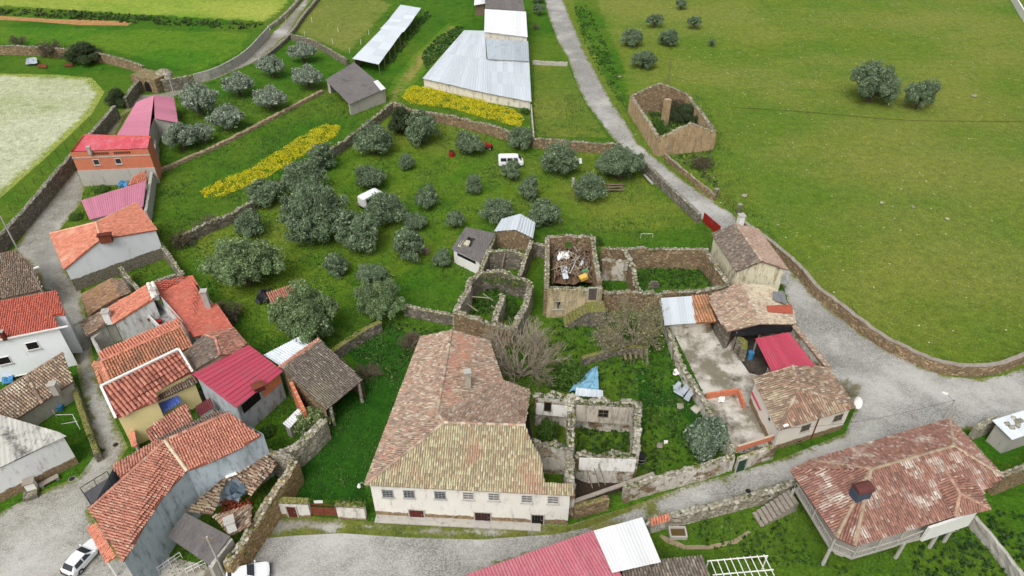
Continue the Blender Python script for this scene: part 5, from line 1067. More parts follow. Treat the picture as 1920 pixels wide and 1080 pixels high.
for i, (x, y, m) in enumerate(((315, 612, 'white'), (299, 604, 'red'), (281, 598, 'green'), (320, 609, 'white'))):
    c = P(x, y, 3.2); o = MB().tube((c.x, c.y, 3.0), (c.x, c.y, 3.45), .3, .36, 9).build('tub', MT[m] if m != 'green' else MT['rust']); tag(o, ['larger white tub on the roof terrace', 'red tub on the roof terrace', 'brown planter on the roof terrace', 'smaller white tub at the terrace edge'][i], 'tub')
    MB().tube((c.x, c.y, 3.38), (c.x, c.y, 3.5), .38, .38, 9, False).build('rim', MT[m] if m != 'green' else MT['rust'], o)
# orange ridge house
h = thing('ridged_orange_house', 'house with ribbed orange tile roof and long ridge above the yellow house', 'house', P(250, 700)); ez, rg = 4.9, 6.3
ORB = [(4, L(212, 124, 80)), (2, L(190, 106, 70)), (2, L(170, 104, 72)), (1, L(140, 90, 64))]
roof(h, [(206, 716, ez), (362, 648, ez), (341, 611, rg), (190, 677, rg)], (0, 1), ORB, 0.32, 0.37, patch=(L(128, 98, 76), .45), ps=.3); roof(h, [(341, 611, rg), (190, 677, rg), (186, 661, 5.7), (334, 598, 5.7)], (2, 3), NEWO, 0.32, 0.37, mat='tilenew')
roof(h, [(173, 680, 4.6), (187, 721, 4.6), (206, 716, ez), (190, 677, rg)], (0, 1), ORB, .3, .42)
ridge(h, [[(190, 677, rg+.05), (341, 611, rg+.05)], [(190, 677, rg), (206, 716, ez+.05)]], NEWO, mat='tilenew')
walls(h, [(173, 680, 4.6), (187, 721, 4.6), (206, 716, ez), (362, 648, ez), (341, 611, rg), (334, 598, 5.6), (186, 661, 5.6)], LW, .25)
# yellow house: every roof tile can be told apart
h = thing('yellow_house', 'yellow walled house with coarse red tile roof on the lane', 'house', P(240, 810)); ez, rg = 5.2, 6.8
roof(h, [(217, 784, ez), (297, 750, ez), (291, 733, None), (361, 697, ez), (335, 654, rg), (189, 724, rg)], (0, 3), YELT, .47, .62, parts=300, seed=3)
yw = M_plaster('yellow_plaster', L(240, 222, 164), .12)
w = walls(h, [(217, 784, ez), (297, 750, ez), (291, 733, 5.2), (361, 697, ez), (335, 654, rg), (189, 724, rg)], yw, .2)
a, b = P(189, 724, rg+.1), P(335, 654, rg+.1); MB().box((a+b)/2, ((b-a).length, .3, .22), b-a).build('parapet', MT['white'], h); c2 = P(217, 784, ez+.1); MB().box((a+c2)/2, ((c2-a).length, .25, .2), c2-a).build('parapet', MT['white'], h); c3 = P(361, 697, ez+.1); MB().box((b+c3)/2, ((c3-b).length, .22, .2), c3-b).build('parapet', MT['white'], h)
roof(h, [(297, 750, 3.9), (370, 717, 3.9), (359, 699, 4.6), (290, 732, 4.6)], (0, 1), DARKT+[(4, L(150, 92, 72))], 0.28, 0.37, name='lean_to_roof')
walls(h, [(299, 749, 3.8), (369, 717, 3.8), (359, 700, 4.5), (291, 733, 4.5)], yw, .2)
h = thing('blue_awning', 'small bright blue corrugated roof beside the yellow wall', 'awning', P(318, 775)); sheets(h, [(306, 775, 2.7), (340, 754, 2.7), (331, 737, 3.1), (297, 753, 3.1)], 3, 3, bluesh, .3)
mb = MB()
for x, y in ((307, 774), (339, 754), (331, 738), (298, 753)): c = P(x, y, 2.7); mb.tube((c.x, c.y, 0), (c.x, c.y, 2.7), .06)
mb.build('post', MT['steel'], h)
h = thing('small_tile_house', 'small low house with brown red tiles in front of the yellow wall', 'house', P(310, 830)); roof(h, [(286, 832, 3.2), (362, 786, 3.2), (350, 757, 4.3), (273, 806, 4.3)], (0, 1), MIDO, 0.28, 0.39)
walls(h, [(286, 832, 3.2), (362, 786, 3.2), (350, 757, 4.2), (273, 806, 4.2)], MT['white'], .15)
c = P(253, 822, 1.0); pk_ = thing('lane_porch', 'tiny tiled porch over the lane in front of the yellow house', 'porch', P(255, 835)); roof(pk_, [(243, 808, 1.9), (250, 838, 1.9), (256, 836, 2.3), (252, 808, 2.3)], (0, 1), NEWO, .3, .4, mat='tilenew'); walls(pk_, [(244, 809, 1.8), (250, 837, 1.8), (256, 835, 2.2), (251, 809, 2.2)], MT['concrete'], .1)
# dark tiles with cream gable
h = thing('dark_tile_house', 'house with two dark mottled tile slopes between orange and crimson roofs', 'house', P(400, 690)); 
roof(h, [(346, 661, 4.8), (366, 694, 4.8), (413, 666, 5.8), (404, 634, 5.8), (384, 627, 5.6)], (0, 1), DARKT+[(3, L(140, 96, 80))], 0.24, 0.37); roof(h, [(384, 627, 5.6), (404, 634, 5.8), (413, 666, 5.8), (440, 664, 4.9), (463, 645, 4.6), (437, 615, 4.6)], (4, 5), MIDO+[(3, L(120, 92, 80))], .3, .42)
ridge(h, [[(384, 627, 5.7), (404, 634, 5.85), (413, 666, 5.85)]], MIDO); walls(h, [(346, 661, 4.8), (366, 694, 4.8), (413, 666, 5.7), (440, 664, 4.8), (463, 645, 4.5), (437, 615, 4.5), (384, 627, 5.4)], M_plaster('cream_gable', L(226, 206, 170), .2), .25)
# crimson roof
h = thing('crimson_roof_house', 'house with crimson standing seam metal roof over brick and cement walls', 'house', P(460, 790))
sheets(h, [(442, 765, 4.6), (531, 696, 4.6), (466, 646, 5.6), (359, 701, 5.6)], 1, 12, crimson, 2.0, .0, seed=4) if False else sheets(h, [(531, 696, 4.6), (466, 646, 4.9), (359, 701, 5.6), (442, 765, 5.3)], 11, 1, crimson, .5, .03, seed=4, gap=.008)
w = walls(h, [(442, 765, 5.0), (531, 696, 4.5), (466, 646, 4.8), (359, 701, 5.4)], M_plaster('cement_render', L(176, 184, 190), .9), .35)
a, b = w[0].lerp(w[1], .55), w[0].lerp(w[1], .98); nrm = Vector(((b-a).y, -(b-a).x, 0)).normalized(); nrm = nrm if nrm.y < 0 else -nrm
MB().box((a+b)/2+Vector((0, 0, 3.6))+nrm*.04, ((b-a).length, .1, 1.5), b-a).build('brick_panel', M_brick('panel_brick', math.atan2((b-a).y, (b-a).x), L(220, 132, 84), L(204, 116, 76)), h)
a, b = w[0].lerp(w[1], .08), w[0].lerp(w[1], .48); MB().box((a+b)/2+Vector((0, 0, 3.7))+nrm*.03, ((b-a).length, .08, 1.3), b-a).build('window', MT['dark'], h)
c = P(485, 727, 5.0); o = MB().box((c.x, c.y, 5.05), (1.2, .9, .7), (1, .7, 0)).build('chimney', MT['door'], h); MB().box((c.x, c.y, 5.45), (1.4, 1.1, .1), (1, .7, 0)).build('cap', MT['rust'], o)
# yard clutter between: cement floor, red mat roof, black drainpipe
h = thing('back_yard_roof', 'small maroon sheet roof in the narrow yard left of the crimson roof', 'shed', P(395, 770)); sheets(h, [(372, 782, 2.4), (402, 764, 2.4), (394, 746, 2.8), (366, 762, 2.8)], 4, 1, M_metal('maroon_sheet', L(112, 44, 52)), .3); walls(h, [(372, 782, 2.4), (402, 764, 2.4), (394, 746, 2.7), (366, 762, 2.7)], MT['white'], .2)
tag(MB().tube(P(376, 735, 4.0), P(390, 767, .5), .12, .12, 8).build('flue_pipe', MT['black']), 'slanting black flue pipe in the narrow back yard', 'pipe')
# dark tiled barn
h = thing('dark_tiled_barn', 'barn with dark lichened tile roof open towards the side lawn', 'barn', P(640, 770)); 
roof(h, [(612, 768, 3.4), (680, 712, 3.4), (602, 639, 5.2), (529, 691, 5.2)], (0, 1), DARKT, 0.24, 0.37, patch=(L(130, 120, 96), .4)); roof(h, [(602, 639, 5.2), (529, 691, 5.2), (524, 688, 4.7), (598, 634, 4.7)], (2, 3), MIDO, .3, .42); ridge(h, [[(529, 691, 5.25), (602, 639, 5.25)]], DARKT+[(3, L(170, 120, 96))])
w = walls(h, [(680, 712, 3.3), (602, 639, 5.1), (598, 634, 4.6), (524, 688, 4.6), (529, 691, 5.1), (612, 768, 3.3), (604, 752, 3.6), (576, 722, 4.2), (640, 672, 4.3), (670, 705, 3.4)], MT['stone'], .2)
a, b = P(541, 712, 4.6), P(566, 764, 3.9); a.z = b.z = 0; 
MB().hexa([a, b, b+Vector((.3, .2, 0)), a+Vector((.3, .2, 0))], [a+Vector((0, 0, 4.2)), b+Vector((0, 0, 3.2)), b+Vector((.3, .2, 3.2)), a+Vector((.3, .2, 4.2))]).build('brick_side', M_brick('barn_brick', math.atan2((b-a).y, (b-a).x), L(206, 112, 74), L(186, 94, 62)), h)
mb = MB()
for t in (.1, .9): c = P(612, 766, 3.3).lerp(P(679, 712, 3.3), t); mb.tube((c.x, c.y, 0), (c.x, c.y, 3.2), .22, .2, 8)
mb.build('post', MT['pale'], h)
h = thing('translucent_canopy', 'white sheeted canopy between crimson roof and dark barn', 'canopy', P(540, 680)); sheets(h, [(528, 687, 3.6), (590, 645, 3.6), (560, 632, 3.9), (494, 666, 3.9)], 5, 2, M_metal('milky_sheet', L(214, 222, 230), .3, .4), .4); mb = MB()
for x, y in ((497, 667), (527, 685), (560, 634)): c = P(x, y, 3.6); mb.tube((c.x, c.y, 0), (c.x, c.y, 3.6), .07)
mb.build('post', MT['steel'], h)
h = thing('white_lean_to', 'small white sheet roof in the yard below the dark barn', 'shed', P(550, 800)); sheets(h, [(543, 804, 1.9), (569, 774, 1.9), (559, 766, 2.2), (530, 794, 2.2)], 2, 1, whitesh, .3); walls(h, [(543, 804, 1.9), (569, 774, 1.9), (559, 766, 2.1), (530, 794, 2.1)], MT['concrete'], .15)
# big house bottom left
h = thing('curved_wall_house', 'long house with orange tile roof and curved blue grey wall', 'house', P(320, 1030)); ez, rg = 6.9, 7.9
T1 = [(4, L(206, 120, 90)), (3, L(190, 106, 80)), (2, L(220, 142, 112)), (1, L(160, 92, 74))]
roof(h, [(430, 774, 7.9), (310, 825, 7.9), (353, 882, 6.9), (395, 866, 6.9), (440, 846, 6.9), (488, 817, 6.9)], (2, 5), T1, 0.25, 0.36, patch=(L(176, 104, 84), .3)); roof(h, [(308, 828, 7.8), (168, 955, 7.0), (230, 1054, 6.4), (250, 1023, 6.42), (264, 997, 6.45), (282, 967, 6.5), (303, 935, 6.6), (324, 911, 6.7), (349, 884, 6.8)], (2, 8), MIDO, 0.25, 0.36, patch=(L(186, 128, 104), .45)); 
roof(h, [(308, 828, 7.8), (297, 826, 7.3), (210, 875, 6.2), (226, 897, 6.6)], (1, 2), MIDO, 0.28, 0.37); roof(h, [(430, 774, 7.9), (310, 825, 7.9), (290, 826, 7.1), (408, 771, 7.2)], (2, 3), DARKT+[(3, L(160, 100, 82))], 0.25, 0.36)
ridge(h, [[(308, 828, 7.9), (168, 955, 7.1)], [(310, 825, 7.95), (430, 774, 7.95)]], MIDO); ridge(h, [[(309, 826, 7.95), (351, 883, 7.0)]], [(1, L(206, 182, 150))])
BG = M_plaster('blue_grey_render', L(186, 198, 206), .8, stain=L(132, 140, 144))
walls(h, [(230, 1054, 6.4), (250, 1023, 6.42), (264, 997, 6.45), (282, 967, 6.5), (303, 935, 6.6), (324, 911, 6.7), (352, 883, 6.8), (395, 867, 6.8), (440, 847, 6.8), (488, 818, 6.8), (497, 812, 6.8), (430, 774, 7.7), (408, 771, 7.1), (290, 826, 7.1), (210, 875, 6.1), (168, 955, 6.8)], BG, .12)
roof(h, [(165, 989, 2.9), (201, 1054, 2.9), (218, 1044, 3.5), (181, 980, 3.5)], (0, 1), NEWO, 0.25, 0.36, mat='tilenew', name='porch_roof')
mb = MB()
for x, y in ((168, 990), (200, 1050)): c = P(x, y, 2.8); mb.tube((c.x, c.y, 0), (c.x, c.y, 2.8), .1)
mb.build('porch_post', MT['white'], h)
h = thing('dark_terrace', 'dark flat terrace with rail beside the orange roofed house', 'terrace', P(190, 930)); q = [P(x, y, 3.0) for x, y in ((156, 925), (206, 894), (224, 900), (171, 946))]; MB().hexa([p-Vector((0, 0, 3)) for p in q], q).build('terrace_floor', M_plain('dark_slab', L(86, 86, 88)), h)
mb = MB(); mb.path([p+Vector((0, 0, .9)) for p in (q[3], q[0], q[1])], .04)
for p in (q[3], q[0], q[0].lerp(q[1], .5), q[1]): mb.tube(p, p+Vector((0, 0, .9)), .035)
mb.build('railing', MT['black'], h)
# collapsed house
h = thing('collapsed_tile_house', 'collapsed tile roofed house with big hole beside the curved wall', 'ruin', P(450, 960))
roof(h, [(436, 880, 3.8), (500, 850, 3.6), (520, 872, 3.0), (470, 930, 3.2), (455, 905, None)], (2, 3), RUINT, .3, .44, jit=3, patch=(L(200, 190, 176), .3)); roof(h, [(436, 880, 3.8), (350, 958, 3.6), (398, 964, 2.8), (420, 905, 3.2), (452, 895, None)], (2, 3), RUINT, .3, .44, jit=3, patch=(L(150, 130, 96), .5))
roof(h, [(400, 966, 2.8), (432, 1004, 2.8), (470, 985, 3.4), (472, 945, None)], (0, 1), RUINT, .3, .44, jit=3)
sheets(h, [(392, 1060, 2.7), (314, 1006, 3.0), (347, 961, 3.6), (432, 1006, 3.2)], 7, 2, fib, .3, .05, seed=6)
sheets(h, [(424, 897, 3.9), (446, 889, 3.9), (440, 883, 3.9), (420, 890, 3.9)], 5, 1, MT['white'], .2, .02, 'pale_slat')
crumpled('roof_membrane', 'torn dark blue roofing sheet over the hole of the collapsed house', [(415, 930), (448, 945), (470, 915), (440, 895)], 3.1, M_metal('torn_membrane', L(84, 100, 112), .2), 'sheet', seed=6, amp=.5)
mb = MB(); jr = np.random.RandomState(3)
for i in range(160): c = P(jr.uniform(412, 470), jr.uniform(935, 975), .4); mb.box((c.x, c.y, jr.uniform(.1, .7)), (jr.uniform(.25, .5), .2, .1), jr.normal(size=3), jr.normal(size=3))
mb.build('fallen_tiles', M_plain('broken_tile', L(176, 96, 70), var=.4), h)['kind'] = 'stuff'
wall_run('ruin', '', [(553, 863, 3.4), (530, 900, 3.4), (505, 934, 3.4), (480, 972, 3.2), (452, 1016, 3.0), (424, 1058, 2.7)], .9, M_stone('gold_stone', [L(178, 150, 104), L(156, 130, 92), L(194, 170, 124), L(128, 110, 84)], moss=.4), parent=h, smooth=1, ragged=.25, ivy=.3, stones='parts')
wall_run('ruin', 'b', [(500, 846, 3.6), (530, 852, 3.6), (553, 862, 3.4)], .7, 'pale', parent=h, smooth=0)
wall_run('ruin', 'c', [(432, 1008, 3.0), (412, 1036, 2.8), (393, 1062, 2.7)], .5, 'concrete', parent=h, smooth=0, stones=None)
c = P(430, 978, 4.4); o = MB().box((c.x, c.y, 3.9), (.8, .8, 1.4), (1, .5, 0)).build('chimney', MT['white'], h); MB().box((c.x, c.y, 4.65), (1, 1, .12), (1, .5, 0)).build('cap', MT['concrete'], o)
g = thing('patio_railing', 'white metal railing of the patio at the bottom left', 'railing', P(330, 1060)); mb = MB()
for run in (((300, 1075), (342, 1046)), ((352, 1078), (398, 1055))):
    a, b = P(*run[0], 0), P(*run[1], 0); mb.tube(a+Vector((0, 0, 1)), b+Vector((0, 0, 1)), .04); mb.tube(a+Vector((0, 0, .5)), b+Vector((0, 0, .5)), .03)
    for k in range(5): p = a.lerp(b, k/4); mb.tube(p, p+Vector((0, 0, 1)), .035)
mb.build('rails', MT['white'], g)
# white house far left
h = thing('white_red_roof_house', 'white two storey house with bright red tile roof at the left edge', 'house', P(60, 690)); 
roof(h, [(7, 635, 6.4), (111, 614, 6.4), (100, 591, None), (122, 590, None), (106, 545, 7.4), (0, 564, 7.4), (-60, 575, 7.4), (-50, 647, 6.4)], (0, 1), REDO, .26, .4, mat='tilenew')
w = walls(h, [(-50, 647, 6.4), (111, 614, 6.4), (100, 591, 6.6), (122, 590, 6.6), (106, 545, 7.3), (-60, 575, 7.3)], M_plaster('bright_white', L(236, 238, 240), .12), .1)
for x, y in ((61, 648), (8, 676)): window(h, w[0], w[1], x, y, 1.3, 1.1, (1, 1), MT['white'], MT['dark'])
window(h, w[0], w[1], 32, 712, 2.6, 1.2, (2, 1), MT['white'], MT['dark'], sill=False)
a, b = P(7, 635, 6.45), P(111, 614, 6.45); MB().box((a+b)/2+Vector((0, -.1, 0)), ((b-a).length+2, .2, .16), b-a).build('gutter', MT['white'], h); chimney(h, 2, 622, 6.3, 7.6, .4, MT['door'])
h = thing('lower_tile_shed', 'long low shed with mottled tile roof below the white house', 'shed', P(80, 790)); 
roof(h, [(37, 783, 2.6), (138, 716, 2.6), (118, 662, 3.7), (0, 735, 3.7), (-40, 760, 3.7), (-40, 840, None)], (0, 1), RUINT+[(3, L(196, 170, 140))], 0.30, 0.40, patch=(L(206, 190, 168), .35)); walls(h, [(-40, 838, 2.4), (37, 783, 2.6), (138, 716, 2.6), (118, 662, 3.6), (-40, 760, 3.6)], MT['concrete'], .25)
chimney(h, 97, 720, 2.6, 4.2, .7, MT['concrete']); ridge(h, [[(118, 662, 3.75), (0, 735, 3.75)], [(50, 705, 3.75), (80, 756, 2.75)]], RUINT)
h = thing('grey_roof_house', 'white house with lichen whitened grey roof at the bottom left', 'house', P(60, 910)); 
sheets(h, [(0, 878, 4.6), (124, 818, 4.6), (112, 812, 4.9), (0, 772, 5.6)][:0] or [(-60, 905, 4.6), (124, 818, 4.6), (112, 811, 5.0), (-60, 760, 6.0)], 9, 3, M_metal('lichened_sheet', L(188, 186, 178), .9, .9, L(92, 90, 86)), .5, .03)
walls(h, [(-60, 905, 4.5), (40, 860, 4.5), (124, 818, 4.5), (112, 811, 4.8), (-60, 760, 5.8)], M_plaster('grey_house_plaster', L(226, 226, 226), .4, 1.2), .15)
h = thing('lichen_tile_house', 'old house with sagging grey brown tiles at the left edge', 'house', P(40, 560)); roof(h, [(11, 559, 4.0), (81, 543, 4.0), (66, 505, 4.6), (30, 469, 5.2), (-30, 480, 5.2), (-30, 566, None)], (0, 1), RUINT+[(3, L(140, 128, 116))], 0.25, 0.37, jit=2, patch=(L(120, 108, 96), .5)); walls(h, [(-30, 566, 4.0), (81, 543, 4.0), (66, 505, 4.5), (30, 469, 5.1), (-30, 480, 5.1)], MT['plst'], .25)
h = thing('small_outhouse', 'tiny outhouse with orange tiles beside the large olive tree', 'outhouse', P(530, 570)); roof(h, [(512, 572, 2.2), (558, 556, 2.2), (545, 533, 2.6), (500, 552, 2.6)], (0, 1), MIDO, .3, .42); walls(h, [(512, 572, 2.2), (558, 556, 2.2), (545, 533, 2.5), (500, 552, 2.5)], MT['concrete'], .15)
crumpled('dark_tarp', 'dark tarpaulin heap left of the tiny outhouse', [(478, 566), (500, 566), (508, 540), (484, 545)], .7, MT['black'], 'tarpaulin', seed=9, amp=.4)
# ================================================================== BARNS AT THE TOP
h = thing('long_metal_shelter', 'long open cattle shelter with stepped pale metal roof', 'shelter', P(712, 130))
sheets(h, [(710, 121, 2.6), (756, 58, 2.7), (715, 55, 3.1), (661, 110, 3.0)], 5, 2, zinc, .6, seed=2); sheets(h, [(757, 60, 2.8), (776, 36, 2.9), (733, 33, 3.2), (713, 54, 3.15)], 3, 2, zinc, .6, seed=3); sheets(h, [(774, 37, 3.0), (790, 15, 3.1), (751, 9, 3.3), (731, 34, 3.25)], 3, 2, zinc, .6, seed=4)
mb = MB()
for t in np.linspace(0, 1, 9): c = P(711+78*t, 121-105*t, 2.6); mb.tube((c.x-.1, c.y, 0), (c.x-.1, c.y, 2.6), .1, .1, 6)
mb.build('post', MT['wood'], h)
a, b = P(664, 111, 2.6), P(752, 12, 2.9); a.z = b.z = 0; MB().box((a+b)/2+Vector((0, 0, 1.2)), ((b-a).length, .2, 2.4), b-a).build('wall', MT['wood'], h)
h = thing('fibre_cement_barn', 'barn with sagging dark grey sheet roof and pale end wall', 'barn', P(680, 210)); sheets(h, [(655, 196, 2.7), (610, 150, 3.1), (664, 117, 3.6), (723, 166, 3.2)], 6, 3, fib, .5, .04, seed=3); sheets(h, [(723, 166, 3.25), (708, 150, 3.35), (700, 153, 3.4), (714, 170, 3.3)], 2, 1, whitesh, .4, name='patch_sheet')
walls(h, [(612, 150, 3.0), (664, 118, 3.5), (722, 166, 3.1), (655, 195, 2.6), (652, 190, 2.7), (712, 163, 3.1), (663, 123, 3.4), (617, 151, 3.0)], MT['concrete'], .05)
h = thing('big_metal_barn', 'large barn with wide pale blue metal roof and whitewashed walls', 'barn', P(880, 200))
sheets(h, [(792, 147, 2.2), (912, 175, 2.2), (912, 112, 3.0), (832, 100, 3.0)], 12, 1, zinc, .5, seed=5); sheets(h, [(832, 100, 3.0), (912, 112, 3.0), (909, 58, 3.8), (870, 57, 3.8)], 8, 2, zinc, .5, seed=6); sheets(h, [(912, 175, 2.2), (996, 191, 2.0), (992, 114, 3.0), (912, 112, 3.0)], 8, 3, zinc, .5, seed=7)
BWALL = M_plaster('barn_whitewash', L(216, 210, 196), .6)
walls(h, [(792, 147, 2.1), (912, 175, 2.1), (996, 191, 1.9), (992, 114, 2.9), (909, 58, 3.7), (870, 57, 3.7)], BWALL, .2)
h = thing('upper_metal_barn', 'two level barn with white roof above pale blue lean-to', 'barn', P(950, 115)); sheets(h, [(914, 111, 3.4), (992, 115, 3.4), (990, 77, 3.9), (911, 73, 3.9)], 3, 1, zinc2, .6, seed=2); sheets(h, [(908, 60, 5.0), (989, 70, 5.0), (986, 22, 5.6), (909, 17, 5.6)], 8, 1, whitesh, .5, seed=3)
walls(h, [(914, 111, 3.3), (992, 115, 3.3), (990, 77, 3.8), (911, 73, 3.8)], BWALL, .1); walls(h, [(908, 60, 4.9), (989, 70, 4.9), (986, 22, 5.5), (909, 17, 5.5)], BWALL, .15, block=False)
h = thing('grey_top_barn', 'barn with dark grey roof at the top edge behind the white roof', 'barn', P(950, 25)); sheets(h, [(910, 16, 5.2), (984, 21, 5.2), (978, -12, 5.8), (908, -14, 5.8)], 6, 1, fib, .5); walls(h, [(910, 16, 5.1), (984, 21, 5.1), (978, -12, 5.7), (908, -14, 5.7)], MT['wood'], .1, block=False)
h = thing('board_shed', 'small board shed with white sheet at the top edge', 'shed', P(900, 30)); sheets(h, [(889, 10, 3.0), (910, 7, 3.2), (912, -8, 3.4), (890, -6, 3.2)], 2, 1, whitesh, .5); walls(h, [(889, 10, 2.9), (910, 7, 3.1), (912, -8, 3.3), (890, -6, 3.1)], MT['wood'], .3)
# ---- roofless field house
fz = 3.7
r = wall_run('roofless_field_house', 'roofless stone house with two gables standing at the pasture edge', [(1184, 180, fz), (1210, 167, None), (1237, 156, None), (1262, 165, None), (1288, 176, fz)], .7, 'stone', cat='ruin', ivy=.3, smooth=0, ragged=.12)
FS = M_stone('field_house_stone', [L(186, 158, 118), L(166, 140, 106), L(200, 176, 138), L(146, 124, 96)], L(150, 128, 98), 2.6, .3, L(190, 164, 126), .45)
for i, q in enumerate([[(1184, 180, fz), (1208, 216, fz), (1236, 258, fz)], [(1288, 176, fz), (1315, 210, fz), (1341, 247, fz)], [(1236, 258, fz), (1265, 245, None), (1295, 231, None), (1318, 239, None), (1341, 247, fz)]]): wall_run('f', str(i), q, .7, FS, parent=r, smooth=0, ragged=.12, ivy=.3, seed=i)
c = P(1252, 186, 5.6); MB().box((c.x, c.y, 2.8), (1.2, 1.0, 5.6), (1, .3, 0)).build('chimney', FS, r)
# ================================================================== TREES AND SHRUBS
G1 = 'olive trees of the orchard'
for k, x, y, r_, lab in [
 ('sil', 568, 97, 25, 'airy olive tree nearest the paddock wall in the small grove'), ('sil', 577, 144, 30, 'olive tree beside the dark grey barn in the small grove'), ('sil', 507, 125, 26, 'olive tree at the middle of the lane side of the small grove'),
 ('sil', 447, 157, 30, 'olive tree below the curved concrete wall'), ('sil', 507, 183, 32, 'wide olive tree above the middle of the sandy low wall'), ('sil2', 372, 187, 38, 'large silvery olive tree right of the pink roof'), ('sil2', 425, 219, 34, 'olive tree in the lower middle of the small grove'), ('sil', 338, 258, 32, 'dense olive tree at the lower left end of the grove'), ('sil2', 378, 250, 25, 'olive tree touching the lower left grove tree'),
 ('o1', 698, 263, 35, 'round olive tree below the wall corner of the orchard'), ('o3', 791, 244, 34, 'olive tree right of the dark ivy at the wall corner'), ('o2', 880, 269, 26, 'olive tree by the back wall left of the white van'), ('o1', 976, 264, 23, 'small olive tree against the back wall above the white van'), ('o3', 1050, 299, 36, 'olive tree right of the white van'), ('big1', 1165, 303, 44, 'big olive tree by the road wall at the orchard corner'),
 ('o4', 962, 319, 24, 'olive tree half hiding the white van'), ('o1', 1108, 353, 30, 'olive tree left of the woodpile'), ('o4', 763, 304, 18, 'slim olive tree alone in the upper orchard'), ('o2', 693, 332, 28, 'olive tree behind the white camper'), ('o4', 603, 296, 32, 'olive tree beside the yellow flowers by the west wall'), ('o1', 570, 334, 38, 'second olive tree down along the west wall'), ('o3', 498, 360, 32, 'third olive tree down along the west wall'),
 ('big1', 585, 398, 62, 'huge multi crowned olive tree in the west of the orchard'), ('o3', 672, 432, 46, 'broad olive tree right of the huge multi crowned one'), ('o1', 724, 391, 36, 'olive tree in front of the white camper'), ('o2', 800, 372, 23, 'low round olive bush in the middle of the orchard'), ('o4', 887, 344, 22, 'small pointed olive tree in the middle orchard'), ('o4', 995, 357, 26, 'olive tree below the van tree'), ('o3', 1022, 402, 30, 'olive tree touching the pale metal hut'), ('o1', 932, 396, 28, 'olive tree left of the pale metal hut'), ('airy', 853, 411, 22, 'light olive tree above the dark corrugated shed'), ('o2', 777, 414, 22, 'olive tree between camper and shed'),
 ('o4', 765, 463, 36, 'tall olive tree with boards at its foot'), ('o4', 832, 484, 22, 'olive tree against the white front of the shed'), ('o4', 627, 498, 28, 'upright olive tree in the dark lower orchard'), ('o1', 468, 421, 28, 'small olive tree above the very large olive tree'), ('big2', 453, 487, 70, 'very large round olive tree left in the lower orchard'), ('big2', 573, 592, 68, 'very large olive tree beside the tiny outhouse'), ('big2', 712, 562, 46, 'light green olive tree above the mossy wall'), ('o2', 700, 516, 28, 'olive tree directly behind the light green one'),
 ('big1', 1640, 150, 43, 'larger of two olive trees standing in the big pasture'), ('o2', 1728, 179, 27, 'smaller of two olive trees standing in the big pasture'), ('o1', 1185, 71, 20, 'leftmost small olive tree on the pasture slope'), ('o2', 1208, 110, 23, 'lowest small olive tree on the pasture slope'), ('o3', 1253, 70, 20, 'middle small olive tree on the pasture slope'), ('airy', 1228, 38, 17, 'small grey olive tree in the second row of the slope'), ('airy', 1302, 42, 15, 'right small olive tree on the pasture slope'), ('airy', 1335, 80, 9, 'smallest olive sapling on the pasture slope'), ('airy', 1277, 7, 13, 'olive tree at the top edge of the pasture'),
 ('airy', 1010, 18, 13, 'small olive tree between white barn and road'), ('o1', 1008, -5, 12, 'olive tree at the top edge beside the road')]:
    tree(k, x, y, r_, lab, group=G1 if y > 235 and x < 1250 else ('olive trees of the small grove' if x < 650 else 'olive trees on the pasture'), hz=1.22 if x > 1600 else 1.0)
tree('grey', 1325, 818, 44, 'grey green shrub tree in the corner of the overgrown garden', 'garden_shrub', 'shrub')
tree('dark', 752, 226, 24, 'dark ivy covered trunk at the orchard wall corner', 'ivy_tree', 'tree', hz=1.4)
tree('dark', 150, 99, 34, 'dark spreading bush on the wall at top left', 'dark_bush', 'bush', hz=.7); tree('dark', 217, 186, 20, 'dark bush between the two rubble walls above the lane', 'dark_bush', 'bush')
tree('bush', 1064, 694, 34, 'dense green bush left of the light blue tarpaulin', 'garden_bush', 'bush', hz=1.3); tree('willow', 583, 785, 34, 'pale green climbing shrub on the ruined wall by the lawn', 'climbing_shrub', 'shrub')
tree('bush', 500, 805, 16, 'green bush in the yard below the crimson roof', 'yard_bush', 'bush'); tree('bush', 1028, 800, 26, 'green bush filling the left room of the roofless house', 'ruin_bush', 'bush', hz=1.4)
tree('dark', 1285, 212, 26, 'dark bramble inside the roofless field house', 'dark_bush', 'bush', hz=.8); tree('bush', 1232, 236, 22, 'green bush inside the roofless field house', 'ruin_bush', 'bush'); tree('bramble', 1262, 214, 34, 'brown bramble thicket filling the roofless field house', 'bare_shrub', 'shrub', bot=True); tree('dark', 1308, 228, 16, 'second dark bush against the east wall of the field house', 'dark_bush', 'bush', hz=.9); tree('bush', 952, 570, 20, 'leafy growth in the right room of the beam ruin', 'ruin_bush', 'bush', hz=.9); tree('bush', 985, 205, 10, 'small bush at the corner of the metal barn', 'barn_bush', 'bush')
tree('bush', 190, 352, 14, 'leafy bed beside the wall of the brick house', 'yard_bush', 'bush', hz=.6); tree('bush', 140, 403, 14, 'weedy bush beside the lane below the pink shed', 'lane_bush', 'bush', hz=.6); 
tree('bush', 1120, 448, 12, 'yellow green bush behind the back wall of the tower ruin', 'wall_bush', 'bush'); tree('bush', 180, 845, 13, 'dark weeds at the foot of the lane wall', 'lane_bush', 'bush', hz=.6)
tree('fig', 972, 702, 106, 'big bare branching fig tree between manor and overgrown garden', 'bare_tree', bot=True, hz=1.0); tree('budding', 1187, 648, 88, 'twiggy budding tree in the overgrown garden', 'budding_tree', bot=True, hz=1.35)
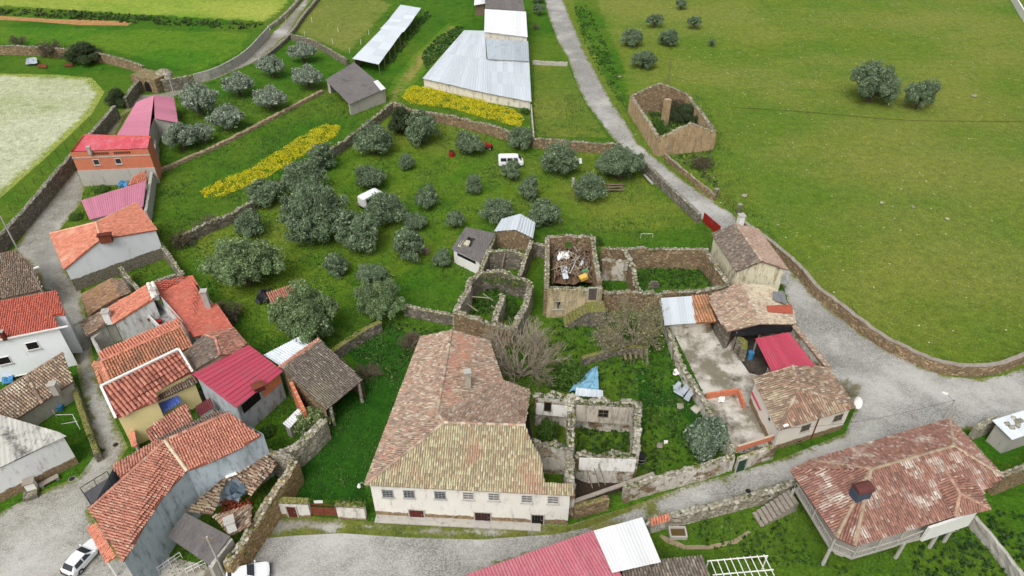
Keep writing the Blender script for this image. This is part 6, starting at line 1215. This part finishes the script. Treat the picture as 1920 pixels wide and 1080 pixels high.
for x, y, r_, lab in ((690, 705, 34, 'bare shrub on the side lawn near the dark barn'), (772, 650, 32, 'bare grey shrub at the corner of the manor'), (345, 460, 30, 'bare thicket at the lower end of the west wall'), (392, 430, 30, 'bare bush against the west orchard wall'), (432, 600, 40, 'bare bramble beside the long orange roof'), (100, 105, 34, 'bare bramble on the top left wall'), (175, 112, 26, 'bare bramble right of the dark bush'), (36, 84, 22, 'small bare tree at the far left'), (1240, 205, 20, 'bare bramble in the roofless field house'), (1315, 315, 26, 'bare bramble in the small pen')):
    tree('bare' if 'thicket' not in lab and 'bramble' not in lab else 'bramble', x, y, r_, lab, 'bare_shrub', 'shrub', bot=True)
tree('budding', 1590, 735, 34, 'sparse yellow green shrub beside the corner house', 'sparse_shrub', 'shrub', bot=True, hz=.7)
tree('bare', 1005, 55, 12, 'thin bare bush below the small olive tree by the road', 'bare_shrub', 'shrub', bot=True)
# ------------------------------------------------------------------ flowers, weeds, grass
YEL = [(5, L(244, 224, 42)), (3, L(236, 216, 38)), (2, L(120, 146, 40)), (1, L(84, 120, 32)), (1, L(250, 236, 90))]
ground_plants('yellow_flowers', 'bright yellow flower strip along the west orchard wall', [(376, 360), (400, 345), (470, 318), (520, 285), (575, 250), (612, 232), (640, 238), (628, 258), (580, 285), (535, 315), (480, 345), (420, 368), (385, 372)], 42, YEL, .09, .9, 1, 'flowers', mask=-.2, mscale=.55)
ground_plants('yellow_flowers', 'yellow flower patch below the large metal barn', [(775, 162), (800, 165), (900, 186), (960, 205), (985, 222), (975, 240), (930, 228), (850, 205), (770, 195), (752, 182)], 42, YEL, .09, .9, 2, 'flowers', mask=-.22, mscale=.55)
ground_plants('tall_crop', 'dark green leafy crop beside the large metal barn', [(790, 105), (820, 72), (858, 50), (870, 52), (835, 95), (800, 130)], 7, BUSHG+[(4, L(54, 88, 52))], .35, .9, 3, 'crop', mask=-.4)
ground_plants('tall_crop', 'dark weeds along the long metal shelter', [(722, 118), (740, 100), (790, 35), (800, 20), (808, 30), (770, 75), (735, 120)], 6, BUSHG+[(4, L(54, 88, 52))], .3, .8, 4, 'weeds', mask=-.4)
WEED = [(4, L(60, 92, 36)), (3, L(76, 106, 46)), (2, L(44, 72, 28)), (1, L(104, 122, 62))]
ground_plants('hedgerow', 'dark ragged hedge bank between the two top left fields', [(-60, 14), (120, 20), (260, 30), (420, 40), (495, 46), (470, 56), (380, 52), (250, 44), (100, 34), (-60, 24)], 2.2, [(3, L(66, 92, 42)), (2, L(50, 74, 36)), (1, L(104, 98, 74))], .35, 1.2, 14, 'hedge', mask=-.05)
ground_plants('weeds', 'leafy weeds covering the overgrown garden', [(1030, 590), (1130, 580), (1235, 600), (1300, 740), (1365, 850), (1200, 890), (1200, 745), (1120, 740), (1070, 690), (1030, 650)], 5, WEED, .2, .6, 5, None, mask=-.12)
ground_plants('weeds', 'green weeds growing in the walled plot', [(1196, 505), (1330, 500), (1360, 535), (1205, 545)], 6, WEED, .2, .6, 6, None)
ground_plants('weeds', 'weeds inside the beam ruin', [(885, 545), (930, 540), (985, 545), (960, 605), (870, 585)], 7, WEED, .2, .8, 7, None, mask=-.3)
ground_plants('weeds', 'weeds in the larger room of the roofless house', [(1080, 800), (1190, 800), (1188, 870), (1080, 868)], 8, [(3, L(52, 84, 34)), (2, L(70, 100, 44))], .2, .8, 8, None, mask=-.3)
ground_plants('weeds', 'weeds inside the roofless field house', [(1205, 195), (1280, 195), (1325, 262), (1250, 272)], 5, WEED+[(2, L(96, 84, 62))], .25, .8, 31, None)
ground_plants('weeds', 'scrub growing in the small pen below the field house', [(1262, 292), (1335, 284), (1345, 355)], 4, WEED+[(3, L(120, 106, 92))], .22, .7, 32, None, mask=-.2)
ground_plants('weeds', 'weeds growing along the field side of the road', [(1075, 10), (1100, 10), (1150, 110), (1170, 200), (1130, 150), (1090, 70)], 3, WEED, .25, .5, 9, None, mask=0)
ground_plants('weeds', 'green verge weeds below the balcony house', [(1270, 990), (1440, 950), (1500, 960), (1560, 1060), (1640, 1090), (1350, 1040)], 4, WEED, .2, .5, 10, None, mask=-.05)
ground_plants('weeds', 'dark plants in the garden right of the balcony house', [(1700, 1040), (1800, 985), (1860, 960), (1920, 960), (1920, 1080), (1700, 1090)], 5, [(3, L(48, 76, 40)), (2, L(64, 94, 44))], .22, .6, 11, None, mask=-.1)
ground_plants('weeds', 'lush weeds between the manor and the mossy wall', [(720, 605), (850, 620), (790, 632), (740, 720), (700, 690), (660, 660)], 5, WEED, .2, .6, 12, None, mask=-.15)
for i, px in enumerate([[(1083, 752), (1190, 757), (1190, 763), (1083, 758)], [(1010, 740), (1060, 743), (1060, 750), (1010, 746)], [(1110, 848), (1192, 852), (1192, 858), (1110, 856)], [(1032, 832), (1066, 832), (1066, 840), (1030, 842)], [(905, 512), (985, 528), (980, 540), (900, 528)]]):
    ground_plants('wall_moss', ['moss and grass on the north wall top of the roofless house', 'green tuft on the left wall top of the roofless house', 'mossy grass on the front wall top of the roofless house', 'moss on the cross wall of the roofless house', 'grass growing on the top wall of the beam ruin'][i], px, 16, WEED+[(3, L(140, 136, 60))], .12, .4, 20+i, None, floor=4.7 if i < 2 else (4.6 if i < 4 else 3.3))
rng = np.random.RandomState(77)
def tufts(name, label, n, rect, pal, h=(.1, .26), seed=1, within=None, lim=None):
    rg = np.random.RandomState(seed); g = rg.uniform((rect[0], rect[1]), (rect[2], rect[3]), (n, 2))
    k = np.ones(len(g), bool)
    for b in BLOCK: k &= ~inside(g, b)
    if within is not None: k &= inside(g, [tuple(V2(P(*p))) for p in within])
    g = g[k]; nn = np.array([noise.noise((p[0]*.18, p[1]*.18, seed))+.5*noise.noise((p[0]*.6, p[1]*.6, seed+4)) for p in g]); keep = nn+rg.normal(0, .25, len(g)) > -.1; g = g[keep]; nn = nn[keep]; m = len(g)
    hh = rg.uniform(h[0], h[1], m)*(1+.6*np.clip(nn, 0, 1)); V = []; ang = rg.uniform(0, 6.28, (m, 3)); w_ = hh*.28
    tri = []
    for j in range(3):
        dx, dy = np.cos(ang[:, j]), np.sin(ang[:, j]); ox, oy = dx*w_*1.2, dy*w_*1.2
        a = np.stack([g[:, 0]-dy*w_, g[:, 1]+dx*w_, np.zeros(m)], 1); b = np.stack([g[:, 0]+dy*w_, g[:, 1]-dx*w_, np.zeros(m)], 1); c = np.stack([g[:, 0]+ox, g[:, 1]+oy, hh], 1); tri.append(np.stack([a, b, c], 1))
    tri = np.concatenate(tri); col = pick_cols(m, pal, np.concatenate([g, np.zeros((m, 1))], 1), rg); col = np.tile(col, (3, 1))
    o = link(name, npmesh(name, tri.reshape(-1, 3), np.arange(len(tri)*3).reshape(-1, 3), col), MT['blade']); tag(o, label, None, None, 'stuff'); return o
GRP = [(4, L(88, 138, 40)), (3, L(104, 146, 48)), (2, L(66, 116, 32)), (1, L(140, 152, 70))]
ORD = ['first', 'second', 'third', 'fourth', 'fifth', 'sixth', 'seventh', 'eighth', 'ninth', 'tenth', 'last']
tufts('grass', 'tufts of green grass among the houses and ruins', 70000, (-48, 28, 48, 78), GRP, seed=3); tufts('grass', 'tufts of green grass under the orchard trees', 60000, (-75, 78, 42, 150), GRP, (.14, .32), seed=5)
tufts('grass', 'scattered olive green tufts of the big pasture', 22000, (20, 60, 110, 150), [(3, L(136, 150, 54)), (2, L(118, 140, 48)), (1, L(166, 158, 84))], (.1, .2), seed=6, within=ROADE+[(2600, 640), (2400, -150)])
tufts('daisies', 'white blossoms covering the field at the left edge', 16000, (-120, 75, -50, 160), [(4, L(228, 228, 214)), (2, L(206, 206, 176)), (1, L(150, 164, 90))], (.12, .22), seed=8, within=WHITEF)
# ------------------------------------------------------------------ vehicles
def wheel(p, ax, r, w, par):
    ax = Vector(ax).normalized(); t = MB().tube(p-ax*w/2, p+ax*w/2, r, r, 14).build('wheel', MT['tyre'], par); MB().tube(p-ax*(w/2+.015), p+ax*(w/2+.015), r*.6, r*.6, 10).build('rim', MT['steel'], t)
def car(name, label, loc, ang, st, glass, W=1.68, wheels=(.75, 3.15), paint=None, cat='car', R=.31):
    """st: stations (x, half width, z low, z belt, z roof, roof half width)"""
    e = thing(name, label, cat, loc); ca, sa = math.cos(ang), math.sin(ang); T = lambda x, y, z: Vector((loc[0]+x*ca-y*sa, loc[1]+x*sa+y*ca, loc[2]+z)); L0 = st[-1][0]/2; paint = paint or MT['carwhite']
    V = []; F = []; n = 10
    for (x, hw, zl, zb, zr, rw) in st:
        for y, z in ((-hw*.9, zl), (-hw, zl+.15), (-hw, zb-.12), (-hw*.95, zb), (-rw, zr-.03), (rw, zr-.03), (hw*.95, zb), (hw, zb-.12), (hw, zl+.15), (hw*.9, zl)): V.append(T(x-L0, y, z))
    for i in range(len(st)-1):
        for k in range(n): F.append((i*n+k, i*n+(k+1) % n, (i+1)*n+(k+1) % n, (i+1)*n+k))
    F.append(tuple(reversed(range(n)))); F.append(tuple(range((len(st)-1)*n, len(st)*n)))
    body = link('body', pymesh('body', V, F), paint, e)
    for nm, pts in glass:
        q = [T(x-L0, y, z) for x, y, z in pts]; nr = (q[1]-q[0]).cross(q[2]-q[0]).normalized(); cc = sum(q, Vector())/len(q); nr = nr if nr.dot(cc-T(0, 0, .6)) > 0 else -nr
        link(nm, pymesh(nm, [p+nr*.012 for p in q], [tuple(range(len(q)))]), MT['glass'], e)
    for x in wheels:
        for s in (-1, 1): wheel(T(x-L0, s*(W/2-.08), R), (-sa, ca, 0), R, .2, e)
    xf = st[0][0]-L0; xb = st[-1][0]-L0
    for s in (-1, 1):
        MB().box(T(xf+.02, s*W*.34, .62), (.08, .34, .16), (ca, sa, 0)).build('headlight', MT['steel'], e); MB().box(T(xb-.0, s*W*.38, .75), (.06, .2, .25), (ca, sa, 0)).build('tail_light', MT['red'], e); MB().box(T(1.25-L0, s*(W/2+.1), .95), (.1, .2, .13), (ca, sa, 0)).build('mirror', paint, e)
    for x in (xf-.02, xb+.02): MB().box(T(x, 0, .42), (.1, W*.92, .2), (ca, sa, 0)).build('bumper', MT['black'], e)
    return e
HATCH = [(0, .62, .3, .62, .64, .55), (.25, .8, .22, .70, .74, .62), (1.15, .84, .2, .88, .92, .68), (1.3, .84, .2, .9, 1.0, .66), (1.95, .84, .2, .92, 1.38, .56), (2.6, .84, .2, .92, 1.42, .56), (3.3, .83, .2, .92, 1.37, .55), (3.75, .82, .22, .92, 1.0, .6), (3.95, .74, .3, .85, .88, .6)]
HG = [('windscreen', [(1.33, -.66, 1.0), (1.33, .66, 1.0), (1.93, .55, 1.36), (1.93, -.55, 1.36)]), ('rear_window', [(3.34, -.54, 1.35), (3.34, .54, 1.35), (3.74, .6, .99), (3.74, -.6, .99)])]
for s in (-1, 1):
    for x0, x1 in ((1.6, 2.45), (2.52, 3.35)): HG.append(('side_window', [(x0, s*.80, .96), (x1, s*.80, .96), (x1-.08, s*.60, 1.33), (max(x0, 1.98), s*.60, 1.33)]))
a, b = P(137, 1072), P(183, 1022); c = (P(160, 1050)); d = b-a
car('white_hatchback', 'white hatchback parked at the tiled porch in the lane', (c.x, c.y, .02), math.atan2(d.y, d.x)+math.pi, HATCH, HG)
c = P(468, 1083); car('white_hatchback', 'white car cut off by the bottom edge of the street', (c.x, c.y, .02), math.radians(198), HATCH, HG)
VAN = [(0, .8, .35, .9, 1.0, .7), (.3, .9, .28, 1.1, 1.2, .74), (.95, .92, .28, 1.2, 1.95, .72), (1.4, .92, .28, 1.2, 2.08, .74), (4.3, .92, .28, 1.2, 2.08, .74), (4.6, .88, .32, 1.15, 1.95, .72)]
VG = [('windscreen', [(.36, -.72, 1.28), (.36, .72, 1.28), (.93, .7, 1.9), (.93, -.7, 1.9)]), ('rear_window', [(4.47, -.6, 2.0), (4.47, .6, 2.0), (4.58, .7, 1.3), (4.58, -.7, 1.3)])]
for s in (-1, 1):
    for x0, x1 in ((1.0, 1.8), (1.95, 3.0), (3.1, 4.2)): VG.append(('side_window', [(x0, s*.90, 1.28), (x1, s*.90, 1.28), (x1, s*.78, 1.88), (x0+.1, s*.78, 1.88)]))
c = P(958, 310); car('white_van', 'old white van standing under the olives near the back wall', (c.x, c.y, .02), math.radians(182), VAN, VG, 1.84, (.9, 3.7), cat='van', R=.34)
c = P(700, 382); car('white_camper', 'white camper van between olive trees in the orchard', (c.x, c.y, .02), math.radians(228), [(t[0]*1.05, t[1]*1.1, t[2], t[3], t[4]*1.1, t[5]*1.15) for t in VAN], [(n_, [(x*1.05, y*1.12, z*1.08) for x, y, z in q]) for n_, q in VG], 2.0, (.9, 3.9), cat='van', R=.34)
# tractor and roller by the back wall
c = P(915, 280); e = thing('red_tractor', 'small red tractor beside an olive near the orchard back wall', 'tractor', c); MB().box((c.x, c.y, .8), (1.5, .7, .7), (1, -.4, 0)).build('body', MT['red'], e); MB().box((c.x-.8, c.y+.3, 1.1), (.8, .9, .5), (1, -.4, 0)).build('seat', MT['red'], e)
for dx, dy, rr in ((-.9, .9, .6), (-1.1, -.1, .6), (.6, .2, .35), (.45, -.55, .35)): wheel(Vector((c.x+dx, c.y+dy, rr)), (.37, .93, 0), rr, .25, e)
c = P(847, 293); e = thing('red_drum', 'dark red metal drum alone on the orchard grass', 'drum', c); MB().tube((c.x, c.y, 0), (c.x, c.y, 1.1), .55, .55, 12).build('shell', MT['red'], e); MB().tube((c.x, c.y, 1.1), (c.x, c.y, 1.16), .5, .4, 12).build('lid', MT['black'], e)
# ------------------------------------------------------------------ posts, poles, lamps
def pole(label, base, h, lamp=None, lean=(0, 0), mat='pole', r=.13, name='utility_pole'):
    c = P(*base); e = thing(name, label, 'pole', c); t = c+Vector((lean[0], lean[1], h)); MB().tube(c, t, r, r*.7, 8).build('shaft', MT[mat], e)
    if lamp:
        l = t+Vector(lamp); MB().path([t-Vector((0, 0, .3)), l], .04, 6).build('arm', MT['steel'], e); MB().box(l+Vector((lamp[0], lamp[1], 0)).normalized()*.25, (.6, .28, .14), Vector((lamp[0], lamp[1], 0))).build('lamp_head', MT['white'], e)
    else: MB().box(t-Vector((0, 0, .25)), (1.1, .1, .1)).build('crossarm', MT['wood'], e)
    return t
pole('leaning grey pole beside the lane at the left edge', (32, 465), 5.9); p1 = pole('lamp pole on the street near the balcony house', (1770, 787), 3.4, (-.8, .5, .4)); p2 = pole('slanting lamp pole at the corner house', (1441, 862), 5.2, (.5, .2, .2), r=.1)
pole('grey pole rising at the bottom edge near the patio', (423, 1082), 6.8); pole('dark wooden pole in the pasture behind the roofless field house', (1252, 158), 5.9, mat='wood'); pole('thin pole beside the stone gateway', (326, 176), 5.5); pole('pole on the upper lane', (541, 62), 4.5)
pole('short lamp pole beside the red roof of the white house', (113, 612), 9.4, (.3, .3, .2), r=.07, name='street_lamp')
c = P(690, 912, 5.2); e = thing('wall_lamp', 'white street lamp on the left corner of the manor', 'lamp', c); MB().path([c, c+Vector((-.5, -.1, .8)), c+Vector((-.8, -.1, .5))], .04).build('arm', MT['steel'], e); MB().tube(c+Vector((-.8, -.1, .5)), c+Vector((-.85, -.1, .1)), .1, .2, 10).build('lamp_head', MT['white'], e)
wire = MB(); q = [p1.lerp(p2, t)-Vector((0, 0, 1.0*math.sin(math.pi*t))) for t in np.linspace(0, 1, 14)]; wire.path(q, .015, 4); tag(wire.build('overhead_wire', MT['black']), 'thin dark overhead wire crossing the street junction', 'wire')
G = 'fence posts along the flower field'
for i in range(11):
    t = i/10; x, y = 170+(20-170)*t, 230+(395-230)*t; c = P(x, y); o = MB().tube(c, c+Vector((.02*i, 0, 1.3)), .06, .05, 5).build('fence_post', MT['bark']); tag(o, ORD[i]+' dark fence post from the top along the white flower field', 'post', G)
for i, (x, y) in enumerate(((560, 52), (572, 68), (585, 42), (593, 55), (624, 82), (634, 60), (643, 52), (656, 100), (677, 84), (680, 76), (692, 66))): c = P(x, y); tag(MB().tube(c, c+Vector((.05*(i % 3-1), 0, 1.4)), .06, .05, 5).build('fence_post', MT['white'] if i % 3 else MT['wood']), ORD[i]+' thin stake of the dry paddock, counted from the lane', 'post', 'stakes of the dry paddock')
for i in range(5): c = P(1348+i*8.5, 372+i*6); tag(MB().tube(c, c+Vector((0, 0, 1.4)), .05, .05, 5).build('fence_post', MT['rust']), ORD[i]+' rusty fence post counted from the pen wall towards the tall pillar', 'post', 'rusty fence posts by the road')
for (x, y, lab) in ((1341, 372, 'stone gate pillar at the end of the pen wall'), (1384, 401, 'tall stone pillar at the end of the rusty fence')): c = P(x, y); o = MB().box(c+Vector((0, 0, .9)), (.5, .5, 1.8), (1, .6, 0)).build('gate_pillar', MT['grey']); tag(o, lab, 'pillar'); MB().box(c+Vector((0, 0, 1.86)), (.66, .66, .12), (1, .6, 0)).build('cap', MT['cap'], o)
# ------------------------------------------------------------------ loose things
crumpled('blue_tarpaulin', 'light blue tarpaulin stretched in the overgrown garden', [(1066, 734), (1122, 733), (1121, 684), (1110, 690)], 1.2, M_plain('tarp_blue', L(126, 172, 196), .45, .2), 'tarpaulin', 7, .22, 12)
h = thing('pale_roof_panel', 'pale blue sheet roof leaning at the back of the roofless house', 'roof', P(1103, 745)); sheets(h, [(1078, 742, 2.6), (1131, 746, 2.6), (1130, 732, 2.9), (1080, 727, 2.9)], 2, 1, zinc, .5)
for i, px in enumerate([[(1264, 735), (1281, 744), (1276, 722), (1262, 722)], [(1275, 733), (1282, 740), (1304, 712), (1294, 706)], [(1282, 748), (1290, 752), (1308, 729), (1296, 724)], [(1262, 728), (1270, 732), (1278, 718), (1272, 714)]]): crumpled('scrap_sheet', ['front left', 'longest upper', 'lower right', 'small bluish rear'][i]+' corrugated sheet of the scrap pile in the garden', px, .6+.12*i, zinc2, 'sheet', 3, .05, 30+i)
for i, (x, y, s, lab) in enumerate(((1269, 697, 1.0, 'white crumpled plastic beside the garden wall'), (1353, 749, .9, 'white sack on the concrete yard'), (1085, 301, .9, 'white plastic lying beside the olive near the road'), (1249, 829, .5, 'small white scrap in the garden grass'))):
    crumpled('white_plastic', lab, [(x-7*s, y+6*s), (x+7*s, y+5*s), (x+6*s, y-6*s), (x-6*s, y-5*s)], .35, MT['white'], 'plastic', 3, .12, 40+i)
for i, (x, y, s, lab) in enumerate(((1275, 762, .8, 'grey boulder below the scrap sheet pile'), (1304, 768, .9, 'tan boulder right of the grey one in the garden'), (1237, 835, .7, 'pale stone in the garden grass'), (1826, 180, .9, 'grey stone in the pasture right of the olive pair'), (1396, 367, .8, 'pale stones at the pasture edge by the rusty fence'), (1162, 144, .8, 'pale stone on the verge above the roofless field house'), (1653, 380, .5, 'small white stone in the middle of the pasture'), (1712, 388, .5, 'round white stone in the pasture'), (1776, 410, .5, 'flat pale stone in the lower pasture'))):
    o = bpy.data.objects.new('boulder', STM[i]); COL.objects.link(o); c = P(x, y, .15); o.location = c; o.scale = (s*1.1, s, s*.5); o.rotation_euler = (.1, .1, i*.7); tag(o, lab, 'stone')
def barrel(lab, x, y, mat, r=.35, h=.9, z0=0.0):
    c = P(x, y, z0); o = MB().tube(c, c+Vector((0, 0, h)), r*.9, r, 12).build('barrel', MT[mat]); tag(o, lab, 'barrel'); MB().tube(c+Vector((0, 0, h*.45)), c+Vector((0, 0, h*.52)), r*1.03, r*1.03, 12).build('band', MT[mat], o)
barrel('blue barrel in the dark barn yard', 1406, 672, 'blue', .4, 1.1); barrel('light blue bucket on the grass by the lane wall', 114, 768, 'blue', .4, .7)
crumpled('grey_cover', 'grey cover thrown over a heap below the top left wall', [(48, 120), (70, 118), (68, 108), (50, 109)], .7, zinc2, 'cover', 4, .3, 60); crumpled('rusty_sheet', 'rusty sheet lying right of the grey covered heap at top left', [(70, 126), (88, 127), (86, 120), (72, 120)], .3, MT['rust'], 'sheet', 3, .1, 61); crumpled('red_sheet_scrap', 'small red sheet in the grass below the dark bush at top left', [(119, 124), (138, 124), (136, 118), (122, 118)], .3, MT['rust'], 'sheet', 3, .1, 62)
crumpled('blue_cover', 'bright blue covered heap beside the brick house wall', [(221, 352), (239, 350), (237, 338), (223, 341)], 1.0, MT['blue'], 'cover', 4, .3, 50); crumpled('blue_pool', 'blue plastic cover under the arch of the white house', [(4, 722), (24, 716), (24, 704), (4, 708)], .6, MT['blue'], 'cover', 4, .15, 51)
e = thing('wood_pile', 'pile of old boards right of the orchard olive', 'wood pile', P(1150, 352))
for i in range(9): c = P(1150+(i % 3)*3, 346+(i//3)*5, .2+.12*(i % 4)); MB().box(c, (3.2-.2*(i % 3), .25, .09), (1, .12*(i % 5-2), .03)).build('board', MT['wood'], e)
c = P(1074, 350); tag(MB().box(c+Vector((0, 0, .9)), (.45, .25, 1.8), (1, .1, 0)).build('concrete_post', MT['pole']), 'upright pale post left of an orchard olive', 'post')
e = thing('board_stack', 'pale boards at the foot of the tall olive tree', 'boards', P(795, 470))
for i in range(4): MB().box(P(795, 473-i*2, .15+.1*i), (1.6, .7, .07), (1, .25*i-.3, 0)).build('board', MT['wood'], e)
tag(MB().tube(P(1208, 328, .5), P(1224, 345, .5), .22, .22, 8).build('white_pipe', MT['pole']), 'long pale trough lying beside the road wall in the orchard', 'trough')
e = thing('wood_table', 'rough wooden table under the budding tree', 'table', P(1186, 680))
for i in range(4): MB().box(P(1172+i*10, 668-i*1.2, .8), (.28, 1.3, .07), (1, 0, 0)).build('board', MT['wood'], e)
for x, y in ((1172, 678), (1182, 683), (1188, 683), (1202, 672)): c = P(x, y); MB().tube(c, c+Vector((0, 0, .8)), .06).build('leg', MT['wood'], e)
e = thing('stone_fountain', 'small stone fountain on the wall of the lichened roof house', 'fountain', P(62, 925)); c = P(62, 925)
MB().box(c+Vector((0, .3, .8)), (.9, .7, 1.6), (1, .45, 0)).build('pillar', MT['white'], e); MB().box(c+Vector((.15, -.4, .3)), (1.3, .9, .6), (1, .45, 0)).build('basin', MT['grey'], e); MB().box(c+Vector((0, .3, 1.65)), (1.1, .9, .14), (1, .45, 0)).build('cap', MT['cap'], e)
e = thing('stone_bench', 'long dark stone bench beside the small fountain', 'bench', P(92, 905)); a, b = P(76, 915), P(112, 896); MB().box((a+b)/2+Vector((0, 0, .42)), ((b-a).length, .6, .14), b-a).build('seat', MT['cap'], e)
for t in (.1, .9): MB().box(a.lerp(b, t)+Vector((0, 0, .17)), (.3, .5, .34), b-a).build('support', MT['cap'], e)
for x, y, lab in ((217, 834, 'round manhole cover in the lane near the small porch'), (1403, 921, 'round manhole cover in the cobbled street'), (135, 898, 'manhole cover near the stone bench')):
    c = P(x, y, .022); o = MB().tube(c, c+Vector((0, 0, .02)), .38, .38, 16).build('manhole_cover', MT['cap']); tag(o, lab, 'manhole'); MB().tube(c+Vector((0, 0, .02)), c+Vector((0, 0, .03)), .3, .3, 16).build('plate', MT['black'], o)
e = thing('stone_trough', 'rectangular stone trough on the grass below the street wall', 'trough', P(1270, 1000)); c = P(1270, 1002)
for dx, dy, sx, sy in ((0, .55, 1.7, .15), (0, -.55, 1.7, .15), (.8, 0, .15, 1.0), (-.8, 0, .15, 1.0)): MB().box(c+Vector((dx, dy, .25)), (sx, sy, .5)).build('side', MT['concrete'], e)
MB().box(c+Vector((0, 0, .2)), (1.5, 1.0, .05)).build('water', M_plain('trough_water', L(92, 76, 40), .15, .2, spec=.6), e)
e = thing('clothes_rack', 'thin washing frame on the grass beside the lane wall', 'rack', P(130, 790))
for p, q in (((106, 778, 1.3), (136, 777, 1.3)), ((115, 795, 1.3), (145, 790, 1.3)), ((136, 777, 1.3), (150, 805, 1.3))): MB().tube(P(*p), P(*q), .03, .03, 5).build('bar', MT['white'], e)
for x, y in ((106, 782), (145, 797)): c = P(x, y); MB().tube(c, c+Vector((0, 0, 1.3)), .03, .03, 5).build('leg', MT['white'], e)
e = thing('goal_frame', 'thin white frame standing in the grass above the walled plot', 'frame', P(1212, 447)); a, b = P(1201, 447), P(1223, 447)
for p, q in ((a, a+Vector((0, 0, .9))), (b, b+Vector((0, 0, .9))), (a+Vector((0, 0, .9)), b+Vector((0, 0, .9)))): MB().tube(p, q, .03, .03, 5).build('bar', MT['white'], e)
